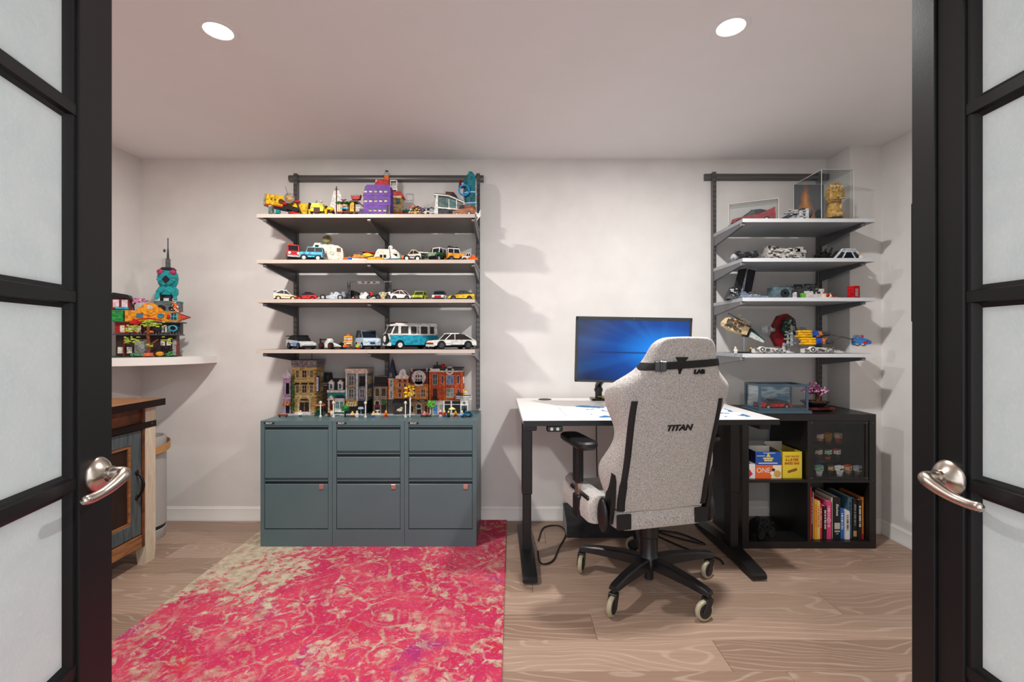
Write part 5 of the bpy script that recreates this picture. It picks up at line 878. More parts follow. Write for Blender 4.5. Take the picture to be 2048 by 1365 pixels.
rowhouse('dark tan toy shopfront with black roof and pink blind', 747, 775, lambda w: [wall((146, 130, 116), w, .35, 17.4, 11), ('mansard', (34, 28, 28), [('p', 'x', [(0, 19.2), (.9, 23.4), (11, 23.4), (11, 19.2)], -w/2, w/2), ('b', 0, 4.8, 17.4, w, 11.4, 1.8)], [('ridge', (120, 104, 96), [('b', 0, .6, 23.3, w+.2, .8, .6)])]), cornice((160, 144, 128), w, 9.2, .8, .3, 11), win(-2, 0, 11.2, 2.4, 5, TAN, (74, 56, 48), False), win(2, 0, 11.2, 2.8, 5, TAN, (74, 56, 48), False), ('arch_window', (206, 190, 166), [('l', [(1.9, -.3), (1.9, .2), (1.3, .2), (1.3, -.3)], (-2, 0, 7), 'y')], [('pane', GLS, [('c', -2, -.05, 7, 1.35, .1, 'y')])]), ('blind', (150, 30, 66), [('b', -2, -.25, 4.4, 3, .4, 1.6)]), ('shop_glass', (50, 34, 34), [('b', -2, -.1, .9, 3, .3, 3.5), ('b', 2, -.1, .9, 3, .3, 5)]), ('ivy', (60, 110, 56), [('r', 13, 18, 1, 3.4, -.8, 0, 6, 9.6, .6, 1.4)]), ('fountain', (214, 206, 190), [('l', [(2.4, .35), (2.2, 1), (.5, 1.2), (.5, 2.2), (1.6, 2.8), (.2, 3.2)], (-1, -3, 0))])], depth=11)
rowhouse('orange brick toy building with white curved gable and dark blue spire', 775, 818, lambda w: [wall((206, 122, 50), w, 9.4, 22.2, 11), wall((92, 88, 84), w, .35, 9.4, 11), ('corner_tower', (206, 196, 180), [('b', -w/2+1.9, -.3, 9.4, 3.4, 1.2, 13)], [('tower_brick', (196, 86, 40), [('b', -w/2+.6, -.95, 9.6, .8, .2, 12.4)])]), ('spire', (36, 46, 76), [('p', 'y', [(-w/2-.2, 22.6), (-w/2+2.4, 34), (-w/2+5, 22.6)], -.5, 4.5)], [('finial', ORG, [('c', -w/2+2.4, 1.5, 34.4, .3, 2, 'z')]), ('spire_dormer', (120, 116, 110), [('b', -w/2+2, -.7, 23, 1.8, .5, 3)])]), ('gable', (226, 220, 212), [('p', 'y', [(-2, 22.2), (-2, 23.6), (.4, 24.6), (1.2, 27.4), (3, 28.4), (4.6, 27.4), (5.2, 24.6), (w/2, 23.8), (w/2, 22.2)], -.4, .8)], [('gable_relief', (190, 180, 170), [('b', 2.6, -.5, 24, 1, .2, 2.4), ('b', 3.6, -.5, 24, .4, .2, 2.4)])]), cornice((136, 120, 104), w, 15.4, .9, .3, 11), ('rosette', (214, 130, 120), [('l', [(.8, -.2), (.8, 0), (.2, 0), (.2, -.25)], (2.4, -.3, 15.8), 'y')])]+
 [win(x_, 0, z_, 1.4, 2.6, WHT, (70, 66, 60), False) for z_ in (10.6, 17) for x_ in (1, 4.2)]+[('red_panel', (140, 20, 30), [('b', x_, -.15, z_, 1.8, .3, 1.8)]) for z_ in (13.4, 19.8) for x_ in (1, 4.2)]+[win(-w/2+2.3, -.9, z_, 1.2, 4.4, WHT, (80, 90, 84)) for z_ in (10.2, 17)]+[('kiosk', (62, 62, 64), [('b', 1.6, -1.6, .35, 8, 3.4, 7), ('p', 'x', [(-3.6, 7.4), (0, 9.8), (0, 7.4)], -2.8, 6)], [('kiosk_grille', (30, 28, 28), [('b', -1.6+.9*k, -3.4, .6, .3, .2, 6) for k in range(8)]), ('kiosk_statue', (206, 190, 160), [('e', 1.6, -3.5, 3, 1.8, .4, 1), ('e', 2.8, -3.5, 4.2, .9, .4, .8)])])], depth=11)
rowhouse('amber toy building with dark red mansard and round white dormer', 818.8, 857.2, lambda w: [wall((206, 128, 58), w, 9.2, 17.4, 11), wall((150, 110, 74), w, .35, 9.2, 11), ('mansard', (104, 30, 34), [('p', 'x', [(0, 18), (1.4, 27), (11, 27), (11, 18)], -w/2, w/2)], [('roof_cap', (40, 26, 28), [('b', 0, 6, 27, w-2, 9, .6)]), ('chimney', (176, 168, 160), [('b', -w/2+1, 2, 24, 1, 1.4, 5), ('b', w/2-1, 2, 24, 1, 1.4, 5)])]), cornice((206, 120, 60), w, 17.2, 1.6, .3, 11), ('dormer', (206, 196, 192), [('c', 0, -.3, 23, 4.4, 1.2, 'y', None, 24), ('b', 0, -.3, 17.6, 5, 1.2, 3)], [('dormer_window', (92, 74, 70), [('b', x_, -.95, z_, 1, .15, 1.6) for x_ in (-1.5, 0, 1.5) for z_ in (20.6, 22.9)])]), win(-3.4, 0, 10.6, 2.6, 5, WHT, (110, 74, 50)), win(2.6, 0, 10.6, 2.6, 5, WHT, (110, 74, 50)), ('sign_board', (50, 36, 30), [('b', 0, -.25, 8, w-1.4, .4, 1.1)], [('sign_tile', (140, 110, 80), [('b', -2.6, -.5, 8.2, 3, .1, .7), ('b', 2, -.5, 8.2, 3, .1, .7)])]), ('archway', (176, 168, 160), [('l', [(2, -.4), (2, .3), (1.3, .3), (1.3, -.4)], (0, 0, 5), 'y'), ('b', -1.7, -.1, .35, .7, .8, 4.8), ('b', 1.7, -.1, .35, .7, .8, 4.8)]), ('entrance_door', (44, 24, 20), [('b', 0, -.1, .5, 2.6, .3, 5.4)]), win(-4.4, 0, 1, 2, 4.4, TAN, (40, 40, 44), False), win(4.4, 0, 1, 2, 4.4, TAN, (80, 30, 30), False)], depth=11)
rowhouse('brick red toy corner block with white bays and dark flat roof', 858, 926, lambda w: [wall((196, 76, 28), w, 8.6, 26.4), wall((206, 200, 192), w, .35, 8.6), ('flat_roof', (44, 44, 48), [('b', 1, 5, 28.4, w-2, 12, .6), ('b', -5.6, 3, 29, 5, 4, 1.4)], [('roof_ball', (190, 24, 30), [('e', -1.8, 0, 30, 1.2, 1.2, 1.4)]), ('roof_rod', (190, 140, 190), [('t', [(1, 1, 28.6), (2, 1, 32)], .2)]), ('vent', RBR, [('c', -6, 3, 31.4, .4, 2.4, 'z')])]), ('cornice', (214, 206, 196), [('b', 0, 5.6, 26.4, w+.2, 12.8, .9), ('b', -6.8, -.4, 27.2, 6, 1, 1.6), ('l', [(2.6, -.5), (2.6, .2), (1.6, .2), (1.6, -.5)], (2.4, -.2, 27.2), 'y')]), ('pilaster', (216, 96, 36), [('b', x_, -.4, 8.6, 1, .9, 17.8) for x_ in (-w/2+.5, -3.6, -1.0, 6.0, w/2-.6)]), win(-6.8, 0, 18.6, 2.6, 6.4, (200, 206, 206), (60, 66, 66)), ('balcony_door', (50, 26, 16), [('b', -6.8, -.1, 9.6, 2.6, .3, 6.4)], [('balcony_rail', BLK, [('b', -6.8, -1, 9, 4, 1.4, .3), ('b', -6.8, -1.7, 10.6, 4, .2, .2)]+[('b', -8.6+.52*k, -1.7, 9.2, .14, .14, 1.5) for k in range(8)])]), win(2.6, 0, 18.6, 4.4, 5.6, (214, 214, 214), (110, 136, 176)), win(2.6, 0, 10.6, 4.4, 5.4, (214, 206, 196), (120, 140, 130)), win(-2.2, -.1, 19, 1.1, 5, WHT, (70, 60, 60), False), win(7.6, 0, 19, 1.2, 5, WHT, (60, 40, 50), False), win(7.6, 0, 11, 1.2, 4.6, WHT, (60, 40, 50), False), ('blue_door', (80, 140, 206), [('b', -6.6, -.15, .5, 2.4, .4, 5)], [('door_arch', (214, 200, 180), [('l', [(2.2, -.3), (2.2, .2), (1.4, .2), (1.4, -.3)], (-6.6, 0, 5.8), 'y')])])]+sidewin(w, (11, 19), (3, 7), 1.4, 4, WHT, (60, 44, 50)))
kit('toy_diner', 'white toy diner corner with flat canopy and round yellow roof sign', 'toy building', (BX(915), FY-.012, CT+.0036), 0, [('base_plate', LGR, [('b', 0, -2.2, 0, 19.5, 4, .3)]), ('glass_front', (24, 30, 34), [('b', -3, -.6, 1, 11, .6, 7)], [('mullion', WHT, [('b', -8.2, -.95, .4, .9, .4, 8), ('b', -3.6, -.95, .4, .9, .4, 8), ('b', 2.4, -.95, .4, .7, .4, 8), ('b', -3, -.95, 5.8, 11, .3, .4)])]), ('canopy', WHT, [('p', 'z', [(-1, -.4), (4, -3.6), (9.2, -2.4), (9.2, -.1), (-1, -.1)], 9.4, 11.4)], [('canopy_line', (60, 110, 110), [('p', 'z', [(-1.1, -.5), (4, -3.7), (9.3, -2.5), (9.3, 0), (-1, 0)], 10.2, 10.5)]), ('canopy_deck', DGR, [('p', 'z', [(-.4, -.5), (4, -3.2), (8.6, -2.2), (8.6, -.3)], 11.4, 11.7)])]), ('kiosk', WHT, [('b', 4.6, -1.8, .3, 4.8, 1.6, 9.1)], [('kiosk_window', GLS, [('b', 4.6, -2.65, 1, 3.4, .1, 4.6)]), ('kiosk_dial', (120, 120, 116), [('c', 4.6, -2.65, 7.2, .9, .12, 'y')])]), ('roof_sign', (236, 186, 40), [('l', [(1.8, -.3), (1.8, .3), (.9, .3), (.9, -.3)], (5.4, -1.6, 13.6), 'y')], [('sign_face', WHT, [('c', 5.8, -1.9, 13.4, 1.3, .3, 'y')])]), ('roof_clutter', (60, 50, 70), [('r', 71, 14, 0, 4, -1.6, -.6, 11.8, 13.4, .6, 1.4)])], 'brick buildings on the cabinets')
def lamp_post(label, px, y): return kit('toy_lamp_post', label, 'toy lamp post', (X(px, y), y, CT), 0, [('post', WHT, [('c', 0, 0, .4, .8, .8, 'z'), ('c', 0, 0, 4, .3, 7.6, 'z')]), ('lantern', (236, 226, 206), [('l', [(.4, 7.6), (.9, 8.4), (.9, 9), (.2, 9.6)], (0, 0, 0))])], 'toy street lamp posts')
for px, y, n in ((641, 2.80, 'tan station house'), (667, 2.79, 'teal townhouse'), (731, 2.785, 'grey corner building'), (811, 2.79, 'orange building with the spire')): lamp_post('white toy lamp post before the '+n, px, y)
def tree(label, px, y, h, leaf, trunk=BRN, n=12, sp=2.2):
    return kit('toy_tree', label, 'toy tree', (X(px, y), y, CT), 0, [('trunk', trunk, [('t', [(0, 0, 0), (.2, 0, h*.4), (-.2, 0, h*.75)], .45), ('t', [(.1, 0, h*.45), (1.2, 0, h*.8)], .3)]), ('leaves', leaf, [('r', px, n*3, -sp, sp, -1.2, 1.2, h*.62, h, .8, 1.9)])], 'toy street trees')
tree('yellow leaved toy birch with white trunk before the amber building', 820, 2.80, 20, (236, 190, 50), WHT, 12, 2.6)
tree('round green toy tree by the striped awning cafe', 690, 2.79, 6.4, GRN, BLK, 9, 1.5)
tree('bright green toy tree before the blue door', 863, 2.80, 9.6, (84, 170, 60), (120, 110, 60), 10, 1.7)
kit('toy_news_stand', 'green toy news stand with orange roof beside the tan station house', 'toy stall', (X(640, 2.845), 2.845, CT), 0, [('counter', DGN, [('b', 0, 0, 0, 5, 3.6, 2.4), ('e', 0, -1.4, 3.4, 1.9, 1, 1.4)]), ('roof', ORG, [('b', 0, 0, 6, 5.2, 4, .9)]), ('post', DGR, [('b', -2, 0, 0, .4, .4, 6), ('b', 2, 0, 0, .4, .4, 6)]), ('top', DTE, [('b', 0, 0, 6.9, 4, 3, .8)])])
kit('toy_bench', 'small reddish brown toy bench near the lilac shop', 'toy bench', (X(566, 2.80), 2.80, CT), 0, [('seat', (130, 44, 30), [('b', 0, 0, .7, 5.4, 1.6, .7)]), ('leg', BLK, [('b', -2, 0, 0, .5, 1.4, .7)]), ('leg', BLK, [('b', 2, 0, 0, .5, 1.4, .7)])])
fig = [(601, WHT, DGR, TAN, 'white shirt'), (658, DRD, DGR, BRN, 'dark red coat'), (705, TAN, BRN, BRN, 'tan coat'), (714, WHT, WHT, TAN, 'white apron'), (747, TAN, BLU, BRN, 'tan shirt and blue legs'), (772, ORG, RED, (206, 170, 60), 'orange top'), (849, PNK, DGR, BRN, 'pink top'), (881, RED, WHT, WHT, 'red jacket'), (889, RED, BLU, LIM, 'red top and blue legs'), (897, DGN, BLK, TAN, 'dark green coat'), (911, YEL, RED, BRN, 'yellow top'), (924, LBL, BLU, WHT, 'pale blue shirt')]
for px, a, b, c, n in fig: figure('little brick figure in %s on the toy street' % n, (X(px, 2.785+.012*(px % 3)), 2.785+.012*(px % 3), CT), (px % 7)*8-24, a, b, c, group='brick figures on the street')
car('tiny blue toy roadster at the end of the toy street', (X(934, 2.795), 2.795, CT), 20, 'coupe', 6.5, 3.4, 3.6, (40, 130, 170), None, DGR, GLS, .9, None, None, GT)
kit('toy_parasol', 'red and white toy parasol table before the diner', 'toy parasol', (X(904, 2.80), 2.80, CT), 0, [('pole', LGR, [('c', 0, 0, 2.6, .2, 5.2, 'z')]), ('shade', (236, 220, 150), [('l', [(2.2, 4.6), (1.2, 5.4), (.1, 5.9)], (0, 0, 0))]), ('table', WHT, [('c', 0, 0, 2, 1.3, .3, 'z')])])
kit('toy_flower_bed', 'low toy flower bed with pink and green bricks by the kiosk', 'toy garden', (X(852, 2.805), 2.805, CT), 0, [('bed', DGN, [('b', 0, 0, 0, 6, 2, .8)]), ('flowers', (206, 110, 130), [('r', 55, 14, -2.8, 2.8, -.8, .8, .8, 2, .5, 1)]), ('fence', BRN, [('b', -2.8+1.1*k, -1.2, 0, .3, .3, 2) for k in range(6)])])
# ================================================================ village on the corner shelf
VZ = CSZ+.0003; VY = 2.80
vx = lambda px: (X(px, VY)-X(300, VY))*100
vz = lambda py: (Z(py, VY)-VZ)*100
leafs = lambda sd, x0, x1, z0, z1, n=26, y0=-9.5, y1=-7: ('r', sd, n, x0, x1, y0, y1, z0, z1, .8, 2.0)
kit('toy_village', 'stacked multicolour brick village with teal tower on the white corner shelf', 'toy village', (X(296, VY)-.01, VY+.03, VZ), 24, [
 ('base', DGN, [('b', -2, 3, 0, 36, 20, .8), ('b', -1, -6, 0, 30, 3, .6)]),
 ('lower_floor', (52, 36, 32), [('b', -2, 6, .8, 33, 12, 16.6)]), ('stone_panel', (150, 150, 148), [('b', -5, -.2, 1, 7, .6, 13)]), ('stone_pier', (150, 150, 148), [('b', 13.6, -.5, 1, 2, 1, 13)]), *[('paper_panel', (226, 220, 208), [('b', -16+4.8*k, -.3, 3, 2.8, .4, 5)]) for k in range(2)], *[('paper_panel', (226, 220, 208), [('b', 7+3.4*k, -.3, 9, 2.4, .4, 5)]) for k in range(3)],
 ('red_pillar', (150, 30, 36), [('b', 15.4, -.8, .8, .9, 1.2, 13), ('b', -14, -.8, .8, .8, 1, 13)]), ('middle_deck', DGR, [('b', -1, 3, 17.2, 37, 19, 1.0)], [('deck_rail', (90, 90, 92), [('b', -18+1.6*k, -6.3, 18.2, .5, .4, 1.6) for k in range(23)]), ('deck_lantern', ORG, [('e', 1, -7, 19.8, 2.6, 1.2, 1.2)])]),
 ('middle_rooms', (176, 36, 40), [('b', -12, 5, 18.2, 14, 10, 9)], [('paper_screen', (230, 214, 190), [('b', -15+4.4*k, -.1, 19.4, 2.4, .4, 5.6) for k in range(3)])]), ('dark_rooms', (46, 40, 40), [('b', 7, 5, 18.2, 20, 10, 9)], [('signs', (200, 200, 190), [('b', 7+1.8*k, -.1, 19.6, 1.2, .3, 5.4) for k in range(3)])]), ('shop_ring', (60, 160, 190), [('l', [(2.7, -.5), (2.7, .5), (1.7, .5), (1.7, -.5)], (13, -2, 23), 'y')]),
 ('upper_deck', DGR, [('b', 0, 4, 27.2, 38, 15, .9)]), ('amber_hall', (232, 150, 36), [('b', 1, 4, 28.1, 29, 10, 8.6), ('p', 'y', [(-8, 36.7), (-6, 39.4), (-3.4, 40), (-2.6, 42), (0, 43.4), (2.6, 42), (3.4, 40), (6, 39.4), (8, 36.7)], -1.2, .2), ('l', [(5, -.8), (5.2, 0), (5, .8)], (0, -1, 38), 'y')], [('hall_window', (70, 130, 150), [('b', -5.6, -1.1, 31, 3.6, .4, 3.6), ('b', 6, -1.1, 31, 3.6, .4, 3.6)]), ('hall_emblem', (206, 196, 180), [('e', 0, -1.9, 39.6, 1.8, .3, 1.8)])]),
 ('red_arch', RED, [('t', [(-10, -3.4, 27.6), (-5.5, -3.6, 29.8), (0, -3.6, 30.6), (6, -3.6, 29.6), (9, -3.4, 28.2)], .5), ('p', 'y', [(-10.6, 26.4), (-8.2, 30.4), (-4, 27.6), (-6, 25.6)], -3.8, -3)]), ('blue_window', (70, 170, 190), [('b', 13.4, -1.2, 29.6, 3.6, .5, 6.2)], [('window_pane', (30, 60, 70), [('b', 12.6+1.6*k, -1.5, 30+3*j, 1.2, .2, 2.4) for k in range(2) for j in range(2)])]), ('red_lantern', RED, [('e', 10.6, -2, 32.4, 1, .9, 1.8)]), ('red_awning', (210, 74, 50), [('p', 'y', [(17, 29.4), (17, 34.6), (23, 32)], -1.4, .4)], [('awning_rim', (120, 40, 30), [('t', [(17, -1.5, 34.8), (23.2, -1.5, 32)], .3), ('t', [(17, -1.5, 29.2), (23.2, -1.5, 32)], .3)])]),
 ('green_shop', (40, 150, 70), [('b', -18, 3, 28.2, 7, 8, 8.4)]), ('left_house', (130, 34, 40), [('b', -17, 5, 37.4, 11, 8, 8.4)], [('house_screen', (226, 206, 214), [('b', -18.6+4.6*k, .8, 39, 3.2, .4, 6) for k in range(2)])]), ('left_roof', (30, 30, 34), [('p', 'y', [(-23, 46), (-20, 50.6), (-12.6, 49.2), (-9, 44.6), (-9.6, 44), (-13, 46.4), (-22, 45.4)], 0, 10.5)]), ('cherry_trunk', (40, 26, 26), [('t', [(-9, 1, 37), (-9.4, 1, 41), (-7.4, 1, 44.6)], .5)]), ('cherry_blossom', (222, 140, 186), [('r', 90, 34, -10, -2, 0, 3, 43.4, 47.2, .8, 1.8)]), ('awning_blue', CYA, [('b', -15, -.4, 37.6, 6.5, 3, 1.6)]),
 ('tower_base', (96, 104, 104), [('b', 9.4, 5, 36.7, 15, 10, 7.6)], [('tower_arch', (28, 28, 32), [('c', 6, -.1, 39, 2.8, .5, 'y'), ('c', 12, -.1, 39.2, 1.8, .5, 'y')]), ('tower_ledge', TEA, [('b', 9.4, 5, 44.2, 15.6, 10.6, .8)])]), ('dragon', ORG, [('t', [(12, -1, 44), (14.6, -1.4, 42), (13.6, -1.4, 39.6), (15.8, -1.4, 37.4), (13.6, -1.4, 36)], .9)], [('dragon_spots', WHT, [('r', 92, 12, 12.4, 16, -2.6, -2, 36, 44, .6, 1.2)])]),
 ('tower_lower', (26, 150, 156), [('l', [(5.6, 50), (6.2, 52), (6.0, 55), (4.6, 57)], (9, 5, 0)), ('p', 'y', [(2.6, 46), (3.4, 53), (9, 59), (14.6, 53), (15.4, 46), (13.4, 46), (12.4, 51), (9, 54), (5.6, 51), (4.6, 46)], -1.6, -.4)], [('tower_column', (32, 32, 38), [('c', 9, 5, 47.6, 4.6, 6, 'z')]), ('tower_rail', (210, 206, 206), [('b', 4+5*k, -.6, 45, 3, .4, 2.4) for k in range(3)])]),
 ('tower_head', (24, 146, 152), [('l', [(4.6, 57), (5.8, 60), (6.2, 64), (5.8, 67.6), (4.4, 70)], (9, 5, 0)), ('p', 'y', [(3.4, 62), (9, 69.4), (14.6, 62), (9, 55.6)], -1.6, -.2)], [('tower_eye', (22, 22, 28), [('p', 'y', [(6.6, 62.2), (9, 65.8), (11.4, 62.2), (9, 59)], -1.9, -1.5)]), ('tower_gem', (176, 48, 96), [('e', 5.4, .6, 68.6, 2, 1.6, 2.2), ('e', 12.6, .6, 68.6, 2, 1.6, 2.2)])]),
 ('tower_top', (48, 44, 50), [('l', [(4.6, 70), (5, 71), (3.6, 72.6)], (9, 5, 0))], [('antenna_base', (90, 92, 94), [('b', 9, 5, 72.2, 2.6, 2.6, 7.6)]), ('antenna', DGR, [('c', 9, 5, 84, .8, 8, 'z', .5), ('c', 9, 5, 92, .35, 9.6, 'z'), ('e', 7, 5, 86.4, .8, .4, 1.4)])]),
 ('tree_trunk', (130, 66, 44), [('t', [(.6, -8.6, 1), (1.2, -8.6, 9), (.4, -8.6, 17), (.6, -8.4, 24)], .9), ('t', [(1, -8.6, 9), (6, -8.6, 14)], .5), ('t', [(.6, -8.6, 1), (-2.4, -8.8, .6)], .6), ('t', [(1, -8.6, 2), (4, -8.8, .6)], .6)]), ('tree_leaves', (176, 196, 70), [leafs(93, -12, -4, 10.5, 16), leafs(94, 8, 13, 11, 16, 14), leafs(95, -11, -4, 20.4, 25), leafs(96, -4, 10, 24, 29.4, 46), leafs(97, 0, 3, 8.6, 11, 8)]), ('shrine', (206, 96, 70), [('b', 1, -9.4, .8, 5, 2, 2.6)]), ('pumpkin', (224, 150, 40), [('e', 7, -9, 2.6, 2.4, 1.4, 1.8)]), ('bushes', (70, 140, 80), [leafs(98, -8, -4, .8, 3, 10), leafs(99, 11, 14, .8, 4, 12)])], None, Matrix.Diagonal((.90, .72, .72/.945, 1)) )
# ================================================================ right shelves: spacecraft and display cases
acr = NT('clear_acrylic', .04); acr.b.inputs['Base Color'].default_value = (.9, .93, .94, 1); acr.b.inputs['Roughness'].default_value = .03
tb = acr.n('ShaderNodeBsdfTransparent'); tb.inputs[0].default_value = (.97, .98, .98, 1); lw = acr.n('ShaderNodeLayerWeight'); lw.inputs[0].default_value = .12
gb = acr.n('ShaderNodeBsdfGlossy'); gb.inputs['Roughness'].default_value = .03; gb.inputs[0].default_value = (.9, .93, .95, 1); mxa = acr.n('ShaderNodeMixShader')
acr.l(acr.math('ADD', acr.math('MULTIPLY', lw.outputs['Fresnel'], .6), .02), mxa.inputs[0]); acr.l(tb.outputs[0], mxa.inputs[1]); acr.l(gb.outputs[0], mxa.inputs[2]); acr.l(mxa.outputs[0], acr.t.nodes['Material Output'].inputs[0]); M_acr = acr.m
M_edge = mat((206, 208, 206), .2)
def acrylic(name, label, loc, rz, w, d, h, edge=M_edge, er=.0016, base=None, back=None):
    t_ = thing(name, label, 'display case', loc, R(rz))
    for nm, a in (('front_panel', (-w/2, w/2, -d/2, -d/2+.002, .004, h)), ('back_panel', (-w/2, w/2, d/2-.002, d/2, .004, h)), ('side_panel', (-w/2, -w/2+.002, -d/2+.002, d/2-.002, .004, h)), ('side_panel', (w/2-.002, w/2, -d/2+.002, d/2-.002, .004, h)), ('top_panel', (-w/2, w/2, -d/2, d/2, h, h+.002))):
        obj(nm, MB().bx(*a), back if (back and nm == 'back_panel') else M_acr, t_)
    e = MB()
    for x_ in (-w/2, w/2):
        for y_ in (-d/2, d/2): e.tube([(x_, y_, 0), (x_, y_, h)], er, 6)
    for z_ in (.003, h):
        for s_ in (-1, 1): e.tube([(-w/2, s_*d/2, z_), (w/2, s_*d/2, z_)], er, 6); e.tube([(s_*w/2, -d/2, z_), (s_*w/2, d/2, z_)], er, 6)
    obj('edges', e, edge, t_)
    obj('base_plate', MB().bx(-w/2-.003, w/2+.003, -d/2-.003, d/2+.003, 0, .004), base or mat((60, 60, 62), .3), t_)
    return t_
z0 = LEV_R[0]+.0003
# long case with a red car, turned on the shelf
acrylic('display_case', 'long low acrylic case around a red and black toy car', (1.458, 2.812, z0), -27, .262, .115, .132, mat((214, 204, 184), .25))
LCZ = z0+.0046
car('long red and black toy roadster with fins inside the low acrylic case', (1.458, 2.812, LCZ), -27, 'sports', 23.4, 8.6, 8.0, (128, 8, 18), BLK, WHT, GLS, 1.5, None, None, GT, [('fin', (150, 20, 40), [('p', 'y', [(4, 5.4), (11.5, 8.6), (11.5, 5.4)], s_*3.8-.3, s_*3.8+.3) for s_ in (-1, 1)])])
kit('toy_fighter', 'grey toy spacecraft with round thrusters beside the tall acrylic case', 'toy spacecraft', (X(1591, 2.74), 2.74, z0), 0, [('hull', DGR, [('p', 'y', [(-7, 0), (-6.6, 3.4), (2, 7.8), (5, 7.6), (5, 0)], -3, 3)]), ('plating', LGR, [('r', 41, 40, -6, 4, -3.4, -2.8, .6, 6.6, .8, 2.2), ('r', 42, 24, -6, 4, -2, 2, 3, 7.4, .8, 2)]), ('pale_panel', (206, 206, 204), [('b', 1.2, -3.4, 0, 2, .6, 6), ('b', 4.6, -3, 0, 1.6, 2, 7.2)]), ('thruster', (110, 122, 134), [('c', 6.8, -.6, 5, 2.4, 2, 'x')], [('thruster_ring', DGR, [('l', [(2.5, -.3), (2.5, .3), (1.6, .3), (1.6, -.3)], (7.8, -.6, 5), 'x')])])])
# tall case with a golden sculpture
ft = NT('flame_print', .5); v = ft.coord(); sp = ft.n('ShaderNodeSeparateXYZ'); ft.l(v, sp.inputs[0])
sx_ = ft.math('ADD', ft.math('MULTIPLY', ft.math('ABSOLUTE', ft.math('ADD', sp.outputs[0], .02)), 9.0), ft.math('MULTIPLY', sp.outputs[2], 2.2)); sx_ = ft.math('ADD', sx_, ft.math('MULTIPLY', ft.noise(v, 22, 3), .5))
ft.color(ft.ramp(sx_, [(.5, (236, 176, 60)), (.75, (196, 104, 30)), (1.0, (70, 74, 78))])); M_flame = ft.m
acrylic('display_case', 'tall acrylic case with flame printed back around a golden sculpture', (1.866, 2.795, z0), 0, .185, .262, .285, None or M_edge, .0018, mat((34, 34, 36), .3), M_flame)
kit('gold_sculpture', 'golden brick sculpture standing inside the tall acrylic case', 'sculpture', (1.895, 2.735, z0+.0046), 0, [('stand', BLK, [('b', 0, 0, 0, 9, 7, 1), ('c', 0, 0, 1.6, 1, 1.4, 'z')]), ('cuff', GLD, [('l', [(4.4, 2), (4.7, 3.2), (3.7, 6.6), (3.0, 10.2), (2.7, 10.6)], (0, 0, 0))], [('cuff_plate', (226, 190, 120), [('b', 0, -4.2, 3, 3.6, .8, 1.4), ('b', -1.6, -3.4, 6.6, 1, .6, 2.6), ('b', 1.6, -3.4, 6.6, 1, .6, 2.6)])]), ('collar', (160, 118, 52), [('l', [(2.8, 10.2), (3.6, 10.8), (3.6, 11.6), (3, 12.2)], (0, 0, 0))]), ('block', (204, 158, 78), [('b', 0, 0, 12, 7.4, 5, 6.4, .8)], [('block_plate', (224, 190, 120), [('r', 44, 16, -3.2, 3.2, -2.9, -2.6, 12.6, 18, 1, 2)]), ('round_plate', (206, 176, 60), [('c', 0, -2.8, 15.2, 1.7, .8, 'y')])])]+[('column', (206, 160, 84), [('b', -2.9+1.9*k, -.4, 18, 1.6, 3.4, (3.4, 4.4, 4.6, 3.8)[k], .4)], [('column_cap', (236, 214, 170), [('b', -2.9+1.9*k, -2.2, 19.4, 1.2, .5, 1.2)])]) for k in range(4)]+[('side_column', (190, 144, 70), [('b', 4.4, -.4, 14, 1.8, 3, 4.6, .5)])])
# second level
z1 = LEV_R[1]+.0003
kit('toy_freighter', 'small dark grey toy spacecraft with rounded nose on the second shelf', 'toy spacecraft', (X(1489, 2.84), 2.84, z1), 6, [('hull', (110, 112, 114), [('p', 'y', [(-8.6, 0), (-8.8, 4), (-6.6, 5.4), (4, 7), (8.8, 6.2), (9, 2), (6, 0)], -2.4, 2.4)]), ('nose', LGR, [('e', -7.4, -1, 3.4, 2, 2, 2.2)]), ('tail_dome', GRY, [('e', 6.6, -.6, 5.4, 2.2, 2.2, 1.8)]), ('plating', (52, 52, 54), [('r', 51, 46, -7, 8, -2.8, -2, .6, 6.8, .7, 2.2)])])
kit('toy_hauler', 'long pale grey blocky toy space hauler on the second shelf', 'toy spacecraft', (X(1566, 2.84), 2.84, z1), 0, [('hull', (176, 172, 166), [('b', 0, 0, 0, 23, 7, 6.6), ('b', 1, 0, 6.6, 16, 5, 2.2), ('b', -8.4, 0, 6.6, 5, 5, 3.6), ('b', 9, 0, 6.6, 4, 5, 3.2)]), ('plating', (206, 202, 194), [('r', 52, 60, -11, 11, -3.9, -3.3, .6, 8.6, .8, 2.6)]), ('dark_detail', (60, 58, 56), [('r', 53, 34, -11, 11, -3.9, -3.2, .8, 9.6, .6, 1.6), ('b', -1, -3.5, 2.4, 12, .4, 1.2)])])
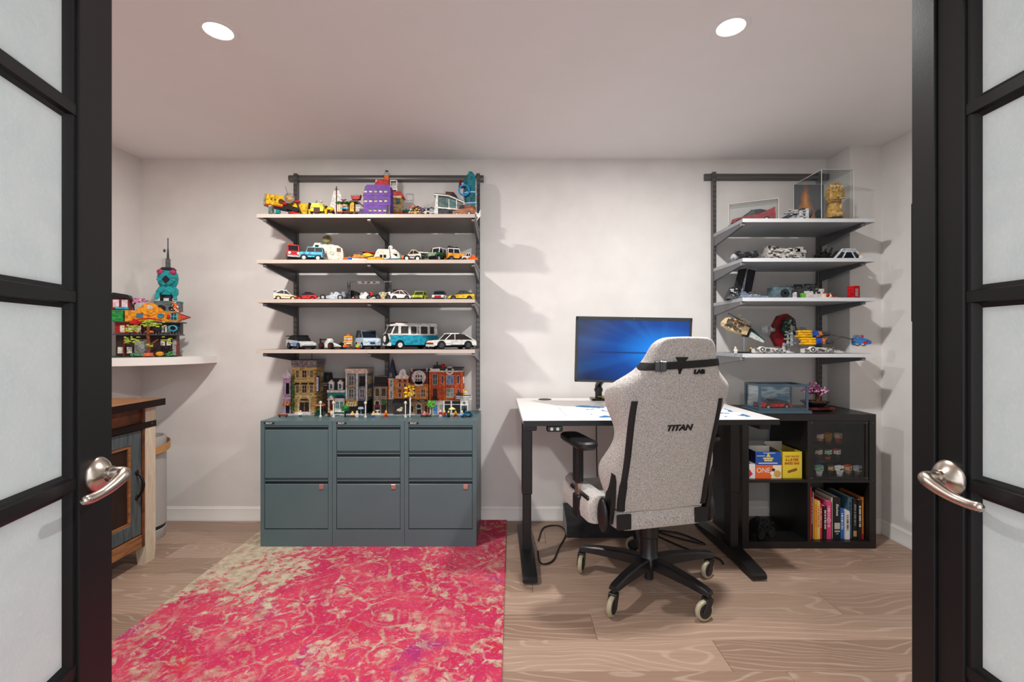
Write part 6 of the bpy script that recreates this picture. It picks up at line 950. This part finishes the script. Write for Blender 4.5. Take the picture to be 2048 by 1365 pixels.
kit('toy_wedge_craft', 'black toy spacecraft with white edged wedge cockpit on the second shelf', 'toy spacecraft', (X(1688, 2.80), 2.80, z1), 0, [('wedge', (46, 50, 54), [('p', 'y', [(-9, 0), (-3.2, 7.2), (4, 7.2), (11, 0)], -3, 3)]), ('edge_frame', (206, 212, 216), [('t', [(-9, -3.1, 0.4), (-3.2, -3.1, 7.2), (4, -3.1, 7.2), (11, -3.1, .4)], .7), ('t', [(-4, -3.1, 0), (-.6, -3.1, 6.6)], .4), ('t', [(5.6, -3.1, 0), (2, -3.1, 6.6)], .4), ('b', .4, -3.1, 5.6, 7.6, .5, 1)]), ('cockpit_glass', GLS, [('p', 'y', [(-3, .6), (-.8, 5), (1.8, 5), (4.6, .6)], -3.25, -3)]), ('rear_wing', (30, 30, 32), [('b', -12, 2, 0, 8, 3, 5), ('t', [(-9, 1, 4), (-6.4, 1, 9)], .5), ('t', [(-13, 1, 4), (-10, 1, 8.4)], .5), ('r', 54, 26, -16, -8, 0, 3, 2, 7, .8, 2)])])
figure('little brick figure in white beside the wedge craft', (X(1722, 2.72), 2.72, z1), -20, WHT, WHT, RBR)
# third level
z2 = LEV_R[2]+.0003
wing = [('p', 'y', [(0, 0), (4.4, 0), (8.4, 19), (3.4, 20.2)], -.5, .5)]
kit('toy_shuttle', 'black toy spacecraft with two tall slanted wing panels', 'toy spacecraft', (X(1478, 2.82), 2.82, z2), 0, [('wing_panel', (24, 26, 32), [('p', 'y', [(-5.4, 1), (0, 1), (4.6, 19.6), (-.4, 18.8)], -1.2, -.4)], [('wing_edge', (150, 160, 172), [('t', [(0, -1.3, 1), (4.6, -1.3, 19.6)], .3), ('t', [(-.4, -1.3, 18.8), (4.6, -1.3, 19.6)], .3)])]), ('wing_panel', (28, 30, 38), [('p', 'y', [(2.6, 1), (7.4, 1), (11, 18.6), (5.6, 19.4)], 1.4, 2.2)], [('wing_edge', (176, 190, 206), [('t', [(2.6, 1.3, 1), (5.6, 1.3, 19.4), (11, 1.3, 18.6)], .3)])]), ('hull', (90, 94, 98), [('b', 0, 0, 0, 15, 7, 2.4), ('r', 61, 40, -8, 7, -4.4, -3, .4, 4.4, .8, 2)]), ('side_body', (40, 42, 46), [('p', 'y', [(-9, 0), (-6, 7), (-3, 8.4), (-2, 0)], -3, 1)], [('side_panel', (206, 206, 202), [('r', 62, 14, -7, -3, -3.4, -3, .8, 6.6, .6, 1.4)])])])
kit('toy_wedge_cruiser', 'low blue grey wedge shaped toy starship in front of the black wings', 'toy spacecraft', (X(1505, 2.72), 2.72, z2), 0, [('hull', (124, 140, 160), [('p', 'z', [(-7, -2.6), (9, -.4), (9, .4), (-7, 2.6)], .2, 1.6), ('b', -5, 0, 1.4, 3, 3, 1.8), ('b', -5.2, 0, 3.2, 1.6, 2.4, .8)]), ('detail', (176, 184, 192), [('r', 63, 26, -6.6, 4, -1.4, 1, 1.4, 2.4, .5, 1.2)])])
kit('toy_gunship', 'blue grey toy gunship with a green round mark on white side panels', 'toy spacecraft', (X(1591, 2.83), 2.83, z2), 0, [('engine_block', (96, 116, 124), [('b', -10, 0, 0, 11, 7, 7.6)], [('engine_ring', (40, 48, 52), [('l', [(2.6, -.3), (2.6, .3), (.6, .3), (.6, -.3)], (-8.6, -3.6, 4), 'y')])]), ('mid_hull', (60, 62, 64), [('b', 0, 0, 0, 10, 6.4, 6), ('r', 64, 34, -4, 12, -3.4, -2.4, 4, 9.4, .8, 2.4)]), ('white_panel', (214, 210, 206), [('b', 6.6, -3.3, .6, 7, .7, 4.6)]), ('white_nose_panel', (214, 210, 206), [('b', 12.6, -2.6, 0, 5, 2, 6.6)]), ('white_mid_panel', (214, 210, 206), [('b', -2.6, -3.4, .6, 2.4, .5, 4)]), ('green_mark', (100, 176, 60), [('c', 2.4, -3.5, 2.6, 1.7, .6, 'y')]), ('top_gear', (150, 170, 184), [('r', 65, 34, -14, 8, -2, 2, 7, 9.6, .8, 2.4)]), ('nose', (190, 170, 150), [('p', 'y', [(13, 0), (13.6, 6.6), (17, 4), (18, 0)], -2, 2)])])
kit('toy_plates', 'white toy dishes with red berries and a cake', 'toy food', (X(1653, 2.77), 2.77, z2), 0, [('plate', WHT, [('l', [(1.6, 0), (4.2, .6), (4.4, 1), (3.4, .9), (.2, .6)], (0, 0, 0))]), ('cake', (232, 214, 196), [('c', -1.6, 0, 2.2, 1.4, 2.4, 'z'), ('e', 1.8, 0, 2, 1.2, 1.2, 1.2)]), ('berries', RED, [('e', .4, -.4, 2.6, 1.1, 1, 1.2), ('e', -1.6, 0, 3.8, .6, .6, .6), ('e', 2.8, -.6, 1.6, .7, .7, .7)]), ('leaf', LIM, [('e', 2.2, 0, 3.4, .6, .5, .4)])])
kit('toy_dish', 'small red toy dish next to the white toy dishes', 'toy food', (X(1672, 2.74), 2.74, z2), 0, [('dish', RED, [('l', [(.8, 0), (1.9, .6), (1.9, .8), (.2, .5)], (0, 0, 0))]), ('food', (226, 170, 160), [('e', 0, 0, .8, 1.2, 1.2, .4)])])
kit('toy_phone_box', 'small red toy phone box with white window bars', 'toy phone box', (X(1707, 2.745), 2.745, z2), 12, [('base', DRD, [('b', 0, 0, 0, 6.2, 5, .7)]), ('cabin', RED, [('b', 0, 0, .7, 4.4, 4.2, 6), ('p', 'y', [(-2.4, 6.7), (-1.6, 7.6), (1.6, 7.6), (2.4, 6.7)], -2.2, 2.2)], [('window', (206, 190, 190), [('b', 0, -2.15, 1.4+.95*k, 2, .2, .6) for k in range(5)])]), ('knob', BLK, [('e', 2.6, -1, 5.6, .6, .6, .6), ('e', 2.6, -1, 3.4, .6, .6, .6)])])
# lowest level
z3 = LEV_R[3]+.0003
Mt = Matrix.Translation((0, 0, .125)) @ Matrix.Rotation(R(24), 4, 'Y')
st = kit('toy_fighter', 'tan and teal toy spacecraft tilted on a clear stand', 'toy spacecraft', (X(1487, 2.83), 2.83, z3), 0, [('stand', BLK, [('b', 1, 0, 0, 12, 6, .7)], [('stand_post', M_acr, [('b', -1, 0, .7, 2.6, .6, 10), ('b', 2.2, 0, .7, 1, .6, 9)])])])
for p in (('hull', (222, 196, 150), [('p', 'y', [(-14, .6), (-12.6, 4.2), (-6, 5.2), (1, 4.4), (1, -1.4), (-8, -2.4), (-13, -1.4)], -3, 3)], [('brown_panel', (140, 92, 50), [('b', -7.4, -3.1, 2.6, 6, .5, 1.4), ('b', -8.4, -3.1, -.6, 3, .4, 1.2)]), ('grey_gear', (90, 86, 80), [('r', 66, 34, -13, 1, -3.5, -2.9, -1.6, 4.6, .7, 1.8)])]), ('dark_joint', BLK, [('b', 1.8, 0, -2, 1.8, 5.4, 5.6)]), ('nose_pod', (206, 206, 200), [('p', 'y', [(2.6, -1.6), (2.6, 2), (12.6, 0), (12.8, -1.4)], -2.2, 2.2)], [('teal_fin', (30, 84, 84), [('p', 'y', [(2.6, 2.2), (3.4, 4), (13.4, .6), (12.6, 0)], -1.6, 1.6)])]), ('cannon', DGR, [('t', [(-14, -2, 6.4), (-4, -2, 5.4)], .35), ('e', -14, -2, 6.4, .6, .6, .6)]), ('sail', (190, 184, 170), [('b', -4.6, 1, 6, 4.4, .5, 3, .05, (0, 20, 0)), ('b', 0, .6, 5, 4, 3, 2.4)])): build(p, st, Mt)
kit('toy_ship_round', 'dark red and green toy spacecraft standing upright on its tail', 'toy spacecraft', (X(1567, 2.84), 2.84, z3), 0, [('stand', LGR, [('b', 1, 0, 0, 8, 6, .7), ('t', [(0, 0, .7), (.6, 0, 6)], 1.2), ('t', [(3.4, 0, .7), (2, 0, 6)], .9)]), ('shell', (120, 16, 28), [('p', 'y', [(-3.4, 4), (-6.6, 10), (-5, 13.4), (-5.4, 17), (-2.4, 22.6), (2.4, 24), (6.6, 21), (7.2, 16), (5.6, 12), (5, 5), (1, 3.4)], 0, 4)]), ('hood', (36, 60, 54), [('p', 'y', [(-2, 15), (-.6, 20.4), (3, 21.6), (6, 19), (6.6, 14), (4.4, 6), (1.6, 5), (.4, 10)], -2.4, 0)], [('hood_plate', (150, 160, 156), [('r', 67, 40, -.6, 5.4, -3, -2.4, 5, 20.6, .6, 1.7)])]), ('canopy', DGN, [('e', -.4, -2.4, 14.6, 2, 1.2, 2.6)]), ('tail_spine', LGR, [('b', 3.2, -2.6, 4.4, 1.4, 1.2, 12), ('b', 1.2, -2.2, 4, 1, 1, 8)]), ('side_gun', (170, 176, 178), [('c', -9, -1, 14, 1.1, 5.6, 'x'), ('b', -12, -1, 12, 2.6, 2, 4.4), ('r', 68, 10, -12.6, -8, -2, -.6, 12.4, 16, .8, 1.6)]), ('side_gun', (170, 176, 178), [('c', 9, -1, 14.4, .8, 4, 'x'), ('b', 11.6, -1, 13.4, 3, 1.8, 2.2)])])
rc = kit('toy_racer', 'toy twin engine racer with yellow engines and blue cockpit on a clear stand', 'toy spacecraft', (X(1650, 2.73), 2.73, z3), 0, [('stand', BLK, [('b', -4, 2, 0, 14, 5, .5)], [('stand_post', M_acr, [('b', -8, 2, .5, 1.4, .6, 7), ('b', 4, 2, .5, 1.4, .6, 9)])])])
for k, (zz, yy) in enumerate(((11.4, 2), (7.0, -1.2))):
    build(('engine', (236, 178, 28), [('c', -10.6, yy, zz+1.4*s_, .8, 8, 'x', .35 if False else None) for s_ in (-1, 0, 1)]+[('c', -14.4, yy, zz+1.4*s_, .5, 3, 'x') for s_ in (-1, 1)], [('engine_band', (36, 80, 170), [('c', -5, yy, zz, 2, 3, 'x')]), ('engine_core', (196, 110, 40), [('c', -2.6, yy, zz, 1.8, 2, 'x'), ('r', 69+k, 12, -4, -1, yy-2, yy+1, zz-1.6, zz+1.6, .8, 1.6)]), ('engine_tail', DGR, [('c', 1.2, yy, zz, 1.8, 5, 'x', 1.2)])]), rc)
    build(('tow_line', (70, 66, 62), [('t', [(3.4, yy, zz), (10, yy*.5, 9.6+.3*k), (17.5, 0, 7.6+.4*k)], .18)]), rc)
build(('cockpit', (60, 120, 190), [('p', 'y', [(17, 5), (17, 9), (20, 9.6), (25.6, 7.4), (25.8, 5.6), (20, 4.6)], -2, 2)], [('cockpit_fin', (110, 120, 134), [('p', 'y', [(16.4, 7), (18, 10.8), (20.4, 10.6), (19, 7)], -1.6, 1.6)]), ('cockpit_red', RED, [('e', 21, -.8, 10, 1, .8, .9), ('b', 22, -2, 5.8, 2.4, .3, 1.2)]), ('cockpit_grey', (190, 170, 150), [('r', 75, 14, 17, 23, -2.2, 2, 4.6, 7, .7, 1.6)])]), rc)
for nm, px, L, lb in (('toy_glider', 1543, 22, 'grey and white toy starfighter with round white engine, before the red ship'), ('toy_glider', 1645, 24, 'long white toy starfighter with round engine under the yellow racer')):
    kit('toy_starfighter', lb, 'toy spacecraft', (X(px, 2.685), 2.685, z3), 0, [('fuselage', (206, 204, 200), [('p', 'y', [(-L/2, .4), (-L/2, 2.8), (-L*.1, 3.6), (L*.25, 2.8), (L/2, 1.0), (L/2, .4)], -1.2, 1.2)]), ('engine', WHT, [('c', -L*.30, -1.6, 2.4, 1.7, 2.2, 'y')], [('engine_ring', DGR, [('l', [(1.3, -.1), (1.3, .1), (.6, .1), (.6, -.1)], (-L*.30, -2.75, 2.4), 'y')])]), ('wing', LGR, [('p', 'z', [(-L*.42, -1), (-L*.42, -2.6), (L*.1, -1.6), (L*.1, -1)], .6, 1.1), ('p', 'z', [(-L*.42, 1), (-L*.42, 2.6), (L*.1, 1.6), (L*.1, 1)], .6, 1.1)]), ('detail', (110, 108, 104), [('r', px, 34, -L*.46, L*.34, -1.7, -1, .6, 3.4, .5, 1.3)]), ('landing_gear', DGR, [('b', -L*.2, 0, 0, 1, 1, .6), ('b', L*.25, 0, 0, 1, 1, .6)])], 'white toy starfighters')
figure('little brick figure in white armour by the tilted tan spacecraft', (X(1471, 2.72), 2.72, z3), 0, WHT, WHT, WHT)
figure('little brick figure in brown between tan spacecraft and starfighter', (X(1502, 2.75), 2.75, z3), 10, BRN, DGR, BRN)
# ================================================================ on top of the cube shelf
kz = KH+.0003
M_slate = mat((62, 84, 98), .35)
fc = thing('display_case', 'slate framed glass case around a red toy car on the cube shelf', 'display case', (X(1551, 2.76), 2.76, kz), 0)
cw, cd, chh = .285, .17, .150
fr_ = MB()
for x_ in (-cw/2+.006, cw/2-.006):
    for y_ in (-cd/2+.006, cd/2-.006): fr_.box(x_, y_, .018+chh/2, .012, .012, chh, .001)
for z_ in (.024, .018+chh-.006):
    for y_ in (-cd/2+.006, cd/2-.006): fr_.box(0, y_, z_, cw-.024, .012, .012, .001)
    for x_ in (-cw/2+.006, cw/2-.006): fr_.box(x_, 0, z_, .012, cd-.024, .012, .001)
obj('frame', fr_, M_slate, fc); obj('base_board', MB().bx(-cw/2-.014, cw/2+.014, -cd/2-.014, cd/2+.014, 0, .018, .003), M_slate, fc)
for a in ((-cw/2+.012, cw/2-.012, -cd/2+.005, -cd/2+.007), (-cw/2+.005, -cw/2+.007, -cd/2+.012, cd/2-.012), (cw/2-.007, cw/2-.005, -cd/2+.012, cd/2-.012)): obj('glass', MB().bx(*a, .03, .018+chh-.012), M_acr, fc)
bp_ = NT('blue_print', .5); v = bp_.coord(); bp_.color(bp_.ramp(bp_.noise(bp_.coord((3, 1, 9), rot=(0, R(20), 0)), 3, 2), [(.4, (84, 130, 160)), (.55, (186, 206, 214)), (.7, (120, 160, 184))])); obj('back_print', MB().bx(-cw/2+.012, cw/2-.012, cd/2-.008, cd/2-.005, .03, .018+chh-.012), bp_.m, fc)
car('red toy convertible inside the slate framed case', (X(1546, 2.76), 2.76, kz+.0183), 8, 'coupe', 19, 8, 5.4, (206, 34, 40), BLK, LGR, GLS, 1.5, None, None, GT)
bt = kit('bonsai_model', 'brick bonsai with pink blossom in a black tray on the cube shelf', 'toy bonsai', (X(1627, 2.80), 2.80, kz+.0001), 0, [('slat_stand', (110, 40, 44), [('b', 1.5-.0, 0, .9, 17, 9, .9)], [('slat', (150, 60, 60), [('b', -6.4+1.05*k, 0, 1.8, .7, 9.4, .5) for k in range(16)]), ('stand_foot', BLK, [('b', -5, 0, 0, 1.2, 8, .9), ('b', 8, 0, 0, 1.2, 8, .9)])]), ('tray', (22, 22, 24), [('l', [(4.6, 2.3), (5, 2.8), (7, 5), (7.6, 5.1), (7.6, 5.6), (6.8, 5.6), (6.4, 5.0), (.2, 4.9)], (.8, 0, 0))]), ('soil', BRN, [('r', 81, 30, -4, 5, -3.4, 3.4, 5, 5.6, .8, 1.6)]), ('trunk', (84, 46, 34), [('t', [(2.6, 0, 5), (3.4, 0, 8), (1.6, 0, 11), (.4, 0, 13)], 1.1), ('t', [(3.2, 0, 7.6), (5, 0, 11)], .7), ('t', [(1.4, 0, 10.4), (-4.4, -.6, 11)], .6)])])
rn = random.Random(5); bl = MB(); bl2 = MB()
for _ in range(150):
    c_ = rn.choice(((-3.5, 12.2, 3), (0.5, 15, 3.2), (4.6, 12.4, 3), (1.4, 12, 3)))
    p_ = (c_[0]+rn.gauss(0, c_[2]*.48), rn.gauss(0, 2), c_[1]+rn.gauss(0, c_[2]*.36)); (bl if rn.random() < .6 else bl2).box(p_[0]*.01, p_[1]*.01, p_[2]*.01, .010, .007, .005, .001, rot=(rn.random()*3, rn.random()*3, rn.random()*3))
obj('blossom', bl, mat((206, 110, 170), .4), bt)['kind'] = 'stuff'; obj('pale_blossom', bl2, mat((236, 196, 224), .4), bt)['kind'] = 'stuff'
# ================================================================ inside the cube shelf
sz = KZ+.0083; YB = 2.685
def carton(name, label, px0, px1, py0, py1, depth, col, z=None, extra=None, side=None, open_top=True, y=YB):
    xa, xb = X(px0, y), X(px1, y); h = (py1-py0)*y/F; w = xb-xa
    t_ = thing(name, label, 'box', ((xa+xb)/2, y, z), 0, 'snack cartons')
    s_c = side or col
    obj('front_panel', MB().bx(-w/2, w/2, 0, .0015, 0, h), mat(col, .45), t_)
    for s_ in (-1, 1): obj('side_panel', MB().bx(s_*w/2-(.0015 if s_ > 0 else 0), s_*w/2+(0 if s_ > 0 else .0015), .0015, depth, 0, h*(1 if open_top else 1)), mat(s_c, .45), t_)
    obj('back_panel', MB().bx(-w/2+.0015, w/2-.0015, depth-.0015, depth, 0, h*1.12 if open_top else h), mat((222, 218, 210), .6), t_)
    obj('bottom_panel', MB().bx(-w/2+.0015, w/2-.0015, .0015, depth-.0015, 0, .0015), mat((222, 218, 210), .6), t_)
    if not open_top: obj('top_panel', MB().bx(-w/2, w/2, 0, depth, h, h+.0015), mat(s_c, .45), t_)
    if extra: extra(t_, w, h)
    return h
def e1(t_, w, h):
    text('ONE', .040, WHT, t_, (-w*.20, -.0006, h*.60), sx=.95)
    obj('corner_print', MB().prism([(w*.10, .001), (w*.5, .001), (w*.5, h), (w*.18, h)], 'y', -.0004, 0), mat((240, 226, 190), .45), t_)
    obj('cookie_print', MB().cyl(w*.34, -.0006, h*.36, h*.27, .0004, 'y', 20), mat((206, 160, 84), .5), t_)
    obj('round_mark', MB().cyl(w*.19, -.0009, h*.66, h*.12, .0004, 'y', 16), mat((44, 44, 48), .5), t_)
    obj('round_mark', MB().cyl(w*.13, -.0009, h*.40, h*.13, .0004, 'y', 16), mat((236, 236, 236), .5), t_)
    text('PROTEIN BAR' if False else '', .01, WHT, t_, (0, 0, 0)) if False else None
def e2(t_, w, h):
    obj('figure_print', MB().prism([(-w*.08, h*.6), (0, h*.95), (w*.1, h*.6)], 'y', -.0005, 0), mat((206, 206, 90), .5), t_)
    obj('title_print', MB().bx(-w*.2, w*.2, -.0005, 0, h*.44, h*.55).bx(-w*.16, w*.16, -.0005, 0, h*.28, h*.40), mat((224, 206, 140), .5), t_)
    obj('line_print', MB().bx(-w*.38, w*.36, -.0005, 0, h*.10, h*.17).bx(-w*.45, -w*.12, -.0005, 0, h*.66, h*.70).bx(-w*.2, w*.28, -.0005, 0, h*.88, h*.92), mat((226, 226, 226), .5), t_)
def e3(t_, w, h):
    text('CHEF CREATED', .0145, (170, 60, 20), t_, (-w*.02, -.0006, h*.82), sx=.82)
    text('6-LAYER', .023, (176, 40, 20), t_, (-w*.02, -.0006, h*.69), sx=.90, bold=.0004)
    text('BAKED BAR', .019, (176, 40, 20), t_, (-w*.02, -.0006, h*.56), sx=.86, bold=.0004)
    obj('bar_print', MB(Matrix.Translation((0, 0, h*.29)) @ Matrix.Rotation(R(-18), 4, 'Y')).box(0, -.0004, 0, w*.5, .0006, h*.09, .0002).box(.012, -.0006, 0, w*.16, .0006, h*.10), mat((140, 84, 44), .5), t_)
    obj('side_sticker', MB().bx(w*.38, w*.45, -.0005, 0, h*.30, h*.70), mat((236, 206, 90), .5), t_)
h1 = carton('snack_carton', 'orange and cream carton printed ONE, below the blue carton', 1511, 1563, 933, 959.5, .12, (226, 100, 40), sz, e1, (236, 120, 60), False)
carton('snack_carton', 'blue open carton with yellow print on top of the orange carton', 1511, 1562, 905, 931.5, .12, (22, 78, 160), sz+h1+.0018, e2, (20, 24, 50))
carton('snack_carton', 'yellow open carton printed CHEF CREATED 6-LAYER BAKED BAR', 1565.5, 1604, 904, 957, .20, (232, 206, 50), sz, e3, (206, 176, 40), True, YB+.006)
carton('snack_carton', 'white and red carton tucked against the cube shelf side', 1498.5, 1510.3, 930, 959, .20, (226, 222, 220), sz, lambda t_, w, h: obj('red_print', MB().prism([(-w*.5, h*.1), (w*.1, h*.3), (-w*.5, h*.65)], 'y', -.0005, 0), mat((206, 30, 50), .5), t_), (230, 228, 226), True, YB+.002)
# books
bx0 = KM+.010; BY = 2.69; pz = 1/10.5*BY/F
def bxp(z): return X(1610+z/10.5, BY)-.008
bks = [(112, 168, 1100, (214, 34, 44), 'tall thin bright red book'), (171, 204, 1010, (70, 20, 28), 'thin dark maroon book beside the red book'), (205, 232, 990, (206, 160, 100), 'thin tan book beside the maroon book'), (234, 288, 830, (226, 160, 40), 'yellow book with orange spine lettering'), (290, 356, 800, (224, 200, 130), 'cream and yellow paperback'), (358, 412, 740, (200, 36, 44), 'short red paperback with pale title strip'), (420, 486, 700, (24, 22, 24), 'black paperback with white title, next to the pink book'), (489, 592, 800, (222, 66, 120), 'pink swirl covered book'), (595, 616, 770, (44, 30, 36), 'very thin dark paperback beside the pink book'), (618, 640, 870, (226, 220, 206), 'very thin cream booklet beside the black novel'), (646, 786, 880, (22, 22, 24), 'thick black graphic novel titled Blankets'), (790, 872, 640, (24, 104, 190), 'short bright blue paperback'), (875, 972, 590, (230, 226, 220), 'short white paperback beside the bright blue one'), (974, 1056, 870, (70, 106, 130), 'tall slate blue hardcover'), (1060, 1146, 850, (20, 20, 22), 'black book with grey block lettering'), (1148, 1222, 830, (30, 26, 30), 'black book with white script spine'), (1224, 1272, 880, (196, 112, 40), 'orange book with red foot at the end of the row')]
zb = .038+.0003
for i, (a, b, hpx, c, lb) in enumerate(bks):
    xa, xb = bxp(a), bxp(b); w_ = xb-xa-.0006; hb = hpx*pz; dp = .15+.03*((i*7) % 3); yb_ = BY+(.012 if i in (9, 13) else 0)+.004*(i % 3)
    t_ = thing('book', lb, 'book', ((xa+xb)/2, yb_, zb), 0, 'books in the cube shelf')
    th = min(.0022, w_*.22)
    obj('cover', MB().bx(-w_/2, w_/2, 0, .0022, 0, hb).bx(-w_/2, -w_/2+th, .0022, dp, 0, hb).bx(w_/2-th, w_/2, .0022, dp, 0, hb), mat(c, .5), t_)
    obj('pages', MB().bx(-w_/2+th, w_/2-th, .0022, dp-.004, .002, hb-.003), mat((226, 218, 200), .8), t_)
    yy = -.0006; rot_ = (PI/2, PI/2, 0)
    if i == 10:
        text('Blankets', .0205, (236, 236, 236), t_, (0, yy, hb*.70), rot_, shear=.2, sx=1.0)
        obj('spine_picture', MB().bx(-w_*.42, w_*.42, -.0006, 0, hb*.24, hb*.39), mat((196, 190, 180), .5), t_)
        obj('spine_mark', MB().bx(-w_*.4, w_*.4, -.0006, 0, hb*.17, hb*.205).bx(-w_*.14, w_*.14, -.0006, 0, hb*.12, hb*.14), mat((190, 190, 190), .5), t_)
    else:
        sc_ = {3: (206, 90, 30), 5: (236, 200, 200), 6: (226, 226, 226), 11: (226, 236, 240), 12: (40, 40, 44), 13: (28, 44, 60), 14: (150, 146, 140), 15: (236, 236, 230), 16: (230, 170, 60), 1: (206, 190, 190), 4: (190, 120, 30), 7: (246, 190, 210)}.get(i)
        if sc_:     # illegible spine title: a row of small printed bars
            rr_ = random.Random(i); mb_ = MB(); zc_ = hb*.32
            while zc_ < hb*.86:
                l_ = rr_.uniform(.002, .005); mb_.bx(-w_*.24, w_*.24, -.0005, 0, zc_, zc_+l_); zc_ += l_+rr_.choice((.0016, .0016, .006))
            obj('spine_print', mb_, mat(sc_, .5), t_)
        if i == 7: obj('swirl_print', MB().lathe([(w_*.42, -.0005), (w_*.42, 0), (w_*.34, 0), (w_*.34, -.0005)], 20, 0, 0, hb*.5, 'y').lathe([(w_*.24, -.0005), (w_*.24, 0), (w_*.16, 0), (w_*.16, -.0005)], 20, 0, 0, hb*.5, 'y'), mat((250, 210, 226), .5), t_)
        if i == 16: obj('spine_foot', MB().bx(-w_/2, w_/2, -.0005, 0, 0, hb*.12), mat((190, 30, 44), .5), t_)
        if i == 14: obj('spine_label', MB().bx(-w_*.45, w_*.4, -.0005, 0, hb*.06, hb*.2), mat((190, 150, 90), .5), t_)
# black model vehicle in the lower compartment
kit('toy_truck', 'glossy black brick off road truck lying in the lower cube compartment', 'toy car', (X(1521, 2.74), 2.74, zb), 20, [('chassis', BLK, [('b', 0, 0, 3, 12, 7, 2.4), ('p', 'y', [(-6, 5.4), (-4.6, 9), (1, 10.6), (4, 6.4), (6, 5.4)], -3.2, 3.2), ('r', 83, 40, -6, 6, -3.8, -3, 3, 9, .7, 1.8)]), ('bumper', (40, 40, 42), [('b', 6.4, 0, 2, 1, 7.4, 2)], [('winch', LGR, [('c', 7, 0, 3, .5, 3, 'y')])]), ('roll_bar', (30, 30, 32), [('t', [(-4, -3, 8), (-3, -3, 12), (1.6, -3, 11.6), (3.6, -3, 7)], .35)])]+[('wheel', (26, 26, 28), [('c', x_, s_*3.4, 2.4, 2.4, 2.2, 'y')]) for x_ in (-4, 4) for s_ in (-1, 1)])
# figure display with a framed clear front
ax0, ax1, az0, az1 = KM+.0085, KX1-.0385, sz, KH-.0386
dcase = thing('display_case', 'black edged clear case of block head figures in the upper cube compartment', 'display case', ((ax0+ax1)/2, KF+.006, az0), 0)
w_, h_ = ax1-ax0-.002, az1-az0-.001; fz = MB()
for a in ((-w_/2, w_/2, 0, .016), (-w_/2, w_/2, h_-.018, h_)): fz.bx(a[0], a[1], 0, .010, a[2], a[3])
for s_ in (-1, 1): fz.bx(s_*w_/2-(.016 if s_ > 0 else 0), s_*w_/2+(0 if s_ > 0 else .016), 0, .010, .016, h_-.018)
obj('front_frame', fz, mat((12, 12, 13), .3), dcase); obj('front_glass', MB().bx(-w_/2+.015, w_/2-.015, .004, .006, .015, h_-.017), M_acr, dcase)
obj('back_panel', MB().bx(-w_/2, w_/2, .365, .369, 0, h_), mat((58, 52, 52), .4), dcase); obj('floor_panel', MB().bx(-w_/2, w_/2, .011, .364, 0, .003), mat((30, 28, 28), .3), dcase)
for s_ in (-1, 1):
    for z_ in (.008, h_-.009): obj('screw', MB().cyl(s_*(w_/2-.008), -.0005, z_, .002, .001, 'y', 8), mat((220, 220, 220), .3, .6), dcase)
for y_, z_ in ((.10, .085), (.175, .165)):
    obj('clear_step', MB().bx(-w_/2+.03, w_/2-.03, y_, y_+.06, z_-.003, z_), M_acr, dcase)
    obj('step_support', MB().bx(-w_/2+.03, w_/2-.03, y_+.058, y_+.06, .003, z_-.003), M_acr, dcase)
def block_figure(label, px, y, z, head, hair, torso, legs, hw=3.4, cap=None, band=None):
    ps = [('legs', legs, [('b', -.7, 0, 0, 1.1, 1.6, 1.4), ('b', .7, 0, 0, 1.1, 1.6, 1.4)]), ('torso', torso, [('b', 0, 0, 1.4, 2.8, 2, 1.6, .1)]), ('head', head, [('b', 0, 0, 3, hw, 2.8, 2.6, .25)], [('eye', BLK, [('c', s_*.9, -1.42, 4.2, .34, .1, 'y', None, 10)]) for s_ in (-1, 1)]), ('hair', hair, [('b', 0, .2, 5.2, hw+.3, 3, .9, .3), ('b', 0, 1.2, 3.6, hw+.3, 1, 1.8, .2)]), ('arm', torso, [('b', -1.8, -.1, 1.5, .8, 1.2, 1.5, .2)]), ('arm', torso, [('b', 1.8, -.1, 1.5, .8, 1.2, 1.5, .2)])]
    if band: ps.append(('visor', band, [('b', 0, -1.3, 4.1, hw+.1, .4, .8)]))
    return kit('block_figure', label, 'toy figure', (X(px, KF+.006+y), KF+.006+y, az0+z), 26, ps, 'block head figures in the display case', Matrix.Scale(1.02, 4))
SKN = (226, 190, 130)
for a in (('block head figure with mint head and tan robe on the case floor', 1638.6, .06, .0033, (150, 196, 170), (110, 160, 140), (226, 222, 216), (226, 222, 216), 4.2), ('block head figure with dark bob hair on the case floor', 1663, .075, .0033, SKN, (44, 34, 34), (58, 40, 36), (44, 40, 44)), ('block head figure with white hood and grey visor on the case floor', 1679.5, .05, .0033, WHT, WHT, WHT, WHT, 4, None, DGR), ('block head figure with orange red hair on the case floor', 1696.5, .07, .0033, SKN, (190, 70, 30), (170, 150, 140), (110, 70, 60)), ('block head figure with grey helmet on the case floor', 1716, .05, .0033, (166, 172, 178), (150, 156, 162), (120, 84, 70), (90, 70, 64), 3.6, None, (40, 44, 50)),
 ('block head figure with bushy black hair on the lower step', 1637, .13, .0853, (226, 214, 190), (40, 32, 36), (50, 40, 44), (40, 36, 40)), ('block head figure with pale green face and orange legs on the lower step', 1656, .13, .0853, (200, 226, 190), (40, 70, 50), (60, 56, 66), (216, 100, 40)), ('block head figure with white face and red cap on the lower step', 1674, .13, .0853, (230, 228, 226), (180, 60, 40), (60, 60, 64), (50, 50, 54)), ('block head figure with plum hat and orange vest on the upper step', 1640, .205, .1653, (236, 234, 234), (130, 40, 90), (226, 150, 50), (110, 40, 80)), ('block head figure with amber head on the upper step', 1657, .205, .1653, (214, 140, 40), (196, 110, 30), (196, 130, 70), (150, 90, 50)), ('block head figure with peach face and red body on the upper step', 1677, .205, .1653, (232, 206, 176), (206, 180, 150), (200, 60, 40), (190, 50, 40))): block_figure(*a)
